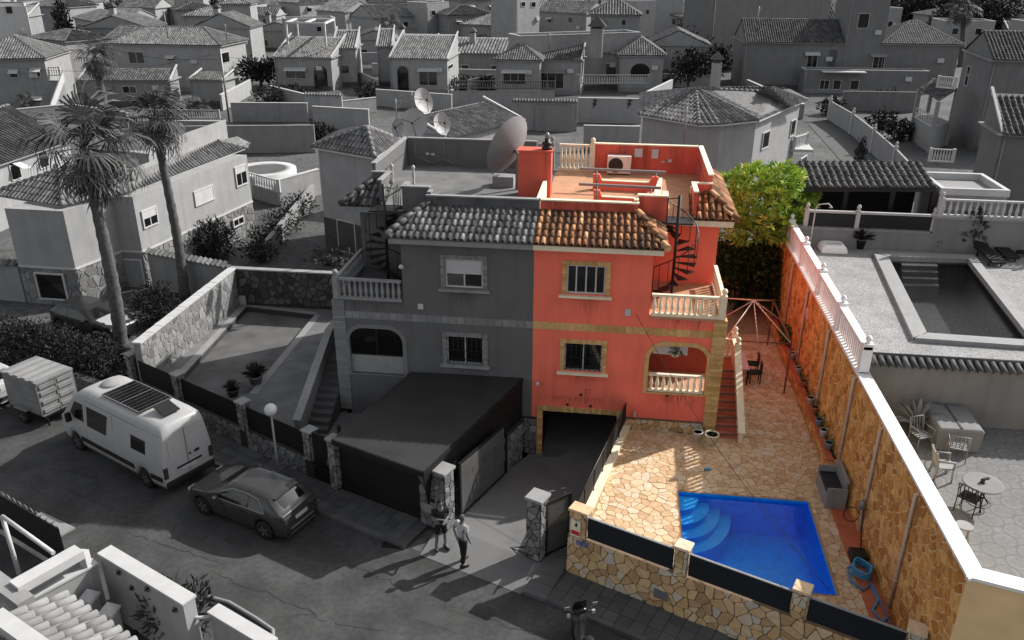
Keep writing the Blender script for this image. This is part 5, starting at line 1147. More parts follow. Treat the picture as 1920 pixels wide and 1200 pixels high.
e = MB(); e.box(q.x-.5, q.y-.02, ZR+.06, q.x+.5, q.y+.36, ZR+.8); e.build('casing', mat('beige_casing', (.72, .63, .56), .5), ac, bevel=.02)
e = MB(); e.lathe((q.x-.14, q.y-.02, ZR+.42), [(.31, 0), (.31, -.02), (.28, -.03)][::1], 24, axis='y'); e.build('fan_grille', M['metal_d'], ac)
e = MB(); [e.box(q.x+x-.05, q.y, ZR, q.x+x+.05, q.y+.36, ZR+.06) for x in (-.4, .4)]; e.build('foot', M['metal_d'], ac)
# low stairwell walls with two grey metal beams
sw_ = thing('roof_stairwell', 'low red scalloped stairwell walls with two grey metal beams on the roof terrace', 'stairwell', (3.1, 7.5, ZR))
a0, a1 = P(1112, 332, ZR+.5), P(1235, 338, ZR+.5); b0, b1 = P(1113, 362, ZR+.5), P(1225, 368, ZR+.5)
for (a, c) in ((a0, a1), (b0, b1)):
    w3 = MB(); w = (c-a); prof = [(0, 0), (1, 0), (1, .62), (.9, .62), (.86, .36), (.14, .36), (.1, .62), (0, .62)]
    w3.slab([Vector((a.x+w.x*u_, a.y+w.y*u_, ZR+h_)) for u_, h_ in prof], (0, .14, 0)); w3.build('wall', M['red'], sw_)
    e = MB(); e.slab([Vector((a.x+w.x*u_, a.y+w.y*u_-.02, ZR+.36)) for u_ in (.14, .86)]+[Vector((a.x+w.x*u_, a.y+w.y*u_+.16, ZR+.36)) for u_ in (.86, .14)], (0, 0, .035)); e.build('coping', M['cream'], sw_)
    e = MB(); e.beam((a.x-.55, a.y-.12, ZR+.85), (c.x+.25, c.y-.12, ZR+.85), .1, .09); e.build('beam', M['metal_g'], sw_)
    for u_ in (.05, .95): e = MB(); e.tube([(a.x+w.x*u_, a.y-.1, ZR), (a.x+w.x*u_, a.y-.1, ZR+.85)], .035, 6); e.build('post', M['metal_g'], sw_)
e = MB(); e.slab([(a1.x, a1.y, ZR), (b1.x, b1.y, ZR), (b1.x, b1.y, ZR+.6), (a1.x, a1.y, ZR+.6)], (.14, 0, 0)); e.build('wall', M['cream'], sw_)
# cylinder flue on the chimney block, cable coils on the grey terrace
t = thing('chimney_cowl', 'black spun metal cowl on top of the red chimney block', 'chimney cowl', (.25, 5.0, 9.81)); e = MB(); e.lathe((.25, 5.0, 9.81), [(.2, 0), (.2, .1), (.12, .12), (.2, .2), (.2, .26), (.1, .3), (.1, .4)], 14); e.build('cowl', M['metal_d'], t); e = MB(); e.lathe((.25, 5.0, 10.2), [(.08, 0), (.1, .15), (.04, .25)], 10); e.build('cap', M['metal_g'], t)
q = P(950, 322, ZR); e = MB(); e.tube([(q.x+.38*math.cos(a)+.3, q.y+.3*math.sin(a)-.3, ZR+.35+.28*math.sin(a)) for a in [k*.45 for k in range(15)]], .03, 6); e.solo('cable_coil', M['rubber'], 'loop of black cable hanging under the very large dish', 'cable')
q = P(940, 350, ZR); t = thing('dish_base', 'pale masonry block carrying the mast of the very large dish', 'base', q); e = MB(); e.box(q.x-.35, q.y-.1, ZR, q.x+.5, q.y+.5, ZR+.42); e.build('block', M['pale_w'], t)
for k, (px, py) in enumerate(((736, 345), (776, 348))):
    q = P(px, py, ZR); t = thing('newel_column', ['left small white newel at the grey roof terrace stair opening', 'right small white newel at the grey roof terrace stair opening'][k], 'newel', q, 'newels on the grey roof terrace'); e = MB(); e.lathe(q, [(.06, 0), (.06, .1), (.04, .2), (.07, .45), (.04, .6), (.07, .7), (.08, .78), (.0, .86)], 10); e.build('shaft', M['white_t'], t)

# overhead cable from the red facade down across the terrace
a = PY(1193, 590, -.02); c = fl(1556, 1108); e = MB(); e.tube([a.lerp(c, k/16)+Vector((0, 0, -.5*math.sin(math.pi*k/16))) for k in range(17)], .009, 5); e.solo('overhead_cable', M['rubber'], 'thin overhead cable from the red facade across the blue pool', 'cable')
# ------------------------------------------------------------------ vehicles (x forwards, y to the left)
def lerp_tab(tab, x):
    if x <= tab[0][0]: return tab[0][1]
    for (a, va), (b, vb) in zip(tab, tab[1:]):
        if x <= b: return va+(vb-va)*(x-a)/(b-a)
    return tab[-1][1]
class Body:
    def __init__(s, top, wid, belt, tuck, floor, wheels, wr, n=90):
        s.top, s.wid, s.belt, s.tuck, s.floor, s.wheels, s.wr = top, wid, belt, tuck, floor, wheels, wr
        s.L = top[-1][0]; s.H = max(z for _, z in top); s.xs = [s.L*i/n for i in range(n+1)]
        s.xs[0] = .001
    def wtop(s, x, b, t): return lerp_tab(s.wid, x)*(1-s.tuck*max(0, (t-b))/max(.1, s.H-b))
    def y(s, x, z):
        t = lerp_tab(s.top, x); b = min(lerp_tab(s.belt, x), t-.03); w = lerp_tab(s.wid, x)
        if z <= b: return w*(.985 if z > b-.1 else 1)
        return w*.985+(s.wtop(x, b, t)-w*.985)*(z-b)/max(.02, .88*(t-b))
    def ring(s, x):
        t = lerp_tab(s.top, x); b = min(lerp_tab(s.belt, x), t-.03); w = lerp_tab(s.wid, x); fl_ = s.floor
        for wx in s.wheels:
            if abs(x-wx) < s.wr*1.16: fl_ = max(fl_, s.wr+math.sqrt(max(0, (s.wr*1.16)**2-(x-wx)**2)))
        fl_ = min(fl_, b-.06); wt = s.wtop(x, b, t); h = b-fl_
        side = [(w*.93, fl_), (w*.99, fl_+.18*h), (w*1.0, fl_+.55*h), (w*.985, b), (w*.985+(wt-w*.985)*.55, b+(t-b)*.48), (wt, b+(t-b)*.86), (wt*.93, b+(t-b)*.96), (wt*.6, t), (0, t+.012)]
        return [(x, -y, z) for y, z in side]+[(x, y, z) for y, z in side[-2::-1]]
    def build(s, mt, parent): b = MB(); b.loft([s.ring(x) for x in s.xs]); return b.build('body', mt, parent)
    def side_panel(s, poly, mt, parent, name, sides=(1, -1), off=.008, th=.012):
        for sd_ in sides:
            b = MB(); pts = []
            n = len(poly)
            for i in range(n):
                for k in range(3): a, c = poly[i], poly[(i+1) % n]; x = a[0]+(c[0]-a[0])*k/3; z = a[1]+(c[1]-a[1])*k/3; pts.append((x, sd_*(s.y(x, z)+off), z))
            b.slab(pts, (0, -sd_*th, 0)); b.build(name, mt, parent)
    def top_panel(s, quad, mt, parent, name, lift=.012):
        """panel on the upper surface: rows of (x, half width share)"""
        b = MB(); rows = []
        for x, f in quad:
            t = lerp_tab(s.top, x); bb = min(lerp_tab(s.belt, x), t-.03); wt = s.wtop(x, bb, t)*f
            rows.append([(x, -wt, t-.035*f+lift), (x, -wt*.6, t+lift), (x, 0, t+lift+.012), (x, wt*.6, t+lift), (x, wt, t-.035*f+lift)])
        b.loft(rows, True, False, False); b.build(name, mt, parent)
def wheel(parent, x, y, r, w=.2, spokes=5):
    b = MB(); sg = 1 if y > 0 else -1
    b.lathe((x, y-sg*w/2, r), [(r*.62, -w/2), (r*.93, -w/2), (r, -w*.3), (r, w*.3), (r*.93, w/2), (r*.62, w/2)], 24, axis='y'); wh = b.build('wheel', M['rubber'], parent)
    b = MB(); b.lathe((x, y-sg*w/2, r), [(r*.6, -w*.35), (r*.62, w*.42*1), (r*.5, w*.42), (.0, w*.25)] if sg > 0 else [(.0, -w*.25), (r*.5, -w*.42), (r*.62, -w*.42), (r*.6, w*.35)], 20, axis='y')
    for k in range(spokes): a = k*2*math.pi/spokes; b.obox((x+r*.3*math.cos(a), y-sg*w/2+sg*w*.42, r+r*.3*math.sin(a)), (r*.3*math.cos(a), 0, r*.3*math.sin(a)), (-.035*math.sin(a), 0, .035*math.cos(a)), (0, .02, 0))
    b.build('rim', M['rim'], wh)
M['rim'] = mat('wheel_rim', g(.25), .35, .1, 5, metal=.6); M['lamp_r'] = mat('red_lamp_grey', g(.05), .25, .1, 5, spec=.6); M['lamp_w'] = mat('clear_lamp', g(.5), .15, .1, 5, spec=.7)
M['plate'] = mat('number_plate', g(.6), .4, .02, 5)
# white camper van
vn = thing('camper_van', 'white camper van with a solar panel and dark side windows at the kerb', 'van', local=True)
M['vanwhite'] = mat('van_white', g(.5), .35, .05, 1.2, spec=.5)
vb = Body([(0, 2.28), (.04, 2.5), (.12, 2.58), (.6, 2.62), (4.2, 2.64), (4.7, 2.56), (5.05, 2.36), (5.85, 1.42), (6.3, 1.12), (6.42, .85)],
          [(0, .93), (.12, .98), (.5, 1.0), (5.3, 1.0), (5.9, .96), (6.3, .84), (6.42, .62)], [(0, 1.35), (4.4, 1.35), (5.5, 1.22), (6.42, .8)], .2, .34, (1.15, 5.25), .36)
vb.build(M['vanwhite'], vn)
for x in (1.15, 5.25):
    for y in (1, -1): wheel(vn, x, y*.97, .36, .24, 6)
vb.side_panel([(4.45, 1.45), (5.1, 1.45), (5.3, 1.62), (5.0, 2.08), (4.5, 2.1)], M['glass'], vn, 'door_window')
vb.side_panel([(3.1, 1.38), (4.25, 1.38), (4.25, 2.1), (3.0, 2.1)], M['glass'], vn, 'side_window')
vb.side_panel([(.85, 1.42), (1.65, 1.42), (1.65, 1.9), (.85, 1.9)], M['glass'], vn, 'side_window')
vb.side_panel([(1.62, .62), (4.78, .62), (4.78, .8), (1.62, .8)], M['rubber'], vn, 'side_moulding', th=.02, off=.02)
vb.side_panel([(.1, .62), (.68, .62), (.68, .8), (.1, .8)], M['rubber'], vn, 'side_moulding', th=.02, off=.02)
for x0 in (2.7, 4.35): vb.side_panel([(x0, .85), (x0+.015, .85), (x0+.015, 2.2), (x0, 2.2)], M['dark_w'], vn, 'door_seam', off=.003, th=.006)
vb.side_panel([(.1, 2.26), (4.4, 2.28), (4.4, 2.31), (.1, 2.29)], M['pale_w'], vn, 'roof_gutter', off=.012)
vb.top_panel([(4.95, .86), (5.2, .88), (5.5, .9), (5.82, .92)], M['glass'], vn, 'windscreen', .015)
e = MB(); e.box(1.35, -.62, 2.66, 3.5, .62, 2.71); sp_ = e.build('solar_panel', M['glass'], vn)
e = MB(); [e.box(1.35+2.15*k/2-.012, -.62, 2.708, 1.35+2.15*k/2+.012, .62, 2.716) for k in range(3)]; e.box(1.35, -.64, 2.705, 3.5, -.61, 2.72); e.box(1.35, .61, 2.705, 3.5, .64, 2.72)
for k in range(1, 10): e.box(1.35+.215*k-.003, -.62, 2.7095, 1.35+.215*k+.003, .62, 2.7125)
e.build('panel_frame', M['metal_g'], sp_)
for x, r_ in ((4.05, .33), (.85, .3)):
    e = MB(); e.lathe((x, -.05, 2.62), [(r_, 0), (r_, .06), (r_*.9, .1), (0, .14)], 20); e.build('roof_vent', M['pale_w'], vn)
e = MB(); e.obox((.75, .0, 2.78), (.3, 0, .08), (0, .3, 0), (0, 0, .02)); e.build('roof_hatch', M['metal_d'], vn)
e = MB(); e.box(-.09, -.92, .38, .05, .92, .6); e.build('rear_bumper', M['rubber'], vn, bevel=.03)
for s_ in (1, -1):
    e = MB(); e.box(-.03, s_*.80 if s_ > 0 else -.94, .75, .04, s_*.94 if s_ > 0 else -.80, 1.15); e.build('tail_light', M['lamp_r'], vn)
    e = MB(); e.obox((5.12, s_*1.14, 1.52), (.06, 0, 0), (0, .1, 0), (0, 0, .17)); e.build('wing_mirror', M['rubber'], vn, bevel=.02)
    e = MB(); e.box(-.012, s_*.36-.3, 1.45, -.004, s_*.36+.3, 2.05); e.build('rear_door_panel', M['vanwhite'], vn)
e = MB(); e.box(-.014, -.006, .62, .0, .006, 2.3); e.build('door_seam', M['dark_w'], vn)
e = MB(); e.box(-.03, -.3, .78, 0, .3, .88); e.build('number_plate', M['plate'], vn)
e = MB(); e.box(-.03, -.5, .92, 0, .45, .97); e.build('plate_lamp_bar', M['rubber'], vn)
e = MB(); [e.box(-.03, y, 1.22, 0, y+.05, 1.3) for y in (-.12, -.32, -.38, -.45)]; e.build('badge', M['rubber'], vn)
rwp, fwp = Vector((-12.24, -4.81)), Vector((-15.9, -2.96)); hd = (fwp-rwp).normalized(); lf = Vector((-hd.y, hd.x))
rr_ = rwp-lf*.97-hd*1.15+(Vector((.0, .0))); place(vn, (rr_.x, rr_.y, 0), math.atan2(hd.y, hd.x))

def hatchback(name, label, paint, loc, rz, chrome=True, bonnet=None):
    t = thing(name, label, 'car', local=True)
    cb = Body([(0, .72), (.05, .98), (.16, 1.03), (.62, 1.36), (.8, 1.41), (1.5, 1.45), (2.15, 1.42), (2.45, 1.34), (3.05, 1.0), (3.5, .93), (3.95, .82), (4.15, .68), (4.22, .5)],
              [(0, .72), (.15, .82), (.5, .88), (1.5, .9), (3.2, .9), (3.8, .86), (4.1, .72), (4.22, .52)], [(0, .95), (.6, .96), (2.5, .91), (3.2, .88), (4.22, .62)], .28, .2, (.78, 3.38), .33)
    cb.build(paint, t)
    for x in (.78, 3.38):
        for y in (1, -1): wheel(t, x, y*.885, .33, .21, 5)
    cb.side_panel([(.78, 1.0), (1.35, .97), (1.35, 1.30), (1.05, 1.27)], M['glass'], t, 'side_window'); cb.side_panel([(1.42, .97), (2.72, .95), (2.5, 1.12), (2.05, 1.30), (1.42, 1.31)], M['glass'], t, 'side_window')
    if bonnet: cb.top_panel([(3.08, 1.0), (3.4, 1.0), (3.7, .98), (3.98, .95)], bonnet, t, 'bonnet', .012)
    if chrome:
        cb.side_panel([(.72, .965), (2.8, .925), (2.8, .95), (.72, .995)], M['metal_g'], t, 'window_trim', off=.014); cb.side_panel([(.74, 1.0), (1.04, 1.29), (1.5, 1.34), (2.08, 1.325), (2.55, 1.14), (2.57, 1.16), (2.09, 1.35), (1.5, 1.365), (1.02, 1.31), (.7, 1.0)], M['metal_g'], t, 'window_trim', off=.014)
    for x0 in (1.38, 2.35): cb.side_panel([(x0, .3), (x0+.012, .3), (x0+.012, .93), (x0, .93)], M['rubber'], t, 'door_seam', off=.002, th=.005)
    for x0 in (1.5, 2.4): cb.side_panel([(x0, .78), (x0+.16, .78), (x0+.16, .82), (x0, .82)], M['rubber'], t, 'door_handle', off=.02, th=.02)
    cb.top_panel([(.22, .78), (.38, .82), (.56, .84)], M['glass'], t, 'rear_window', .012); cb.top_panel([(2.5, .86), (2.75, .88), (3.0, .9)], M['glass'], t, 'windscreen', .012)
    e = MB(); e.box(.5, -.52, 1.33, .72, .52, 1.37); e.build('roof_spoiler', paint, t, bevel=.015)
    for s_ in (1, -1):
        e = MB(); e.box(-.0, min(s_*.38, s_*.74), .78, .1, max(s_*.38, s_*.74), .9); e.build('tail_light', M['lamp_r'], t, bevel=.02)
        e = MB(); e.box(3.98, min(s_*.45, s_*.74), .62, 4.14, max(s_*.45, s_*.74), .72); e.build('headlight', M['lamp_w'], t, bevel=.02)
        e = MB(); e.obox((2.62, s_*.99, .98), (.07, 0, 0), (0, .09, 0), (0, 0, .06)); e.build('wing_mirror', paint, t, bevel=.03)
    e = MB(); e.box(-.015, -.26, .66, .03, .26, .78); e.build('number_plate', M['plate'], t)
    e = MB(); e.box(-.03, -.68, .28, .08, .68, .46); e.build('rear_bumper', M['rubber'], t, bevel=.03)
    e = MB(); e.box(-.04, -.5, .45, .03, .5, .475); e.box(-.035, -.55, .3, .02, .55, .32); e.build('bumper_trim', M['metal_g'], t)
    place(t, loc, rz); return t
rwp, fwp = P(491, 1010, 0), P(388, 968, 0); hd = (fwp-rwp).normalized(); lf = Vector((-hd.y, hd.x, 0)); mid = (rwp+fwp)/2
M['greypaint'] = mat('grey_car_paint', g(.05), .2, .06, 1, spec=.5); M['whitepaint'] = mat('white_car_paint', g(.5), .35, .04, 1, spec=.5); M['blackpaint'] = mat('black_car_paint', g(.02), .25, .05, 1, spec=.5)
c0 = mid-lf*.885-hd*2.08
hatchback('parked_car', 'dark grey hatchback with chrome window trim parked behind the camper van', M['greypaint'], (c0.x, c0.y, 0), math.atan2(hd.y, hd.x))
q = P(35, 730, .5); hatchback('parked_car', 'white car cut off by the left edge beside the box trailer', M['whitepaint'], (q.x-.2, q.y-.45, 0), math.atan2(hd.y, hd.x), False)
q = P(185, 625, 0.1); hatchback('parked_car', 'black car with a pale bonnet parked behind the dark hedge', M['blackpaint'], (q.x-2.4, q.y+1.1, 0), R(-18), False, M['whitepaint'])
# box trailer
tr = thing('box_trailer', 'grey ribbed box trailer parked between the white car and the van', 'trailer', local=True)
M['trailer'] = mat('trailer_grey', g(.28), .5, .12, 2, stain=.3, dark=g(.1))
e = MB(); e.box(0, -.72, .5, 2.1, .72, 1.85); e.build('box', M['trailer'], tr)
e = MB(); e.box(-.05, -.76, 1.85, 2.15, .76, 1.93); lid = e.build('lid', M['trailer'], tr)
for x in (.15, .62, 1.09, 1.56):
    e = MB(); e.box(x, -.72, 1.93, x+.26, .72, 1.965); e.build('lid_rib', M['pale_w'], lid)
for s_ in (-.36, .36):
    for z in (.62, .98, 1.34, 1.62):
        e = MB(); e.box(-.05, s_-.31, z, .0, s_+.31, z+.17); e.build('door_rib', M['trailer'], tr, bevel=.012)
e = MB(); [e.box(.0, s_*.745-.025, .52, .06, s_*.745+.025, 1.84) for s_ in (1, -1)]; e.box(-.03, -.03, .55, .0, .03, 1.82); e.build('corner_post', M['metal_g'], tr)
for z in (.7, 1.0, 1.3, 1.6):
    e = MB(); [e.box(.05, s_*.735-.012, z, 2.05, s_*.735+.012, z+.05) for s_ in (1, -1)]; e.build('side_rib', M['trailer'], tr)
for s_ in (1, -1): wheel(tr, 1.1, s_*.92, .29, .17, 4); e = MB(); e.box(.72, min(s_*.74, s_*.95), .62, 1.48, max(s_*.74, s_*.95), .66); e.build('mudguard', M['trailer'], tr)
e = MB(); e.box(0, -.7, .42, 2.1, .7, .5); e.beam((2.1, 0, .45), (3.1, 0, .45), .08, .08); e.tube([(.1, .55, .0), (.1, .55, .45)], .03, 6); e.build('chassis', M['metal_d'], tr)
q = P(100, 806, .0); a_ = math.atan2(hd.y, hd.x); place(tr, (q.x-.05, q.y+.75, 0), a_)
# scooter
sc = thing('motor_scooter', 'black motor scooter with bright mirrors parked at the kerb', 'scooter', local=True)
for x, nm in ((0, 'wheel'), (1.25, 'wheel')):
    b = MB(); b.lathe((x, 0, .26), [(.15, -.05), (.24, -.06), (.26, -.03), (.26, .03), (.24, .06), (.15, .05)], 18, axis='y'); w_ = b.build('wheel', M['rubber'], sc); b = MB(); b.lathe((x, 0, .26), [(.14, -.04), (.15, .04), (0, .05)], 12, axis='y'); b.build('rim', M['rim'], w_)
M['scoot'] = mat('scooter_black', g(.02), .3, .1, 2, spec=.5)
b = MB(); b.loft([[(x, y*w, z0+(z1-z0)*zz) for y, zz in ((-1, 0), (-1, .6), (-.6, 1), (.6, 1), (1, .6), (1, 0))] for x, w, z0, z1 in ((-.42, .08, .55, .72), (-.2, .17, .38, .78), (.2, .19, .3, .76), (.5, .18, .25, .6), (.62, .16, .22, .34), (.9, .16, .22, .34), (.98, .2, .25, .75), (1.08, .2, .35, .95), (1.2, .1, .5, .98))]); b.build('body', M['scoot'], sc)
b = MB(); b.loft([[(x, y*w, z+h*zz) for y, zz in ((-1, 0), (-.8, 1), (.8, 1), (1, 0))] for x, w, z, h in ((-.38, .12, .76, .08), (0, .16, .76, .1), (.35, .14, .72, .08), (.48, .1, .68, .05))]); b.build('seat', M['rubber'], sc)
b = MB(); b.tube([(1.28, 0, .28), (1.06, 0, 1.02)], .03, 8); b.build('fork', M['metal_g'], sc)
b = MB(); b.tube([(.92, -.34, 1.08), (1.04, -.1, 1.04), (1.04, .1, 1.04), (.92, .34, 1.08)], .02, 6); b.build('handlebar', M['metal_d'], sc)
b = MB(); b.box(.98, -.16, .95, 1.16, .16, 1.12); b.build('instrument_cowl', M['scoot'], sc, bevel=.04)
b = MB(); b.slab([(1.1, -.2, 1.08), (1.1, .2, 1.08), (.98, .16, 1.42), (.98, -.16, 1.42)], (.01, 0, .0)); b.build('windshield', M['glass'], sc)
for s_ in (1, -1):
    b = MB(); b.tube([(.98, s_*.2, 1.07), (.96, s_*.34, 1.26)], .01, 5); b.obox((.95, s_*.38, 1.28), (.012, 0, 0), (0, .07, 0), (0, 0, .045)); b.build('mirror', M['metal_g'], sc)
    b = MB(); b.box(.9, min(s_*.3, s_*.38), 1.0, .96, max(s_*.3, s_*.38), 1.1); b.build('hand_guard', M['lamp_w'], sc)
b = MB(); b.obox((-.3, .16, .33), (.28, 0, .03), (0, .05, 0), (0, 0, .06)); b.build('exhaust', M['metal_g'], sc, bevel=.02)
b = MB(); b.box(-.5, -.1, .6, -.42, .1, .68); b.build('tail_light', M['lamp_w'], sc)
q = P(1085, 1150, .9); hv = Vector((-.38, .92)).normalized(); place(sc, (q.x+.42, q.y-1.02, 0), math.atan2(hv.y, hv.x))

# ------------------------------------------------------------------ street lamp with a white globe
q = P(525, 905, .1); lp_ = thing('street_lamp', 'thin street lamp with a white globe on the pavement before the yard', 'street lamp', q)
zt = HZ(q, 757)
e = MB(); e.tube([q, (q.x, q.y, q.z+.5), (q.x, q.y, zt-.3)], [.06, .045, .035], 8); e.build('pole', M['metal_g'], lp_); e = MB(); e.lathe((q.x, q.y, q.z), [(.12, 0), (.1, .06), (.06, .1)], 10); e.build('base', M['metal_d'], lp_)
e = MB(); e.lathe((q.x, q.y, zt-.22), [(.02, -.2)]+[(.21*math.sin(a), -.21*math.cos(a)) for a in [math.pi*k/10 for k in range(1, 11)]], 18); e.build('globe', mat('opal_globe', g(.75), .3, .02, 2), lp_)

# ------------------------------------------------------------------ people
M['skin'] = mat('skin_grey', g(.2), .6, .06, 12); M['hair'] = mat('dark_hair', g(.015), .7, .3, 40); M['hair2'] = mat('grey_hair', g(.09), .7, .3, 40)
M['shirt_d'] = mat('black_shirt', g(.016), .85, .12, 6); M['shirt_w'] = mat('white_shirt', g(.52), .85, .06, 6); M['trous'] = mat('black_trousers', g(.014), .85, .12, 6); M['shoe'] = mat('dark_shoe', g(.02), .6, .1, 6)
def skinned(name, verts, edges, rad, mt, parent, root=0, sub=1):
    me = bpy.data.meshes.new(name); me.from_pydata(verts, edges, []); me.materials.append(mt); o = bpy.data.objects.new(name, me); C.objects.link(o); o.parent = parent; OFF[o.name] = (0, 0, 0)
    sk = o.modifiers.new('skin', 'SKIN'); sk.use_smooth_shade = True
    for i, v in enumerate(me.skin_vertices[0].data): r_ = rad[i]; v.radius = r_ if isinstance(r_, tuple) else (r_, r_); v.use_root = (i == root)
    ss = o.modifiers.new('subsurf', 'SUBSURF'); ss.levels = sub; ss.render_levels = sub
    return o
def person(label, loc, rz, elbows, wrists, feet, hair, shirt, legs, shorts, look=0):
    t = thing('person', label, 'person', local=True)
    V_ = [(0, 0, .96), (0, 0, 1.14), (.01, 0, 1.34), (0, 0, 1.46), (.012, 0, 1.54), (.02, 0, 1.63), (.015, 0, 1.70)]
    Rr = [(.15, .115), (.135, .1), (.155, .11), (.07, .06), (.052, .055), (.078, .088), (.055, .065)]
    E_ = [(0, 1), (1, 2), (2, 3), (3, 4), (4, 5), (5, 6)]
    def add(p, r, frm): V_.append(p); Rr.append(r); E_.append((frm, len(V_)-1)); return len(V_)-1
    hands = []
    for s_, el, wr in ((1, elbows[0], wrists[0]), (-1, elbows[1], wrists[1])):
        sh = add((0, s_*.185, 1.41), .058, 2); e_ = add(el, .043, sh); w_ = add(wr, .03, e_); d = (Vector(wr)-Vector(el)).normalized(); pm = Vector(wr)+d*.06; p_ = add(tuple(pm), (.036, .022), w_)
        sx = d.cross(Vector((0, 0, 1))); sx = sx.normalized() if sx.length > .1 else Vector((1, 0, 0))
        for k, (ln_, o_) in enumerate(((.075, -.03), (.088, -.01), (.083, .011), (.066, .03))): add(tuple(pm+d*ln_+sx*o_+Vector((.012, 0, -.006))), .0085, p_)
        add(tuple(pm+d*.02+sx*(-.055*s_)), .01, p_)
    for s_, ft in ((1, feet[0]), (-1, feet[1])):
        hp = add((0, s_*.09, .9), .095, 0); kn = add(((ft[0])*.5+.02, s_*.095+(ft[1]-s_*.09)*.5, .5), .062, hp); an = add((ft[0], ft[1], .09), .042, kn); add((ft[0]+.16*math.cos(ft[2]), ft[1]+.16*math.sin(ft[2]), .04), (.04, .03), an)
    skinned('body', V_, E_, Rr, M['skin'], t, 0, 2)
    # clothes follow the same joints a little further out
    sv = [(0, 0, .93), (0, 0, 1.14), (.01, 0, 1.34), (0, 0, 1.45)]; sr = [(.17, .135), (.16, .125), (.175, .13), (.085, .075)]; se = [(0, 1), (1, 2), (2, 3)]
    for s_, el in ((1, elbows[0]), (-1, elbows[1])):
        sv.append((0, s_*.19, 1.41)); sr.append(.078); se.append((2, len(sv)-1)); a = Vector((0, s_*.19, 1.41)).lerp(Vector(el), .72); sv.append(tuple(a)); sr.append(.07); se.append((len(sv)-2, len(sv)-1))
    skinned('shirt', sv, se, sr, shirt, t, 0, 2)
    tv = [(0, 0, .99), (0, 0, .92)]; tr_ = [(.165, .13), (.16, .13)]; te = [(0, 1)]
    for s_, ft in ((1, feet[0]), (-1, feet[1])):
        tv.append((0, s_*.095, .84)); tr_.append(.105); te.append((1, len(tv)-1)); kn = ((ft[0])*.5+.02, s_*.095+(ft[1]-s_*.09)*.5, .52); tv.append(kn); tr_.append(.085); te.append((len(tv)-2, len(tv)-1))
        if not shorts: tv.append((ft[0], ft[1], .1)); tr_.append(.068); te.append((len(tv)-2, len(tv)-1))
    skinned('shorts' if shorts else 'trousers', tv, te, tr_, legs, t, 0, 2)
    for s_, ft in ((1, feet[0]), (-1, feet[1])):
        d = Vector((math.cos(ft[2]), math.sin(ft[2]), 0)); b = MB(); c_ = Vector((ft[0], ft[1], 0)); sd_ = Vector((-d.y, d.x, 0))
        b.loft([[c_+d*x+sd_*y*w+Vector((0, 0, z*h)) for y, z in ((-1, 0), (-1, .6), (-.5, 1), (.5, 1), (1, .6), (1, 0))] for x, w, h in ((-.08, .035, .09), (-.02, .045, .11), (.08, .05, .085), (.18, .045, .06), (.21, .025, .04))]); b.build('shoe', M['shoe'], t)
    hd_ = Vector((.022, 0, 1.635)); b = MB(); rings = []
    for k in range(9):
        ph = math.pi*.62*k/8; rings.append([hd_+Vector((.104*math.sin(ph)*math.cos(a)-.012, .089*math.sin(ph)*math.sin(a), .108*math.cos(ph)+.012)) if not (math.cos(a) > .25 and ph > .95) else hd_+Vector((.09*math.sin(.95)*math.cos(a)-.012, .08*math.sin(.95)*math.sin(a), .108*math.cos(.95)+.006)) for a in [j*2*math.pi/16 for j in range(16)]])
    b.loft(rings); b.build('hair', hair, t)
    b = MB(); b.slab([(.108, -.012, 1.60), (.108, .012, 1.60), (.102, .007, 1.645), (.102, -.007, 1.645)], (.018, 0, -.006)); b.build('nose', M['skin'], t)
    b = MB(); [b.lathe((.104, s_*.032, 1.643), [(.009, -.004), (.009, .004)], 8) for s_ in (1, -1)]; b.box(.1, -.022, 1.572, .107, .022, 1.579); b.build('facial_features', M['hair'], t)
    for s_ in (1, -1): b = MB(); b.lathe((.01, s_*.094, 1.625), [(.012, -.025), (.018, 0), (.014, .025)], 8); b.build('ear', M['skin'], t)
    place(t, loc, rz); return t
q = P(828, 1028, .06); person('person in a black T-shirt and dark shorts standing with both forearms held in front', (q.x, q.y, .085), R(-60), [(.06, .24, 1.16), (.06, -.24, 1.16)], [(.24, .06, 1.12), (.25, -.02, 1.2)], [(.02, .12, .3), (-.02, -.16, -.2)], M['hair'], M['shirt_d'], M['trous'], True)
q = P(868, 1056, .05); person('person in a white T-shirt and black trousers with one hand behind the back', (q.x, q.y, .045), R(50), [(-.1, .27, 1.18), (-.04, -.27, 1.17)], [(-.17, .06, 1.02), (.06, -.26, .93)], [(.1, .12, .1), (-.12, -.13, -.3)], M['hair2'], M['shirt_w'], M['trous'], False)

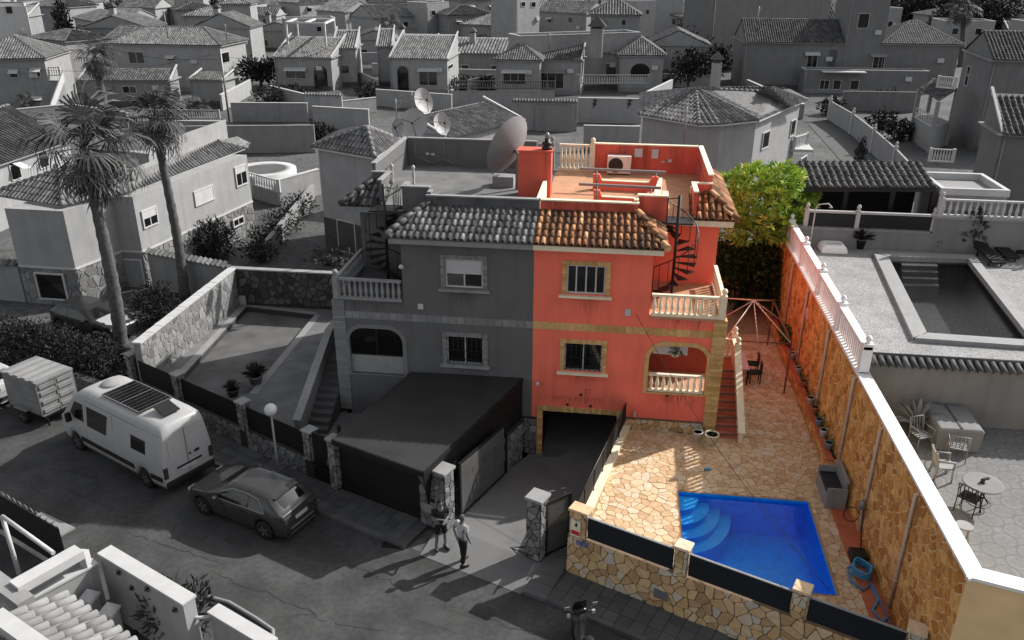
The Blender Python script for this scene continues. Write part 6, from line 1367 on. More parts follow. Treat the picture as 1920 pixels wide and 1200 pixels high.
# ------------------------------------------------------------------ house corner at the bottom left, below the camera
gl_ = 'white walls'
def topped_wall(name, a, b_, th, z, label, mt=None, ct=None, h0=0., inward=1):
    a = Vector(a); b_ = Vector(b_); u = (b_-a); u.z = 0; u.normalize(); n_ = Vector((-u.y, u.x, 0))*inward; t = thing(name, label, 'wall', (a.x, a.y, h0))
    e = MB(); e.slab([Vector((p.x, p.y, h0)) for p in (a, b_, b_+n_*th, a+n_*th)], (0, 0, z-h0)); e.build('wall', mt or M['white_w'], t)
    if ct is not None and ct == M['tile_d']:
        T = MB(); f_ = -n_ if n_.dot(Vector((CAM.x, CAM.y, 0))-a) < 0 else n_; base_ = (a, b_) if f_ is not n_ else (a+n_*th, b_+n_*th); o_ = f_*.2; up_ = -f_*(.2+th/2)+Vector((0, 0, .2)); pa, pb = [Vector((p.x, p.y, z+.03))+o_ for p in base_]
        roof_sheet(T, [pa, pb, pb+up_, pa+up_], .3, .5); T.build('coping_tiles', M['tile_g'], t)
    e = MB(); e.slab([Vector((p.x, p.y, z)) for p in (a-n_*.03-u*.03, b_-n_*.03+u*.03, b_+n_*(th+.03)+u*.03, a+n_*(th+.03)-u*.03)], (0, 0, .06)); e.build('coping', ct or M['white_t'], t); return t
z = 2.1
wa, wb = P(186, 1040, z), P(343, 1135, z)
t = topped_wall('garden_wall', wa, wb, .34, z, 'white garden wall with dark ornaments on its inner face at the bottom left')
u = (wb-wa).normalized(); n_ = Vector((u.y, -u.x, 0))
def gecko(parent, c, r_, u, n_, rot=0, solo=None):
    b = MB(); v = Vector((0, 0, 1)); a = u*math.cos(rot)+v*math.sin(rot); w = n_.cross(a)
    b.obox(c, a*r_*.5, w*r_*.16, n_*.012); b.obox(c+a*r_*.62, a*r_*.16, w*r_*.13, n_*.014); b.tube([c-a*r_*.5, c-a*r_*.8+w*r_*.15, c-a*r_*1.05-w*r_*.05], [r_*.09, r_*.06, r_*.02], 6)
    for sx in (-.3, .35):
        for sy in (-1, 1): b.tube([c+a*r_*sx, c+a*r_*(sx+.12)+w*sy*r_*.4, c+a*r_*(sx+.3)+w*sy*r_*.45], r_*.06, 5)
    if solo: return b.solo('wall_ornament', M['metal_d'], solo[0], 'wall ornament', solo[1])
    return b.build('wall_ornament', M['metal_d'], parent)
for (px, py, lb) in ((224, 1073, 'dark lizard ornament highest on the bottom left white wall'), (248, 1102, 'dark lizard ornament in the middle of the bottom left white wall'), (277, 1104, 'dark round lizard ornament right of the middle one on the bottom left wall'), (329, 1143, 'dark lizard ornament nearest the end of the bottom left white wall')):
    p_ = PL(px, py, (wa.x, wa.y), (wb.x, wb.y)); gecko(None, p_+n_*.03, .17, u, n_, .8, (lb, 'lizard ornaments on the bottom left wall'))
q1, q2 = P(182, 1059, 1.9), P(66, 1122, 1.9); topped_wall('garden_wall', q1, q2, .25, 1.9, 'white cross wall running from the ornament wall towards the tiled roof', inward=-1)
t = thing('pergola', 'white pergola beam on posts over the bottom left terrace', 'pergola', P(80, 1090, 0))
a, c = P(148, 1027, 2.6), P(25, 1096, 2.6); e = MB(); e.beam(a-Vector((0, 0, .12)), c-Vector((0, 0, .12)), .42, .24); e.build('beam', M['white_t'], t)
a2, c2 = P(150, 1045, 2.1), P(35, 1112, 2.1); e = MB(); e.beam(a2, c2, .2, .2); e.build('lower_beam', M['pale_w'], t)
e = MB(); p_ = P(157, 1040, 2.3); e.box(p_.x-.1, p_.y-.1, 0, p_.x+.1, p_.y+.1, 2.4); e.build('post', M['white_t'], t)
a, c = P(-20, 1075, 2.5), P(48, 1125, 2.5); e = MB(); e.beam(a-Vector((0, 0, .15)), c-Vector((0, 0, .15)), .4, .3); e.build('beam', M['pale_w'], t)
e = MB(); a, c = P(4, 968, 2.3), P(100, 1037, 2.3); e.tube([a, c], .06, 8); e.tube([a, (a.x, a.y, 0)], .06, 8); e.build('frame_pipe', M['white_t'], t)
t = thing('fence', 'dark mesh fence with wire loops along the street at the bottom left', 'fence', P(60, 1010, 0))
a, c = P(-10, 985, .1), P(128, 1070, .1); e = MB(); e.slab([a, c, c+Vector((0, 0, 1.5)), a+Vector((0, 0, 1.5))], (.03, .03, 0)); e.build('mesh_panel', M['blackp'], t)
for k in range(13):
    p_ = a.lerp(c, (k+.5)/13)+Vector((.02, .02, 1.5)); uu = (c-a).normalized(); e = MB(); e.tube([p_+uu*.13*math.cos(x)+Vector((0, 0, .16*math.sin(x))) for x in [math.pi*j/6 for j in range(7)]], .012, 5); e.build('wire_loop', M['metal_g'], t)
# pale tiled roof at the very corner
hr = thing('tiled_house', 'corner of a house with a pale barrel tile roof at the bottom left', 'house', P(60, 1180, 0))
ze_ = 2.75; eA, eB = P(116, 1112, ze_), P(290, 1230, ze_); uu = (eB-eA).normalized(); back = Vector((uu.y, -uu.x, 0))
if back.x > 0: back = -back
up = back*4.2+Vector((0, 0, 1.15))
laid_roof(hr, [eB, eA, eA+up, eB+up] if (eA-eB).cross(up).z > 0 else [eA, eB, eB+up, eA+up], M['tile_l'], .29, .48, rng=random.Random(9), under=M['tile_l'])
e = MB(); e.slab([Vector((p.x, p.y, 0)) for p in (eA+back*.4-uu*-.3, eB+back*.4, eB+back*4, eA+back*4+uu*.3)], (0, 0, ze_-.1)); e.build('wall', M['white_w'], hr)
a, c = P(-10, 1148, 3.6), P(80, 1212, 3.6); e = MB(); e.beam(a-Vector((0, 0, .3)), c-Vector((0, 0, .3)), .35, .6); e.build('parapet', M['white_t'], hr)
for k, (px, py) in enumerate(((168, 1125), (206, 1150))):
    q = P(px, py, 1.2); t = thing('stair_newel', ['upper white stair newel block between the tiled roof and the ornament wall', 'lower white stair newel block between the tiled roof and the ornament wall'][k], 'newel', (q.x, q.y, 0), 'white stair newels'); e = MB(); e.box(q.x-.16, q.y-.16, 0, q.x+.16, q.y+.16, 1.25); e.build('shaft', M['white_w'], t); e = MB(); e.loft([[(q.x+x*w, q.y+y*w, zz) for x, y in ((-1, -1), (1, -1), (1, 1), (-1, 1))] for w, zz in ((.2, 1.25), (.2, 1.32), (.02, 1.55))], False); e.build('cap', M['white_t'], t)
q = P(200, 1150, .0); e = MB(); e.lathe((q.x+.4, q.y+.6, 0), [(.3, 0), (.36, .25), (.28, .6), (.1, .72)], 12); e.solo('dark_jar', M['metal_d'], 'dark round jar on the floor at the foot of the ornament wall', 'jar')
e = MB(); a, c = P(245, 1195, .02), P(272, 1165, .02); e.beam(a, c, .1, .06); e.solo('floor_drain', M['metal_d'], 'dark floor drain strip on the bottom left courtyard floor', 'drain')
for k, (px, py, r_) in enumerate(((308, 1185, .5), (370, 1190, .45))):
    q = P(px, py, .2); e = MB(); e.tube([q, q+Vector((0, 0, .6))], .03, 5); leaves(e, [(q+Vector((0, 0, .75)), (r_*.9, r_*.9, .7)), (q+Vector((.15, .2, 1.25)), (r_*.5, r_*.5, .4))], 420, .3, random.Random(50+k), asp=4, up=.5)
    e.solo('garden_plant', M['leaf_m'], ['tall feathery plant against the ornament wall', 'low bushy plant past the end of the ornament wall'][k], 'plant')
q1, q2 = P(392, 1150, 1.6), P(500, 1215, 1.6); topped_wall('garden_wall', q1, q2, .3, 1.6, 'low white street wall at the bottom edge of the photo beside the kerb bed')
q = P(378, 1142, 1.5); e = MB(); e.tube([(q.x+.42*math.cos(a), q.y+.3*math.sin(a)*-1, 1.5) for a in [math.pi*j/8 for j in range(9)]], .05, 6); e.solo('arch_trim', M['white_t'], 'small white curved trim beyond the end of the ornament wall', 'trim')
kp = [P(*p_, .0) for p_ in ((362, 1132), (392, 1121), (430, 1132), (480, 1162), (512, 1184), (512, 1205))]
e = MB(); e.tube([p_+Vector((0, 0, .04)) for p_ in kp], .06, 6); e.solo('kerb_edging', M['grey_w'], 'curved low kerb edging of the planted bed on the street', 'kerb')
pd = [P(*p_, .0) for p_ in ((55, 978), (78, 962), (142, 992), (105, 1012))]; e = MB(); e.slab(pd, (0, 0, .06)); e.solo('concrete_slab', M['pale_w'], 'pale concrete slab at the road edge by the mesh fence', 'slab')
# ------------------------------------------------------------------ neighbouring and far houses
def pxwin(parent, a, b, r_, panes=2, frame=.06, mf=None, shutter=0, mg=None):
    """window on the vertical plane through a, b (plan) at the sight lines of a rectangle: frame > panes"""
    p0, p1 = PL(r_[0], r_[3], a, b), PL(r_[2], r_[1], a, b); u = Vector((b[0]-a[0], b[1]-a[1], 0)).normalized(); n_ = Vector((u.y, -u.x, 0))
    if n_.dot(CAM-p0) < 0: n_ = -n_
    w = abs((p1-p0).dot(u))/2; c = (p0+p1)/2; h = abs(p1.z-p0.z)/2; f = MB(); Z = Vector((0, 0, 1)); fr = min(frame, w*.3)
    for (cx, cz, ww, hh) in ((0, h-fr/2, w, fr/2), (0, -h+fr/2, w, fr/2), (-w+fr/2, 0, fr/2, h-fr), (w-fr/2, 0, fr/2, h-fr)): f.obox(c+u*cx+Z*cz+n_*.03, u*ww, Z*hh, n_*.05)
    for k in range(1, panes): f.obox(c+u*(-w+2*w*k/panes)+n_*.03, u*.025, Z*(h-fr), n_*.035)
    if shutter: f.obox(c+Z*(h-fr-shutter*h)+n_*.03, u*(w-fr), Z*shutter*h, n_*.03)
    fo = f.build('window', mf or M['white_t'], parent)
    for k in range(panes): e = MB(); e.obox(c+u*(-w+fr+(2*w-2*fr)*(k+.5)/panes)+n_*.02, u*(w-fr)/panes*.97, Z*(h-fr), n_*.012); e.build('pane', mg or M['glass'], fo)
    return fo
def chimney(parent, p, w, h, mt=None):
    e = MB(); p = Vector(p); e.box(p.x-w/2, p.y-w/2, p.z, p.x+w/2, p.y+w/2, p.z+h); e.build('chimney', mt or M['white_w'], parent)
    e = MB(); q = [(-1, -1), (1, -1), (1, 1), (-1, 1)]; e.loft([[(p.x+x*s_, p.y+y*s_, p.z+h+zz) for x, y in q] for s_, zz in ((w*.42, -.02), (w*.42, .25), (w*.75, .25), (.02, .25+w*.8))], False); e.build('chimney_cap', M['tile_d'], parent)
def bg_house(label, fl, fr, ze, depth, roof='hip', rise=1.3, wall='white_w', tile='tile_g', wins=(), rwins=(), lwins=(), doors=(), over=.35, pitch=.3, row=.45, name='house', zb=-.2, chim=None, AB=None, arches=()):
    A, B = AB or (P(*fl, ze), P(*fr, ze)); u = B-A; u.z = 0; Ln = u.length; u.normalize(); n_ = Vector((-u.y, u.x, 0)); t = thing(name, label, 'house', ((A.x+B.x)/2, (A.y+B.y)/2, 0)); Z = Vector((0, 0, 1))
    W = lambda x, y, z: Vector((A.x, A.y, 0))+u*x+n_*y+Z*z
    e = MB(); e.slab([W(0, 0, zb), W(Ln, 0, zb), W(Ln, depth, zb), W(0, depth, zb)], (0, 0, ze-zb))
    if roof == 'gable_u':
        for x in (0, Ln): e.slab([W(x, 0, ze), W(x, depth, ze), W(x, depth/2, ze+rise)], u*(.02 if x == 0 else -.02))
    if roof == 'gable_n': e.slab([W(0, 0, ze), W(Ln, 0, ze), W(Ln/2, 0, ze+rise)], n_*depth)
    if roof == 'shed': e.slab([W(0, 0, ze), W(0, depth, ze), W(0, depth, ze+rise)], u*Ln)
    if roof == 'flat':
        for (a, c, d_, g_) in ((0, 0, Ln, .18), (0, depth-.18, Ln, depth), (0, .18, .18, depth-.18), (Ln-.18, .18, Ln, depth-.18)): e.slab([W(a, c, ze), W(d_, c, ze), W(d_, g_, ze), W(a, g_, ze)], (0, 0, rise))
    e.build('wall', M[wall], t)
    rg = random.Random(int(A.x*37+A.y*11) % 1000); o = over; T = MB(); cap = MB(); z0 = ze+.06
    if roof == 'hip':
        m_ = min(Ln, depth)/2; r0, r1 = (W(m_, depth/2, ze+rise), W(Ln-m_, depth/2, ze+rise)) if Ln > depth else (W(Ln/2, m_, ze+rise), W(Ln/2, depth-m_, ze+rise))
        a, b, c, d_ = W(-o, -o, z0), W(Ln+o, -o, z0), W(Ln+o, depth+o, z0), W(-o, depth+o, z0)
        if Ln > depth: fs = [[a, b, r1, r0], [c, d_, r0, r1], [b, c, r1], [d_, a, r0]]; hips = [(a, r0), (b, r1), (c, r1), (d_, r0), (r0, r1)]
        else: fs = [[a, b, r0], [b, c, r1, r0], [c, d_, r1], [d_, a, r0, r1]]; hips = [(a, r0), (b, r0), (c, r1), (d_, r1), (r0, r1)]
        for f in fs: roof_sheet(T, f, pitch, row, rng=rg)
        for p, q in hips:
            if (q-p).length > .3: k = MB(); ridge(k, p, q, .15, rg); k.build('ridge_tiles', M['ridge'], t)
    elif roof == 'gable_u':
        r0, r1 = W(-.1, depth/2, ze+rise+.06), W(Ln+.1, depth/2, ze+rise+.06); roof_sheet(T, [W(-.1, -o, z0-.06), W(Ln+.1, -o, z0-.06), r1, r0], pitch, row, rng=rg); roof_sheet(T, [W(Ln+.1, depth+o, z0-.06), W(-.1, depth+o, z0-.06), r0, r1], pitch, row, rng=rg); ridge(cap, r0, r1, .13, rg)
    elif roof == 'gable_n':
        r0, r1 = W(Ln/2, -.1, ze+rise+.08), W(Ln/2, depth+.1, ze+rise+.08); roof_sheet(T, [W(Ln+o, -.1, z0-.1), W(Ln+o, depth+.1, z0-.1), r1, r0], pitch, row, rng=rg); roof_sheet(T, [W(-o, depth+.1, z0-.1), W(-o, -.1, z0-.1), r0, r1], pitch, row, rng=rg); ridge(cap, r0, r1, .13, rg)
    elif roof == 'shed':
        roof_sheet(T, [W(-.05, -o, z0-.1), W(Ln+.05, -o, z0-.1), W(Ln+.05, depth*.9, ze+rise*.9+.06), W(-.05, depth*.9, ze+rise*.9+.06)], pitch, row, rng=rg)
        k = MB(); k.slab([W(-.1, -.05, ze+.0), W(.08, -.05, ze), W(.08, depth, ze+rise+.3), W(-.1, depth, ze+rise+.3)], (0, 0, .14)); k.build('verge', M['white_t'], t); k = MB(); k.slab([W(Ln-.08, -.05, ze), W(Ln+.1, -.05, ze), W(Ln+.1, depth, ze+rise+.3), W(Ln-.08, depth, ze+rise+.3)], (0, 0, .14)); k.build('verge', M['white_t'], t)
    if T.v: T.build('roof', M[tile], t); k = MB(); k.slab([W(-o+.05, -o+.05, ze-.12), W(Ln+o-.05, -o+.05, ze-.12), W(Ln+o-.05, depth+o-.05, ze-.12), W(-o+.05, depth+o-.05, ze-.12)], (0, 0, .1)); k.build('eaves', M['pale_w'], t)
    if cap.v: cap.build('ridge_tiles', M['ridge'], t)
    if roof == 'flat': k = MB(); [k.slab([W(a-.04, c-.04, ze+rise), W(d_+.04, c-.04, ze+rise), W(d_+.04, g_+.04, ze+rise), W(a-.04, g_+.04, ze+rise)], (0, 0, .06)) for (a, c, d_, g_) in ((0, 0, Ln, .18), (0, depth-.18, Ln, depth), (0, .26, .18, depth-.26), (Ln-.18, .26, Ln, depth-.26))]; k.build('coping', M['white_t'], t)
    Ap, Bp = W(0, 0, 0), W(Ln, 0, 0)
    for w in wins: pxwin(t, Ap, Bp, w[:4], w[4] if len(w) > 4 else 2)
    for w in rwins: pxwin(t, Bp, W(Ln, depth, 0), w[:4], 1)
    for w in lwins: pxwin(t, Ap, W(0, depth, 0), w[:4], 1)
    for w in doors: pxwin(t, Ap, Bp, w[:4], 1, .05, M['pale_w'], 0, M['dark_w'])
    for (x0, y0, x1, y1) in arches:
        p0, p1 = PL(x0, y1, Ap, Bp), PL(x1, y0, Ap, Bp); w = abs((p1-p0).dot(u))/2; c = (p0+p1)/2; hz = abs(p1.z-p0.z); zb_ = min(p0.z, p1.z); r_ = min(w, hz*.6)
        pts = [(-w, 0), (w, 0), (w, hz-r_)]+[(w*math.cos(a), hz-r_+r_*math.sin(a)) for a in [math.pi*i/12 for i in range(1, 12)]]+[(-w, hz-r_)]
        for grow, dp_, mt_, nm in ((.14, .03, M['pale_w'], 'arch_trim'), (0, .05, M['glass'], 'arch_shade_panel')):  # flush dark panel; its colour stands for the shade of a recess
            e = MB(); e.slab([Vector((c.x, c.y, zb_))+u*(x_*(1+grow/max(w, .2)))+Z*(z_*(1+grow*.6/hz))-n_*dp_ for x_, z_ in pts], n_*.02); e.build(nm, mt_, t)
    # drain pipe, base course, a cooling unit and a lamp: what any of these fronts carries
    e = MB(); e.tube([W(.18, -.08, zb+.3), W(.18, -.08, ze-.1)], .05, 5); e.build('downpipe', M['pale_w'], t)
    e = MB(); e.slab([W(.02, -.02, zb), W(Ln-.02, -.02, zb), W(Ln-.02, -.05, zb), W(.02, -.05, zb)], (0, 0, .75)); e.build('base_course', M['dark_w'] if rg.random() < .5 else M['grey_w'], t)
    for w in wins:
        if roof != 'flat' and rg.random() < .6:
            p0, p1 = PL(w[0], w[1], Ap, Bp), PL(w[2], w[1], Ap, Bp); e = MB(); dz = Vector((0, 0, -.35)); e.slab([p0-u*.15-n_*.05, p1+u*.15-n_*.05, p1+u*.15-n_*.75+dz, p0-u*.15-n_*.75+dz], (0, 0, .04)); e.build('awning', M['white_t'] if rg.random() < .6 else M['grey_w'], t)
    if Ln > 5: x_ = rg.uniform(.75, .9)*Ln; e = MB(); e.slab([W(x_-.4, -.32, ze*.62), W(x_+.4, -.32, ze*.62), W(x_+.4, -.02, ze*.62), W(x_-.4, -.02, ze*.62)], (0, 0, .55)); e.build('cooling_unit', M['white_t'], t)
    if chim: chimney(t, W(*chim[:3]), chim[3], chim[4], M['pale_w'])
    return t, W, Ln

# ---- white L shaped house at the left
ZG = 0.
B0 = P(157, 574, ZG); ZPL = HZ(B0, 504); ZEv = HZ(B0, 396); A0 = P(52, 567, ZG)
C0 = P(229, 470, ZPL); D0 = P(267, 472, ZPL); E0 = P(473, 377, ZPL)
print('L house', B0, A0, C0, D0, E0, ZPL, ZEv)
V2 = lambda p: (p.x, p.y)
du_ = (D0-C0)
lh = thing('white_house', 'white L shaped house with stone plinth and tiled roof behind the palms', 'house', ((A0.x+E0.x)/2, (A0.y+E0.y)/2, 0))
ab = (A0-B0); ab.z = 0; bc = (C0-B0); bc.z = 0
back_E = E0+ab.normalized()*9; back_A = A0+bc.normalized()*(bc.length+9)
foot = [V2(A0), V2(B0), V2(C0), V2(D0), V2(E0), V2(back_E), V2(back_A)]
e = MB(); e.prism(foot, ZPL, ZEv); e.build('wall', M['white_w'], lh)
rs = random.Random(61)
e = MB(); e.prism([(p[0], p[1]) for p in foot], -.2, ZPL-.02); pli = e.build('plinth', M['lgrey_m'], lh)
for p, q in ((A0, B0), (B0, C0), (D0, E0)):
    u = Vector((q.x-p.x, q.y-p.y, 0)); stones('plinth_stone', cells(rect(0, 0, u.length, ZPL-.02), .42, rs, .05, .85), (p.x, p.y, 0), u, (0, 0, 1), M['grey_stone'], pli, .03, 90, rs)
e = MB()
for p, q in ((A0, B0), (B0, C0), (C0, D0), (D0, E0)): u = Vector((q.x-p.x, q.y-p.y, 0)).normalized(); n_ = Vector((u.y, -u.x, 0)); e.slab([Vector((p.x, p.y, ZPL-.06))+n_*.06, Vector((q.x, q.y, ZPL-.06))+n_*.06, Vector((q.x, q.y, ZPL-.06)), Vector((p.x, p.y, ZPL-.06))], (0, 0, .1))
e.build('string_course', M['white_t'], lh)
z1 = ZEv+.08; eL = P(-20, 364, z1); eB = P(118, 388, z1); eC = P(249, 361, z1); ap = P(113, 318, z1+1.25); ap2 = P(236, 305, z1+1.25)
T = MB(); rg = random.Random(62); bl_ = eL+(eC-eB); roof_sheet(T, [eL, eB, ap], .27, .42, rng=rg); roof_sheet(T, [eB, eC, ap2, ap], .27, .42, rng=rg)
eD = P(250, 357, z1); eE = P(464, 277, z1); rD = P(247, 325, z1+.75); rE = P(408, 264, z1+.75); roof_sheet(T, [eD, eE, rE, rD], .27, .42, rng=rg); bk_ = rE+(rE-eE)*.2+Vector((-1.5, 3.0, -.5)); roof_sheet(T, [eE, P(470, 268, z1), rE+Vector((.6, 1.5, 0)), rE], .27, .42, rng=rg)
T.build('roof', M['tile_g'], lh); k = MB(); ridge(k, eB, ap, .14, rg); ridge(k, ap, ap2, .14, rg); ridge(k, eL, ap, .14, rg); ridge(k, eE, rE, .13, rg); ridge(k, eD, rD, .13, rg); k.build('ridge_tiles', M['ridge'], lh)
k = MB(); k.slab([P(-20, 366, ZEv), P(118, 390, ZEv), P(249, 363, ZEv), P(236, 330, ZEv)], (0, 0, .07)); k.slab([P(250, 359, ZEv), P(464, 279, ZEv), P(452, 272, ZEv), P(248, 345, ZEv)], (0, 0, .07)); k.build('eaves', M['white_t'], lh)
zp = z1+1.3; w1_, w2_, w3_ = P(237, 300, zp), P(410, 247, zp), P(445, 243, zp)
e = MB(); e.slab([Vector((rD.x, rD.y, ZEv)), Vector((rE.x, rE.y, ZEv)), Vector((rE.x, rE.y, zp-.35)), Vector((rD.x, rD.y, zp-.35))], (-.12, .18, 0)); e.slab([Vector((p.x, p.y, ZEv)) for p in (rD+Vector((-1, 3.5, 0)), rE+Vector((-1, 3.5, 0)))]+[Vector((p.x, p.y, zp+.1)) for p in (rE+Vector((-1, 3.5, 0)), rD+Vector((-1, 3.5, 0)))], (-.1, .2, 0)); e.build('roof_parapet', M['white_w'], lh)
for (a, b, r_, sh) in ((A0, B0, (76, 513, 119, 560), 0), (D0, E0, (366, 345, 398, 388), .9), (D0, E0, (269, 385, 291, 430), .4), (D0, E0, (443, 306, 459, 352), .3), (D0, E0, (437, 403, 455, 428), 0)): dn_ = Vector(((b-a).y, -(b-a).x, 0)).normalized()*(.09 if sh == 0 else 0); a = a+dn_; b = b+dn_; pxwin(lh, V2(a), V2(b), r_, 1 if r_[0] < 100 else 2, .08, None, sh)
pxwin(lh, V2(C0), V2(D0), (231, 486, 266, 545), 1, .08, M['white_t'], 0, M['pale_w'])
# walls, hedge and yard of the left plot
topped_wall('garden_wall', P(0, 690, 0)+Vector((-.3, .3, 0)), P(222, 765, 0), .25, .75, 'low grey wall under the dark hedge along the street', M['grey_w'], M['grey_w'], inward=1)
q0, q1 = P(272, 545, 0), P(430, 580, 0); topped_wall('garden_wall', (D0.x+.3, D0.y-.1, 0), P(434, 560, .3), .25, 2.0, 'plastered wall with a dark tile coping beside the white house door', M['pale_w'], M['tile_d'])
topped_wall('garden_wall', P(-30, 560, 0), (A0.x-.1, A0.y, 0), .25, 2.0, 'pale wall with a tile edge left of the white house', M['pale_w'], M['tile_d'])
h0, h1 = P(-15, 650, .9), P(196, 705, .9); e = MB(); leaves(e, [(h0.lerp(h1, (k+.5)/9)+Vector((.2, .5, .1+.1*(k % 2))), (1.1, 1.0, 1.15)) for k in range(9)], 17000, .14, random.Random(63)); hg = e.solo('hedge', M['leaf_d'], 'long dark clipped hedge behind the street wall at the left', 'hedge')
def blob_bush(c, r, n, sz, label, mt='leaf_d', up=0, name='bush', seed=1, asp=2.2): e = MB(); c = Vector(c); e.lathe(c-Vector((0, 0, r[2])), [(r[0]*.2, 0), (r[0]*.35, r[2])], 8); leaves(e, [(c, r)], n, sz, random.Random(seed), asp, up); return e.solo(name, M[mt], label, 'bush')
q = P(292, 572, .95); blob_bush(q, (1.15, 1.15, 1.05), 4200, .13, 'round clipped dark bush beside the stone boundary wall', seed=64)
q = P(395, 452, 1.1); blob_bush(q, (1.45, 1.2, 1.2), 2200, .36, 'shaggy dark bush with long leaves below the white house wall', seed=65, asp=5)
for k, (px, py, r_) in enumerate(((488, 470, .8), (505, 440, .9), (530, 415, 1.0), (560, 385, 1.0))): q = P(px, py, .7); blob_bush(q, (r_*1.3, r_*1.1, r_*.8), 700, .2, ['nearest dark hedge bush along the back garden path', 'second dark hedge bush along the back garden path', 'third dark hedge bush along the back garden path', 'farthest dark hedge bush along the back garden path'][k], seed=66+k)
q = P(620, 482, 1.0); blob_bush(q, (1.2, .7, .5), 500, .3, 'pale leafy shrub above the dark stone wall', 'leaf_m', seed=70, asp=4)
q = P(660, 735, 1.0); blob_bush(q, (.8, .6, .9), 400, .45, 'dark palm like shrub between the stair and the carport', 'leaf_d', .4, seed=71, asp=7)
q = P(480, 718, ZL); potplant(q, .3, .35, .7, 90, 'spiky plant in a pale pot in the left yard', M['grey_w'], M['leaf_m'], seed=72, spiky=True)
q = P(438, 742, ZL); potplant(q, .25, .3, .5, 50, 'low straggly plant behind the black screen in the left yard', M['dark_w'], M['leaf_m'], seed=73, spiky=True)
q = P(456, 568, ZL); t = thing('planter_box', 'white square planter with a small plant at the pool corner', 'planter', q); e = MB(); e.box(q.x-.28, q.y-.28, ZL, q.x+.28, q.y+.28, ZL+.5); e.build('box', M['white_t'], t); e = MB(); leaves(e, [(q+Vector((0, 0, .6)), (.25, .25, .2))], 60, .15, random.Random(3)); e.build('foliage', M['leaf_d'], t)
topped_wall('garden_wall', P(500, 480, .3), P(590, 365, .3), .22, 1.0, 'sloping pale wall between the two back garden paths', M['grey_w'], M['pale_w'])

# ---- palms
M['leaf_p'] = mat('pale_palm_leaf', g(.13), .7, .2, 2, ramp=[(0, g(.05)), (.6, g(.13)), (1, g(.24))])
def fan_leaf(rng, L_=1.0):
    b = MB(); b.tube([(0, 0, 0), (L_*.3, 0, .05), (L_*.52, 0, .03)], [.016, .012, .009], 5); n = 25; G = Vector((0, 0, -1))
    for k in range(n):
        a = R(-120+240*k/(n-1))+rng.uniform(-.05, .05); ln = L_*(.62-.10*abs(a)/2)*rng.uniform(.85, 1.1); c = Vector((L_*.5, 0, .02)); d = Vector((math.cos(a), math.sin(a), 0)); s_ = Vector((-d.y, d.x, 0))*.017*L_; b.r = rng.random()*.9+.05
        m1 = c+d*ln*.5+Vector((0, 0, .015)); m2 = c+d*ln*.8+G*.16*ln; tip = c+d*ln*.92+G*rng.uniform(.35, .6)*ln
        b.add([c, m1-s_, m1+s_], [(0, 1, 2)]); b.add([m1-s_, m1+s_, m2+s_*.8, m2-s_*.8], [(0, 1, 2, 3)]); b.add([m2-s_*.8, m2+s_*.8, tip], [(0, 1, 2)])
    b.r = 0
    return b
rp3 = random.Random(80)
fronds = [fan_leaf(rp3).mesh('frond', M['leaf_m'] if k else M['leaf_p']) for k in range(3)]
def palm(base, top, r0, r1, n, fl_, label, wind=0):
    base = Vector(base); top = Vector(top); t = thing('palm_tree', label, 'palm tree', base); e = MB(); pts = []; rad = []
    for k in range(29): s_ = k/28; pts.append(base.lerp(top, s_)+Vector((.25*math.sin(s_*3.14)*(1-s_), 0, 0))); rad.append((r0+(r1-r0)*s_)*(1+(.10 if k % 2 else -.03)))
    rad[0] *= 1.3; e.tube(pts, rad, 10); tk = e.build('trunk', M['bark'], t)
    e = MB(); e.lathe(top-Vector((0, 0, .8)), [(r1*.9, 0), (r1*1.7, .35), (r1*1.5, .75), (r1*.7, 1.05)], 10)
    rr = random.Random(len(label)*7)
    for k in range(22): a = rr.uniform(0, 6.28); p_ = top+Vector((r1*1.3*math.cos(a), r1*1.3*math.sin(a), rr.uniform(-.7, .0))); d = Vector((math.cos(a), math.sin(a), -1.2)); s_ = Vector((-math.sin(a), math.cos(a), 0))*.06; e.add([p_-s_, p_+s_, p_+d*.45], [(0, 1, 2)])
    e.build('leaf_base', M['bark'], t)
    for k in range(n):
        az = k*2.399+rr.uniform(-.3, .3); el = R(75-150*(k/n)**.8)+rr.uniform(-.15, .15); o = bpy.data.objects.new('frond', fronds[k % 3]); C.objects.link(o); o.parent = t
        o.location = top+Vector((0, 0, .15))-base
        d = Vector((math.cos(az)*math.cos(el)+wind, math.sin(az)*math.cos(el), math.sin(el))).normalized(); s_ = d.cross(Vector((0, 0, 1))); s_ = s_.normalized() if s_.length > .05 else Vector((1, 0, 0)); up = s_.cross(d)
        o.rotation_euler = Matrix((d, -s_, up)).transposed().to_euler(); L2 = fl_*rr.uniform(.85, 1.15); o.scale = (L2, L2*.95, L2)
    return t
b_ = P(228, 655, .2); palm(b_, PY(160, 285, b_.y+.2), .3, .2, 24, 2.45, 'nearest tall fan palm with a windblown crown by the street wall', .35)
b_ = P(346, 556, .2); palm(b_, PY(290, 228, b_.y+.2), .26, .17, 20, 1.85, 'slimmer fan palm right of the nearest palm in front of the white house', .35)
b_ = P(198, 225, 0); palm(b_, PY(178, 112, b_.y+.2), .42, .3, 28, 2.3, 'farther fan palm with a rough trunk before the two storey house', .35)
b_ = P(728, 95, 0); palm(b_, PY(728, 52, b_.y), .5, .3, 22, 2.6, 'distant squat palm between the roofs near the top')
b_ = P(1800, 125, 0); palm(b_, PY(1808, 15, b_.y), .45, .35, 24, 3.2, 'large shaded palm among dark trees at the top right')
q = P(50, 195, .8)
palm((q.x, q.y, 0), (q.x, q.y, .9), .2, .2, 20, 1.3, 'low dark palm below the balustraded stair at the left')
q = P(375, 207, .4); palm((q.x, q.y, 0), (q.x, q.y, .5), .2, .2, 18, 1.5, 'small dark palm before the two storey house')

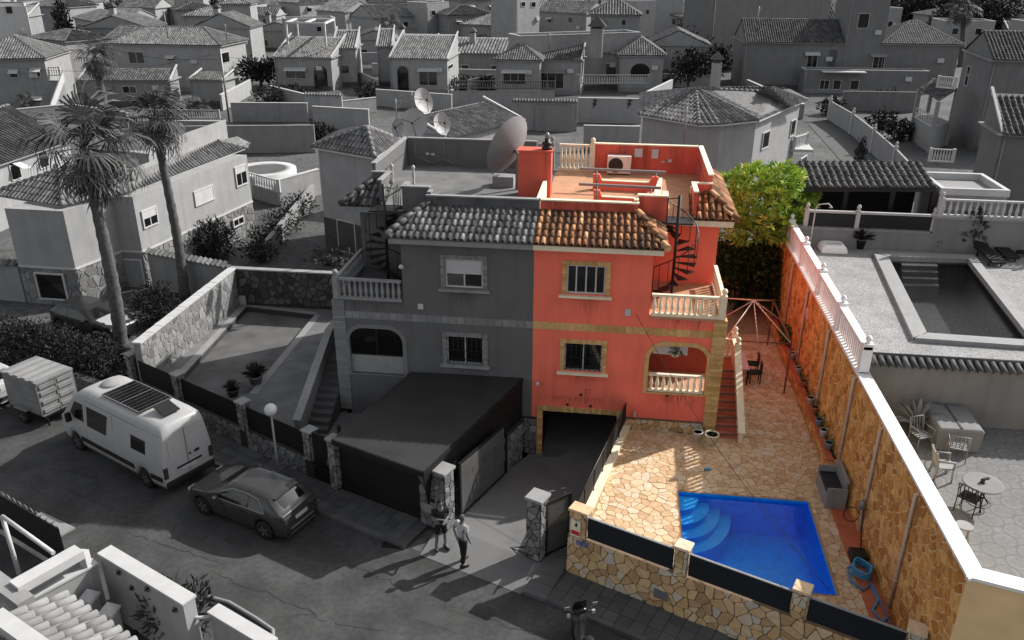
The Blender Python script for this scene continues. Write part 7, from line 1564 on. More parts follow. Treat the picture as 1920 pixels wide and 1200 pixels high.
# ---- tree over the coloured terrace
tc = PY(1432, 378, 12.0); bt = thing('bushy_tree', 'bushy yellow green tree over the back of the ochre wall', 'tree', (tc.x-.4, 12.3, ZT))
e = MB()
for k in range(5): a = k*1.3; e.tube([(tc.x-.4+.1*math.cos(a), 12.3+.1*math.sin(a), ZT), (tc.x-.3+.3*math.cos(a), 12.2+.3*math.sin(a), 3.2), (tc.x+1.0*math.cos(a), 12.1+.8*math.sin(a), tc.z-.3), (tc.x+1.5*math.cos(a), 12.1+1.2*math.sin(a), tc.z+.9)], [.12, .09, .06, .02], 6)
e.build('trunk', M['bark'], bt)
rr = random.Random(90); bl = [(Vector((tc.x+dx, 12.1+dy, tc.z+dz)), (r_, r_, r_*.85)) for dx, dy, dz, r_ in ((0, 0, .5, 1.5), (-1.1, -.2, -.3, 1.1), (1.2, 0, -.2, 1.1), (-.7, -.5, 1.0, .9), (.7, -.4, 1.1, .9), (.1, -.8, -.7, 1.2), (1.7, .4, .4, .7), (-1.6, .3, .5, .7), (-.6, -.9, -1.2, .9), (.7, -.7, -1.2, .9), (1.5, -.3, -.8, .8), (-1.5, -.4, -1.0, .8), (0, -1.0, .4, 1.0))]
e = MB()
for (c, r_) in bl:          # sprays of narrow leaves
    for _ in range(120):
        th = rr.uniform(0, 6.28); cz = rr.uniform(-.8, 1); sn = math.sqrt(max(0, 1-cz*cz)); d = Vector((sn*math.cos(th), sn*math.sin(th), cz)); p_ = c+Vector((d.x*r_[0], d.y*r_[1], d.z*r_[2]))*rr.uniform(.55, 1.05); e.r = rr.random()*.98+.01
        for j in range(13):
            dd = (d+Vector((rr.uniform(-1, 1), rr.uniform(-1, 1), rr.uniform(-.5, 1)))).normalized(); w2 = dd.cross(Vector((rr.uniform(-1, 1), rr.uniform(-1, 1), rr.uniform(-1, 1)))).normalized()*.032; ln_ = rr.uniform(.18, .38); e.add([p_, p_+dd*ln_*.5+w2, p_+dd*ln_, p_+dd*ln_*.5-w2], [(0, 1, 2, 3)])
e.r = 0; e.build('crown', M['leaf_y'], bt)
e = MB(); leaves(e, [(Vector((10.3, 12.6, 3.4)), (.8, 1.2, 1.5)), (Vector((10.2, 11, 2.6)), (.5, 1.2, 1.1)), (Vector((8.8, 13.3, 3.0)), (1.2, .5, 1.0)), (Vector((8.6, 11.2, 3.6)), (1.3, .6, 1.0)), (Vector((9.7, 10.9, 3.7)), (.9, .7, .9)), (Vector((8.9, 11.6, 2.2)), (1.2, .5, 1.1))], 4200, .3, rr); M['leaf_s'] = mat('shaded_ivy_leaf', (.03, .055, .012), .7, .2, 2, spec=.15, ramp=[(0, (.008, .016, .004)), (.6, (.025, .05, .01)), (1, (.06, .09, .02))]); e.solo('climber', M['leaf_s'], 'dark green climber standing in for shade under the bushy tree at the wall corner', 'climber')  # added dark leaf mass, shade under the crown put into its leaf colour

# ---- house right behind the pair, with hip roofs and a chimney
zt = 6.6
h8 = thing('white_house', 'white house with radiating hip roofs and a chimney behind the red terrace', 'house', (P(1330, 236, zt).x, P(1330, 236, zt).y+3, 0))
p0, p1, p2, p3, p4 = P(1196, 218, zt), P(1311, 238, zt), P(1352, 237, zt), P(1424, 229, zt), P(1512, 190, zt)
apx = P(1305, 166, zt+1.7); rb_ = P(1345, 165, zt+1.6); rr2 = P(1450, 172, zt+1.2); pb = P(1200, 178, zt)
ins = lambda p, c, d_: Vector((p.x, p.y, 0))+(Vector((c.x, c.y, 0))-Vector((p.x, p.y, 0))).normalized()*d_
cc = P(1345, 195, zt); bkp = [P(1478, 172, zt), P(1230, 176, zt)]
ft = [V2(ins(p, cc, .5)) for p in (p0, p1, p2, p3, p4)]+[V2(p) for p in bkp]
e = MB(); e.prism(ft, -.2, zt); e.build('wall', M['white_w'], h8)
e = MB(); e.prism([V2(p) for p in (p0, p1, p2, p3, p4)]+[V2(p) for p in bkp], zt, zt+.1); e.build('eaves', M['white_t'], h8)
up = Vector((0, 0, .12)); T = MB(); rg = random.Random(91); k = MB()
fcs = [[p4+up, bkp[0]+up, rr2], [bkp[0]+up, bkp[1]+up, apx, rr2], [p0+up, p1+up, apx], [p1+up, p2+up, apx], [p2+up, p3+up, apx], [p3+up, p4+up, rr2, apx], [pb+up, p0+up, apx]]
for f in fcs: roof_sheet(T, f, .3, .45, rng=rg)
T.build('roof', M['tile_g'], h8)
for p in (p0, p1, p3): ridge(k, p+up, apx, .14, rg)
ridge(k, apx, rr2, .14, rg); ridge(k, p4+up, rr2, .14, rg); k.build('ridge_tiles', M['ridge'], h8)
q = P(1338, 185, zt+.9); chimney(h8, (q.x, q.y, zt+.3), .62, 3.0)
T = MB(); a, b, c = P(1412, 176, zt+1.1), P(1482, 201, zt+.3), P(1443, 161, zt+1.9); roof_sheet(T, [a, b, c], .3, .45, rng=rg); d_ = P(1517, 188, zt+.3); roof_sheet(T, [b, d_, c], .3, .45, rng=rg); T.build('roof', M['tile_g'], h8)
fa, fb = Vector((*ft[3], 0)), Vector((*ft[4], 0))
for r_ in ((1426, 243, 1443, 282), (1479, 222, 1492, 258), (1468, 305, 1484, 330), (1498, 290, 1513, 318)): pxwin(h8, V2(fa), V2(fb), r_, 1, .07)
balustrade(V2(fb+Vector((-.2, -.8, 0))), V2(fb+Vector((1.1, 1.0, 0))), 3.2, .9, M['white_t'], h8, 'balcony_rail', n=8, ends=(1, 1))
e = MB(); e.box(fb.x-.4, fb.y-.9, 3.0, fb.x+1.3, fb.y+1.6, 3.2); e.build('balcony_floor', M['white_t'], h8)

# ---- house left behind the pair with its small hip roof
zt = 6.3
h9 = thing('white_house', 'pale house with a small hip roof just behind the grey half', 'house', (P(650, 290, zt).x, P(650, 290, zt).y+2, 0))
p0, p1, p2, apx = P(583, 279, zt), P(703, 300, zt), P(752, 266, zt), P(688, 238, zt+1.35); rg = random.Random(92)
pb = p0+(p2-p1); e = MB(); cc = (p0+p2)/2; ft = [V2(ins(p, cc, .4)) for p in (p0, p1, p2, pb)]; e.prism(ft, -.2, zt); e.build('wall', M['white_w'], h9)
e = MB(); e.prism([V2(p) for p in (p0, p1, p2, pb)], zt, zt+.1); e.build('eaves', M['white_t'], h9)
T = MB(); [roof_sheet(T, f, .28, .42, rng=rg) for f in ([p0+up, p1+up, apx], [p1+up, p2+up, apx], [p2+up, pb+up, apx], [pb+up, p0+up, apx])]; T.build('roof', M['tile_g'], h9)
k = MB(); [ridge(k, p+up, apx, .14, rg) for p in (p0, p1, p2)]; k.build('ridge_tiles', M['ridge'], h9)
pxwin(h9, ft[0], ft[1], (637, 418, 666, 470), 1, .06, M['white_t'], 0, M['pale_w'])
a = Vector((*ft[0], 0)); c = Vector((*ft[1], 0)); e = MB(); q = a.lerp(c, .55); u = (c-a).normalized(); n_ = Vector((u.y, -u.x, 0)); e.slab([a+n_*.05, c+n_*.05, c+n_*.0, a+n_*.0], (0, 0, 2.2)); e.build('stone_base', M['dgrey_stone'], h9)
q0, q1 = P(836, 252, 6.0), P(962, 215, 6.0)
bg_house('long low tiled range behind the dishes and the very large dish', (836, 256), (976, 222), 5.2, 3.6, 'shed', .9, 'white_w', 'tile_g', pitch=.3)

# ---- terrace with a round pool and balustrade left behind
zz = 1.6; q = P(492, 318, zz); t = thing('round_pool', 'small round pool with a pale rim on the terrace behind the white house', 'pool', (q.x, q.y, 0))
e = MB(); e.lathe((q.x, q.y, -.2), [(2.5, 0), (2.5, zz+.25), (1.7, zz+.25), (1.65, zz)], 32); e.build('rim', M['white_t'], t); e = MB(); e.lathe((q.x, q.y, zz-.05), [(1.68, 0), (1.66, .06)], 32); e.build('water', M['dark_w'], t)
a, c = P(463, 345, 1.0), P(524, 362, 1.0); topped_wall('terrace_wall', (a.x, a.y, 0), (c.x, c.y, 0), .2, 1.0, 'pale terrace wall below the round pool', M['pale_w'])
balustrade(V2(a), V2(c), 1.05, .9, M['white_t'], None, 'balustrade', n=13, label='white balustrade below the round pool', cat='balustrade')
a2 = P(598, 318, 1.9); topped_wall('terrace_wall', (c.x, c.y, 0), (a2.x, a2.y, 0), .25, 1.9, 'white parapet wall rising right of the round pool', M['white_w'])
# ---- street walls in the middle distance
def pxwall(name, a, b, z, label, mt='pale_w', ct='white_t', th=.25): p = P(*a, z); q = P(*b, z); return topped_wall(name, (p.x, p.y, 0), (q.x, q.y, 0), th, z, label, M[mt], M[ct])
pxwall('street_wall', (330, 238), (588, 236), 2.4, 'long smooth grey wall curving behind the white house and round pool', 'grey_w', 'grey_w')
pxwall('street_wall', (432, 193), (575, 194), 2.0, 'pale garden wall with a white coping below the tiled cottage', 'grey_w')
pxwall('street_wall', (571, 178), (640, 180), 2.6, 'white gateway wall with two small tile copings', 'white_w', 'tile_d')
pxwall('street_wall', (640, 190), (705, 183), 1.6, 'low white wall at the foot of the second cottage', 'white_w')
pxwall('street_wall', (845, 172), (1040, 172), 2.0, 'long pale wall under the dark balusters of the terrace houses', 'pale_w', 'dark_w')
gw = pxwall('garage_wall', (960, 190), (1083, 192), 2.9, 'wall with a pale garage door and a tile coping', 'pale_w', 'tile_d')
p = P(960, 190, 2.9); q = P(1083, 192, 2.9); e = MB(); gd0, gd1 = PL(1003, 250, V2(p), V2(q)), PL(1076, 198, V2(p), V2(q)); e.box(gd0.x, min(p.y, q.y)-.12, .0, gd1.x, min(p.y, q.y)-.02, 2.6); e.build('garage_door', M['grey_w'], gw)
g1 = pxwall('street_wall', (1084, 184), (1205, 186), 2.6, 'white street wall with two lizard ornaments before the terrace houses', 'white_w')
p = P(1084, 184, 2.6); q = P(1205, 186, 2.6); u = (q-p); u.z = 0; u.normalize(); n_ = Vector((u.y, -u.x, 0))
for (px, py, lb) in ((1115, 193, 'left dark lizard ornament on the distant white street wall'), (1180, 193, 'right dark lizard ornament on the distant white street wall')): c = PL(px, py, V2(p), V2(q)); gecko(None, c+n_*.06, .55, u, n_, 1.4, (lb, 'lizard ornaments on the distant wall'))
pxwall('street_wall', (1095, 236), (1200, 238), 2.2, 'bright terrace wall round a small pool beyond the roof balustrade', 'white_w')
a, c = P(850, 166, 2.1), P(1040, 166, 2.1); balustrade(V2(a), V2(c), 2.1, .9, M['dark_w'], None, 'balustrade', n=40, label='long dark baluster row on the pale wall before the terrace houses', cat='balustrade')
a, c = P(1083, 157, 3.1), P(1216, 157, 3.1); balustrade(V2(a), V2(c), 3.1, 1.0, M['pale_w'], None, 'balustrade', n=28, label='pale balustrade on the balcony of the right terrace house', cat='balustrade')
# right hand lane with stepped white fence
rf0 = [(1558, 190), (1600, 214), (1640, 245), (1680, 280), (1724, 326)]
t = thing('stepped_fence', 'white stepped garden fence with newels running down the right lane', 'fence', P(1640, 285, 1.2))
for (a, c) in zip(rf0, rf0[1:]):
    p, q = P(a[0], a[1], 2.0), P(c[0], c[1], 2.0); u = (q-p).normalized(); n_ = Vector((-u.y, u.x, 0)); e = MB(); e.slab([Vector((p.x, p.y, 0)), Vector((q.x, q.y, 0)), Vector((q.x, q.y, 0))+n_*.15, Vector((p.x, p.y, 0))+n_*.15], (0, 0, 2.0)); e.build('fence_panel', M['white_w'], t)
    e = MB(); e.box(p.x-.15, p.y-.15, 0, p.x+.15, p.y+.15, 2.3); e.lathe((p.x, p.y, 2.3), [(.12, 0), (.06, .05), (.13, .18), (.07, .32), (0, .36)], 8); e.build('newel_post', M['white_t'], t)
e = MB(); pts = [P(*p_, .01) for p_ in ((1515, 232), (1556, 232), (1715, 350), (1620, 350))]; e.add(pts, [(0, 1, 2, 3)]); e.build('lane', M['concrete'], kind='structure')
q = P(1608, 318, .1); e = MB(); e.tube([q, q+Vector((0, 0, .3))], .08, 6); leaves(e, [(q+Vector((0, 0, 1.3)), (.42, .42, 1.35))], 700, .2, random.Random(5), up=.8); e.solo('cypress', M['leaf_d'], 'small dark columnar cypress in the right lane', 'cypress')

# ---- numbered by sight only: the far houses
M['far'] = M['white_w']
bg_house('two storey house with a triple ridged tile roof left of the centre', (204, 82), (412, 86), 5.8, 7.5, 'hip', 1.9, 'white_w', 'tile_g', wins=[(243, 97, 269, 119), (314, 104, 327, 114, 1)], rwins=[(415, 96, 428, 120)])
bg_house('low wing with a dark roof in front of the triple ridged house', (148, 150), (318, 150), 3.0, 3.0, 'shed', 1.0, 'grey_w', 'tile_d', wins=[(231, 161, 255, 175), (201, 162, 210, 172, 1)])
bg_house('garage wing with a dark roof edge right of the palm', (355, 148), (416, 150), 3.0, 3, 'shed', .5, 'pale_w', 'tile_d')
bg_house('house with a large tile roof at the left edge above the balustraded stair', (-70, 112), (82, 110), 5.4, 9, 'hip', 2.2, 'pale_w', 'tile_g', wins=[(19, 131, 32, 146, 1), (60, 128, 74, 144, 1), (60, 181, 80, 196)])
t, W, Ln = bg_house('tall white house with flat roofs in the top left corner', (-40, 22), (50, 20), 8.6, 9, 'flat', .6, 'white_t', 'tile_g', wins=[(12, 11, 22, 26, 1)])
bg_house('tall dark sided house with a white sunny gable left of top centre', (414, 8), (468, 8), 8.5, 6, 'hip', .9, 'pale_w', 'tile_g', wins=[(437, 54, 452, 68, 1)])
bg_house('tiled cottage with an arched doorway left of the two gabled cottages', (513, 106), (620, 108), 4.2, 7, 'shed', 2.0, 'pale_w', 'tile_g', wins=[(536, 127, 573, 147)], arches=[(591, 122, 612, 167)])
bg_house('narrow tiled cottage bay with a sunny side wall', (622, 90), (666, 90), 5.0, 6, 'shed', 1.9, 'white_w', 'tile_g', wins=[(640, 122, 655, 138, 1)])
bg_house('gabled cottage with a shuttered window and an arched door', (730, 108), (838, 110), 4.4, 8, 'shed', 2.3, 'white_w', 'tile_g', wins=[(786, 128, 820, 160)], arches=[(747, 124, 765, 174)], rwins=[(840, 118, 848, 132)])
bg_house('narrow left part of the gabled cottage with its own roof', (706, 87), (734, 87), 5.2, 6, 'shed', 1.9, 'pale_w', 'tile_g')
bg_house('left terrace house with a small pediment roof and a glazed porch', (930, 112), (1012, 114), 4.4, 8, 'hip', 1.9, 'pale_w', 'tile_g', wins=[(943, 131, 986, 158, 3)])
bg_house('middle part of the terrace houses with white framed doors', (1008, 110), (1090, 112), 4.4, 5, 'shed', 1.4, 'pale_w', 'tile_d', wins=[(1011, 131, 1058, 165, 3)], chim=(7.2, 3.2, 4.4, 1.6, 3.6))
bg_house('right terrace house with an arched porch under a hip roof', (1162, 104), (1245, 105), 4.6, 9, 'hip', 2.0, 'pale_w', 'tile_g', arches=[(1182, 119, 1219, 143)])
bg_house('right terrace house middle with a roller shutter door', (1090, 99), (1165, 100), 4.6, 6, 'shed', 1.6, 'pale_w', 'tile_g', wins=[(1112, 119, 1157, 145, 1)])
bg_house('roof terrace of the terrace houses with white parapets', (975, 82), (1200, 74), 6.2, 4, 'flat', .9, 'pale_w', 'tile_g')
hA, hB = P(1398, 79, 6.0), P(1800, 84, 6.0); pl6 = lambda px: PL(px, 80, V2(hA), V2(hB)); hn = Vector((-(hB-hA).y, (hB-hA).x, 0)).normalized()
bg_house('long grey house with a shaded tile roof at the upper right', 0, 0, 6.0, 9, 'gable_u', 2.6, 'h6_w', 'tile_d', wins=[(1511, 98, 1535, 127, 2)], doors=[(1549, 92, 1572, 135)], AB=(hA, pl6(1584)))
zt6 = HZ(pl6(1620), -2); bg_house('square grey tower block between the two upper right roofs', 0, 0, zt6, 7, 'flat', .6, 'h6_w', 'tile_d', wins=[(1606, 25, 1632, 53, 1)], AB=(pl6(1584), pl6(1657)))
bg_house('right half of the long grey house with a sunny hip roof', 0, 0, 6.0, 9, 'hip', 2.6, 'h6_w', 'tile_l', wins=[(1634, 101, 1661, 130, 2)], AB=(pl6(1657), pl6(1802)))
pxwin(bpy.data.objects['house'] if False else bg_house('lower annex with a glazed porch before the long grey house', 0, 0, 2.7, 2.4, 'flat', .25, 'h6_w', 'tile_d', wins=[(1535, 150, 1556, 168, 2), (1592, 150, 1612, 168, 1)], AB=(pl6(1505)-hn*3.2, pl6(1735)-hn*3.2))[0], V2(hA-hn*3.2), V2(hB-hn*3.2), (1560, 150, 1578, 168), 1)
e = MB(); a, c = pl6(1535)-hn*4.6, pl6(1614)-hn*4.6; e.slab([Vector((p.x, p.y, 2.75)) for p in (a, c, c+hn*1.4, a+hn*1.4)], (0, 0, .12)); e.solo('porch_canopy', M['white_t'], 'bright white flat canopy over the glazed porch of the grey house', 'canopy')
bg_house('tall grey block behind the shaded tile roof at the upper right', (1340, 0), (1560, -4), 10.5, 8, 'flat', .6, 'h6_w', 'tile_d')
t, W, Ln = bg_house('tall gabled house at the right edge with a narrow slit window', (1862, 112), (2010, 116), 8.2, 9, 'gable_u', 2.0, 'h6_w', 'tile_d', lwins=[(1808, 125, 1822, 160)])
bg_house('front wing of the right edge house with large dark tiles', (1880, 250), (2020, 256), 6.4, 4, 'shed', 1.9, 'h6_w', 'tile_d', pitch=.34)
q0 = P(1724, 166, 4.9); q1 = P(1760, 190, 4.6); q2 = P(1795, 168, 5.2); q3 = P(1752, 146, 5.6)
t = thing('side_porch', 'small tiled side porch on posts left of the right edge house', 'porch', (q1.x, q1.y, 0))
e = MB(); roof_sheet(e, [q0, q1, q2, q3], .34, .5, rng=random.Random(4)); e.build('roof', M['tile_d'], t)
for p in (q0, q1, q3, q2): e = MB(); e.box(p.x-.15, p.y-.15, -.1, p.x+.15, p.y+.15, p.z-.05); e.build('post', M['pale_w'], t)
e = MB(); e.prism([V2(q0), V2(q1), V2(q2), V2(q3)], -.1, 2.2); e.build('base', M['pale_w'], t)
balustrade(V2(q0), V2(q1), 2.2, .95, M['white_t'], t, 'porch_balustrade', n=9, ends=(1, 1))
a, c = P(1758, 160, 6.2), P(1790, 163, 6.2); balustrade(V2(a), V2(c), 6.0, 1.0, M['white_t'], None, 'balustrade', n=8, label='white balcony balustrade above the small side porch at the right', cat='balustrade')
a, c = P(1742, 303, 2.3), P(1785, 305, 2.3); balustrade(V2(a), V2(c), 2.3, 1.0, M['white_t'], None, 'balustrade', n=8, label='white porch balustrade below the right edge house', cat='balustrade')
a, c = P(262, 222, 1.0), P(412, 224, 1.0); pxwall('street_wall', (240, 226), (415, 228), 1.0, 'pale low wall before the two storey house', 'grey_w'); balustrade(V2(a), V2(c), 1.05, .9, M['pale_w'], None, 'balustrade', n=34, label='pale balustrade on the low wall before the two storey house', cat='balustrade')
a, c = P(88, 142, 3.4), P(114, 142, 3.4); balustrade(V2(a), V2(c), 3.4, 1.0, M['white_t'], None, 'balustrade', n=6, label='short white balustrade at the head of the stair at the left', cat='balustrade')
sa = P(92, 150, 3.2); t = thing('outdoor_stair', 'pale outdoor stair coming down from the short white balustrade', 'staircase', (sa.x+1, sa.y-2, 0))
for k in range(10): e = MB(); e.box(sa.x, sa.y-.32*(k+1), 0, sa.x+1.8, sa.y-.32*k, 3.2-.32*k); e.build('step', M['grey_w'], t)
e = MB(); e.slab([(sa.x+1.8, sa.y, 3.2), (sa.x+1.8, sa.y, 4.2), (sa.x+1.8, sa.y-3.3, 1.0), (sa.x+1.8, sa.y-3.3, 0)], (.15, 0, 0)); e.build('stair_wall', M['white_t'], t)
bg_house('tiled roof house below the tall flat house at the left edge', (-60, 272), (45, 240), 3.6, 9, 'gable_u', 1.6, 'white_w', 'tile_d')
bg_house('white walled house under the weathered roof at the left edge', (-120, 345), (128, 262), 4.6, 8, 'gable_u', 2.2, 'white_w', 'tile_d', wins=[(22, 305, 34, 340, 1), (75, 280, 85, 318, 1)])
far = [((52, 12), (122, 14), 7, 8, 'hip', 1.6, 'pale_w', 'tile_d', 'small dark roofed house right of the tall white flat house'), ((48, 72), (122, 78), 5, 8, 'hip', 1.2, 'pale_w', 'tile_d', 'house with a low dark roof behind the dark cypress'), ((140, 34), (182, 42), 6, 7, 'hip', 1.5, 'white_w', 'tile_g', 'small pale house with a pointed roof right of the dark cypress'),
       ((178, 50), (262, 48), 5, 7, 'flat', .6, 'pale_w', 'tile_g', 'long flat roofed pale house above the triple ridged roof'), ((240, 36), (292, 32), 6, 6, 'gable_n', 1.4, 'white_w', 'tile_g', 'little gabled white house above the triple ridged roof'), ((498, 22), (560, 14), 5, 8, 'flat', .6, 'white_w', 'tile_g', 'flat pale house right of the tall dark sided house'),
       ((535, 42), (630, 40), 6.5, 5, 'flat', .5, 'pale_w', 'tile_g', 'roof terrace with parapet above the tiled cottage'), ((645, 22), (705, 18), 6, 8, 'gable_n', 1.8, 'white_w', 'tile_g', 'broad gabled house left of the distant squat palm'), ((700, 34), (790, 30), 5.5, 9, 'gable_u', 2.0, 'white_w', 'tile_g', 'long tiled house behind the distant squat palm'),
       ((800, 12), (842, 10), 7.5, 6, 'flat', .6, 'white_w', 'tile_g', 'narrow tall white house near the top centre left'), ((838, 30), (925, 28), 6, 8, 'hip', 1.6, 'grey_w', 'tile_d', 'grey house with a dark hip roof near the top centre'), ((865, 46), (965, 50), 5, 8, 'hip', 1.7, 'pale_w', 'tile_g', 'wide tiled roof house above the left terrace house'),
       ((968, -4), (1012, -6), 10, 6, 'flat', .5, 'white_w', 'tile_g', 'tall pale tower block at the top centre'), ((1008, 22), (1100, 26), 7, 8, 'gable_u', 1.8, 'pale_w', 'tile_d', 'house with a plain dark roof above the roof terrace'), ((1108, 28), (1200, 29), 7.5, 7, 'hip', 2.2, 'pale_w', 'tile_g', 'house with a striped pyramid roof at the top centre right'),
       ((1195, 10), (1270, 8), 7, 7, 'flat', .8, 'white_w', 'tile_g', 'pale flat roofed row at the top right of centre'), ((1235, 22), (1275, 32), 6.5, 6, 'shed', 1.0, 'grey_w', 'tile_d', 'grey house with a sloping roof edge left of the dark trees'), ((1330, 30), (1398, 26), 5, 6, 'flat', .5, 'white_w', 'tile_g', 'pale block between the dark trees and the long grey house'),
       ((1282, 2), (1345, -2), 9, 6, 'flat', .6, 'white_w', 'tile_g', 'distant white apartment block above the dark trees'), ((560, 6), (640, 2), 6.5, 7, 'hip', 1.5, 'white_w', 'tile_g', 'far pale house at the top left of centre'), ((720, 5), (800, 2), 6.5, 7, 'gable_u', 1.5, 'pale_w', 'tile_g', 'far tiled house at the top above the squat palm'), ((330, 20), (412, 18), 6, 8, 'hip', 1.4, 'pale_w', 'tile_d', 'far house behind the ridge of the triple ridged roof'), ((862, 2), (950, 0), 8, 7, 'hip', 1.5, 'pale_w', 'tile_g', 'far house at the very top of the photo near the centre')]
for k, (a, b, ze, dp, rf, rs_, wl, tl, lb) in enumerate(far):
    w_ = b[0]-a[0]; yy = (a[1]+b[1])/2
    bg_house(lb, a, b, ze, dp, rf, rs_, wl, tl, wins=[(a[0]+w_*.2, yy+8, a[0]+w_*.2+8, yy+18, 1), (a[0]+w_*.62, yy+8, a[0]+w_*.62+9, yy+19, 1)], pitch=.45, row=.7)
t = thing('roof_pergola', 'white open pergola frame on the roof terrace above the tiled cottage', 'pergola', P(585, 60, 7)); a, b, c, d_ = P(536, 42, 8.3), P(608, 44, 8.3), P(626, 36, 8.3), P(556, 35, 8.3)
e = MB()
for p, q in ((a, b), (b, c), (c, d_), (d_, a), ((a+b)/2, (c+d_)/2)): e.beam(p, q, .3, .22)
e.build('beam', M['white_t'], t)
for p in (a, b, c, d_): e = MB(); e.box(p.x-.12, p.y-.12, 5.5, p.x+.12, p.y+.12, 8.3); e.build('post', M['white_t'], t)

pxwall('courtyard_wall', (1498, 306), (1566, 352), 1.3, 'bright white courtyard wall at the foot of the chimney house', 'white_t')
pxwall('street_wall', (130, 196), (236, 212), 1.5, 'pale wall with a dark cap at the foot of the farther fan palm', 'pale_w')
pxwall('street_wall', (704, 168), (846, 178), 1.9, 'white wall in front of the shuttered gabled cottage', 'white_w')
pxwall('street_wall', (585, 200), (690, 206), 2.1, 'long white wall between the dishes and the cottages', 'white_w')
for k, (px, py, r_) in enumerate(((300, 205, 1.6), (335, 208, 1.4), (505, 182, 1.8), (545, 176, 1.5), (690, 172, 1.4), (868, 160, 1.5), (905, 158, 1.3), (1240, 150, 1.7), (1470, 150, 1.8), (1560, 200, 1.2), (1655, 225, 1.3), (1690, 245, 1.2), (1665, 190, 1.6), (560, 262, 1.0), (600, 250, 1.1))):
    q = P(px, py, .9); blob_bush(q, (r_*1.2, r_, r_*.8), 650, .38, 'dark garden bush '+['left before the two storey house', 'right of the left bush before the two storey house', 'in the front garden of the tiled cottage', 'right end of the cottage front garden', 'between the two tiled cottages', 'right of the shuttered cottage', 'left of the terrace houses', 'right of the terrace houses', 'behind the chimney house', 'at the head of the right lane', 'behind the stepped lane fence', 'farther down behind the stepped lane fence', 'below the annex of the grey house', 'by the long curved grey wall', 'by the gateway wall'][k], seed=300+k)
pxwall('street_wall', (1582, 172), (1728, 174), 2.2, 'long grey wall below the annex of the grey house', 'h6_w', 'h6_w')
pxwall('street_wall', (1400, 150), (1505, 196), 1.6, 'pale wall between the chimney house and the grey house', 'grey_w')
pxwall('street_wall', (640, 122), (706, 150), 1.6, 'white sloping wall between the two tiled cottages', 'white_w')
pxwall('street_wall', (500, 160), (575, 178), 1.8, 'pale wall of the front garden of the tiled cottage', 'pale_w')
pxwall('street_wall', (880, 150), (925, 140), 1.8, 'short white wall right of the gabled cottage', 'white_w')
pxwall('street_wall', (0, 208), (128, 196), 1.2, 'low grey wall in front of the house above the balustraded stair', 'grey_w')
pxwall('street_wall', (415, 178), (470, 150), 1.8, 'white garden wall right of the two storey house', 'white_w')
pxwall('street_wall', (1216, 172), (1262, 150), 2.2, 'rounded pale wall at the right of the terrace houses', 'white_w')
q = P(430, 228, 0); zt = HZ(q, 92); e = MB(); e.tube([q, (q.x, q.y, zt)], .11, 8); e.solo('utility_pole', M['metal_g'], 'tall thin utility pole at the right corner of the two storey house', 'pole')
for k, (pa, pb) in enumerate((((315, 72), (316, 20)), ((425, 72), (424, 45)), ((1030, 92), (1031, 62)), ((1418, 60), (1420, 12)), ((1282, 268), (1285, 200)), ((745, 250), (748, 185)), ((775, 250), (774, 170)), ((655, 60), (657, 20)))):
    z = [7.4, 7, 7, 8, 9, 8, 8, 7][k]; q = P(*pa, z); zz = HZ(q, pb[1]); e = MB(); e.tube([q, (q.x, q.y, zz)], .03 if q.y < 30 else .06, 5)
    for j in range(4): e.tube([(q.x-.35+.05*j, q.y, zz-.1-.12*j), (q.x+.35-.05*j, q.y, zz-.1-.12*j)], .015 if q.y < 30 else .03, 4)
    e.solo('aerial', M['metal_g'], ['thin aerial on the triple ridged roof', 'thin aerial on the right end of the triple ridged roof', 'thin aerial behind the terrace house chimney', 'thin aerial on the shaded tile roof at the upper right', 'thin aerial on the red roof parapet', 'left thin aerial among the dishes', 'right thin aerial among the dishes', 'thin aerial on the narrow cottage bay'][k], 'aerial')
# ---- the rest of the quarter towards the horizon: rows of like houses, garden walls, small trees
SHORT = {'triple ridged tile': 'triple ridged house', 'large tile roof at the left edge': 'left edge tiled house', 'flat roofs in the top left': 'tall corner house', 'tall dark sided': 'tall dark sided house', 'cottage with an arched doorway': 'arched doorway cottage', 'gabled cottage with': 'shuttered cottage', 'left terrace house': 'left terrace house', 'right terrace house with': 'arched porch house', 'long grey house with': 'long grey house', 'sunny hip roof': 'sunny hip roofed house', 'tall gabled house': 'right edge gabled house', 'radiating hip': 'chimney house', 'pyramid roof': 'pyramid roofed house', 'tall pale tower': 'pale tower block', 'broad gabled': 'broad gabled house', 'long tiled house behind': 'long tiled house', 'plain dark roof': 'plain dark roofed house', 'distant white apartment': 'white apartment block', 'black columnar cypress': 'black cypress', 'distant squat palm': 'squat palm', 'narrow tall white': 'narrow tall white house', 'far pale house at the top left': 'top left pale house'}
MARKS = [(o.location.xy.copy(), v) for o in bpy.data.objects if o.get('category') for k_, v in SHORT.items() if k_ in o['label']]
USED = {}
def whereabouts(c):
    """the nearest landmark as the camera sees it, and the side of it"""
    def px_(q): d = Vector((q.x, q.y, 3))-CAM; return d.dot(_r)/d.dot(_f)*FPX
    m_ = sorted(MARKS, key=lambda m: (m[0]-c).length)
    q, v = m_[0]; dx = px_(c)-px_(q); far_ = (c-q).length
    side = 'left of' if dx < -60 else 'right of' if dx > 60 else 'beyond' if c.y > q.y else 'in front of'
    return ('well ' if far_ > 32 and side != 'in front of' else 'just ')+side+' the '+v
def unique(lb):
    USED[lb] = USED.get(lb, 0)+1; return lb
taken = [o.location.xy.copy() for o in bpy.data.objects if o.get('category') in ('house', 'tree', 'palm tree', 'cypress')]
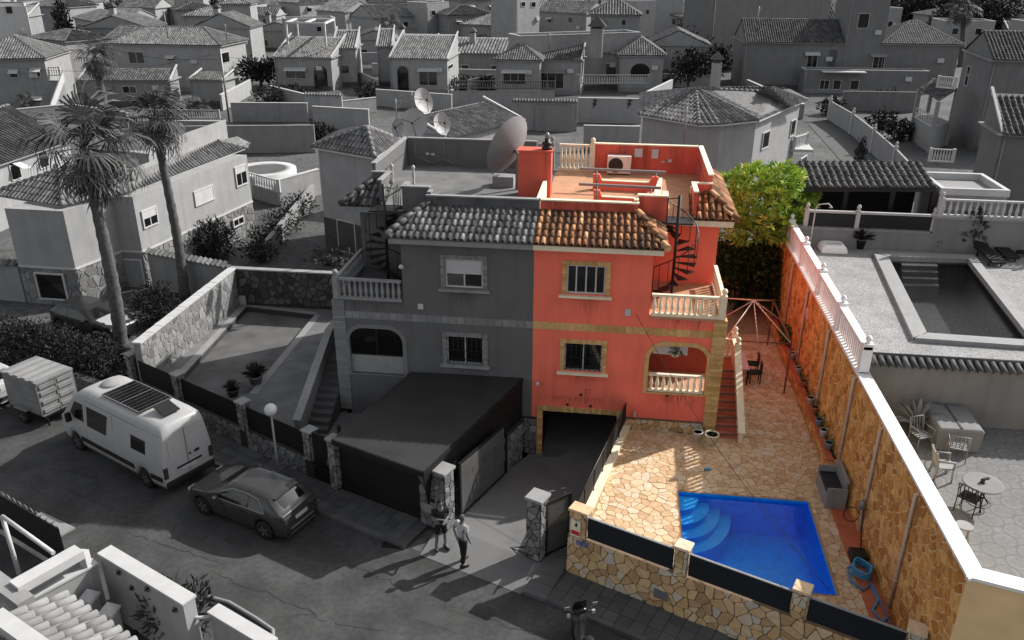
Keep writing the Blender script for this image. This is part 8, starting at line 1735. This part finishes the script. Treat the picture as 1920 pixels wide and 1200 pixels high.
rz = random.Random(404); kinds = [('hip', 'pale_w', 'tile_g', 'far pale house with a hipped tile roof among the back rows', 'far hipped houses in the back rows'), ('gable_u', 'white_w', 'tile_d', 'far white house with a dark ridge roof among the back rows', 'far ridge roofed houses in the back rows'), ('flat', 'white_w', 'tile_g', 'far flat roofed white house among the back rows', 'far flat roofed houses in the back rows'), ('gable_n', 'pale_w', 'tile_g', 'far house with its gable to the street among the back rows', 'far gable fronted houses in the back rows'), ('shed', 'grey_w', 'tile_g', 'far grey house with a sloping tile roof among the back rows', 'far sloping roofed houses in the back rows')]
def fits(c, d): return all((c-q).length > d for q in taken)
def in_view(c, z=4):
    d = Vector((c.x, c.y, z))-CAM; return abs(d.dot(_r)/d.dot(_f)*FPX) < 1010
for j in range(8):
    for i in range(-12, 14):
        c = Vector((3-12.0*math.sin(.13)*0+i*13.5+(6 if j % 2 else 0)+rz.uniform(-2, 2)-(88+15*j)*.13, 88+15*j+rz.uniform(-3, 3)))
        if not in_view(c) or not fits(c, 11.5): continue
        if c.x > 38 and c.y < 135: continue
        taken.append(c); k = rz.randrange(5); rf, wl, tl, lb, gp = kinds[k]; a_ = rz.choice((0, .12, -.15, .25)); w_ = rz.uniform(7, 10); ze = rz.choice((3.6, 5.2, 5.8, 6.4)); dp = rz.uniform(6, 8)
        ux = Vector((math.cos(a_), math.sin(a_), 0)); A = Vector((c.x, c.y-dp/2, ze))-ux*w_/2; B = A+ux*w_
        t, W, Ln = bg_house(lb, 0, 0, ze, dp, rf, rz.uniform(1.2, 1.9) if rf != 'flat' else .8, wl, tl, AB=(A, B), pitch=.45, row=.8); t['group'] = gp; ch_ = rz.random() < .5; t['label'] = unique(f"{'two' if ze > 5 else 'one'} storey {dict(hip='hip roofed', gable_u='ridge roofed', flat='flat roofed', gable_n='gable fronted', shed='slant roofed')[rf]} house{' with chimney' if ch_ else ''} {whereabouts(c)}"); n_ = Vector((ux.y, -ux.x, 0))
        for zz in ([1.4, 4.2] if ze > 5 else [1.4]):
            for f_ in (.25, .7):
                e = MB(); q = W(Ln*f_, -.04, zz); Z_ = Vector((0, 0, 1)); e.obox(q, ux*.6, n_*.05, Z_*.62); fo = e.build('window', M['white_t'], t); e = MB(); e.obox(q+n_*.03, ux*.5, n_*.03, Z_*.52); e.build('pane', M['glass'], fo)
        if ch_: chimney(t, W(Ln*.3, dp*.6, ze), .8, 2.4, M['white_w'])
        if rz.random() < .8:
            q = W(-.5, -3.5, 0); topped_wall('garden_wall', q, W(Ln+.5, -3.5, 0), .25, 1.7, unique(f'far garden wall before a back row house {whereabouts(c)}'))['group'] = 'far garden walls in the back rows'
        if rz.random() < .32:
            q = W(Ln+1.6, rz.uniform(-2, 2), 0); hh = rz.uniform(2.5, 5); t = thing('tree', unique(f"{'low' if hh < 3.3 else 'tall' if hh > 4.3 else 'middling'} garden tree {whereabouts(q.xy)}"), 'tree', q, 'small garden trees in the back rows'); e = MB(); e.tube([q, q+Vector((0, 0, hh*.6))], .15, 5); e.build('trunk', M['bark'], t); e = MB(); leaves(e, [(q+Vector((0, 0, hh*.65)), (1.5, 1.5, hh*.4)), (q+Vector((.5, .3, hh*.85)), (1, 1, hh*.25))], 420, .6, rz); e.build('crown', M['leaf_d'], t)
# ---- trees far off
def cypress(px, py0, py1, r_, label, seed):
    q = P(px, py0, 0); h = HZ(q, py1); t = thing('cypress', label, 'cypress', q); e = MB(); e.tube([q, q+Vector((0, 0, h*.6))], [.2, .08], 6); e.build('trunk', M['bark'], t); e = MB(); rr = random.Random(seed)
    leaves(e, [(q+Vector((0, 0, h*(.12+.11*k))), (r_*w, r_*w, h*.11)) for k, w in enumerate((.8, 1, 1, .9, .8, .65, .45, .28))], 2200, .55, rr, up=.9); e.build('crown', M['leaf_d'], t)
cypress(136, 128, -30, 1.5, 'tall black columnar cypress at the upper left', 1); cypress(408, 60, -25, 1.2, 'dark columnar cypress left of the tall dark sided house', 2); cypress(606, 45, -12, 1.0, 'thin dark tree above the roof pergola', 3)
def tree(px, py, r_, h, label, seed, mt='leaf_d', n=1500, sz=.6):
    q = P(px, py, 0); t = thing('tree', label, 'tree', q); e = MB(); e.tube([q, q+Vector((0, 0, h*.55))], [.22, .1], 6)
    rr = random.Random(seed); bl = [(q+Vector((rr.uniform(-.6, .6)*r_, rr.uniform(-.5, .5)*r_, h*.62+rr.uniform(-.3, .3)*r_)), (r_*.6, r_*.6, r_*.5)) for _ in range(6)]
    for c, _ in bl: e.tube([q+Vector((0, 0, h*.4)), c], [.1, .03], 5)
    e.build('trunk', M['bark'], t); e = MB(); leaves(e, bl, n, sz, rr); e.build('crown', M[mt], t)
for k, (px, py, r_, h, lb) in enumerate(((225, 48, 4, 7, 'dark tree at the top left behind the flat roofed house'), (275, 40, 4, 7, 'second dark tree at the top left behind the flat roofed house'), (352, 48, 3, 5, 'dark bushy tree between the two top left roofs'), (490, 165, 2.2, 4, 'dark tree between the two storey house and the tiled cottage'), (1300, 110, 4, 7, 'dark tree left of the long grey house'), (1290, 170, 3, 5, 'lower dark tree behind the chimney house'), (1345, 100, 3, 4.5, 'clipped dark tree beside the long grey house'), (1375, 98, 3, 4.5, 'second clipped dark tree beside the long grey house'),
        (1660, 70, 6, 8, 'dark tree low behind the tower block at the top right'), (1720, 76, 6, 8, 'dark tree behind the ridge of the sunny hip roof'), (1785, 90, 6, 8, 'dark tree right of the sunny hip roof'), (1840, 88, 6, 8, 'dark tree left of the right edge house roof'), (1890, 66, 7, 9, 'dark tree above the right edge house'), (1320, 75, 4, 6, 'dark tree in the gap left of the pale block'), (1290, 140, 4, 6, 'dark shrubby tree left of the chimney'), (1690, 60, 6, 11, 'dark pine behind the sunny hip roof at the top right'), (1745, 70, 6, 11, 'large dark tree left of the shaded palm'), (1850, 60, 7, 12, 'large dark tree right of the shaded palm'), (1905, 40, 7, 12, 'dark tree at the top right corner'), (1280, 35, 4, 8, 'dark tree at the top right of centre'), (905, 120, 2.2, 4.5, 'dark tree left of the left terrace house'), (705, 62, 2.5, 4, 'dark round tree beside the distant squat palm'), (395, 140, 1.5, 3, 'small dark tree beside the right side of the two storey house'))):
    tree(px, py, r_, h, lb, 100+k, n=3800 if r_ > 4.5 else 1900, sz=.8 if r_ > 4.5 else .5)
# a loose spread of roofs and trees out to the hills
M['hill'] = mat('far_hill', g(.06), .95, .3, .02, blotch=.3)
b = MB(); rr = random.Random(7); n = 40; rows = []
for j in range(3): rows.append([(-500+1000*i/n, 330+60*j, [-.5, 16+7*math.sin(i*.5)+4*math.sin(i*1.3), 26+9*math.sin(i*.45)][j]) for i in range(n+1)])
b.loft(rows, True, False, False); b.build('hills', M['hill'], kind='structure')

up_ = P(430, 228, 0); zt = HZ(up_, 96)
for k, (px, py, z, lb) in enumerate(((-40, 120, 6.5, 'overhead wire running left from the utility pole'), (700, 86, 6.0, 'overhead wire running right from the utility pole across the cottages'), (120, 60, 7.5, 'upper overhead wire running left from the utility pole'))):
    a = Vector((up_.x, up_.y, zt-.2-.3*k)); c = P(px, py, z); e = MB(); e.tube([a.lerp(c, j/14)+Vector((0, 0, -1.2*math.sin(math.pi*j/14))) for j in range(15)], .022, 4); e.solo('overhead_wire', M['rubber'], lb, 'wire')
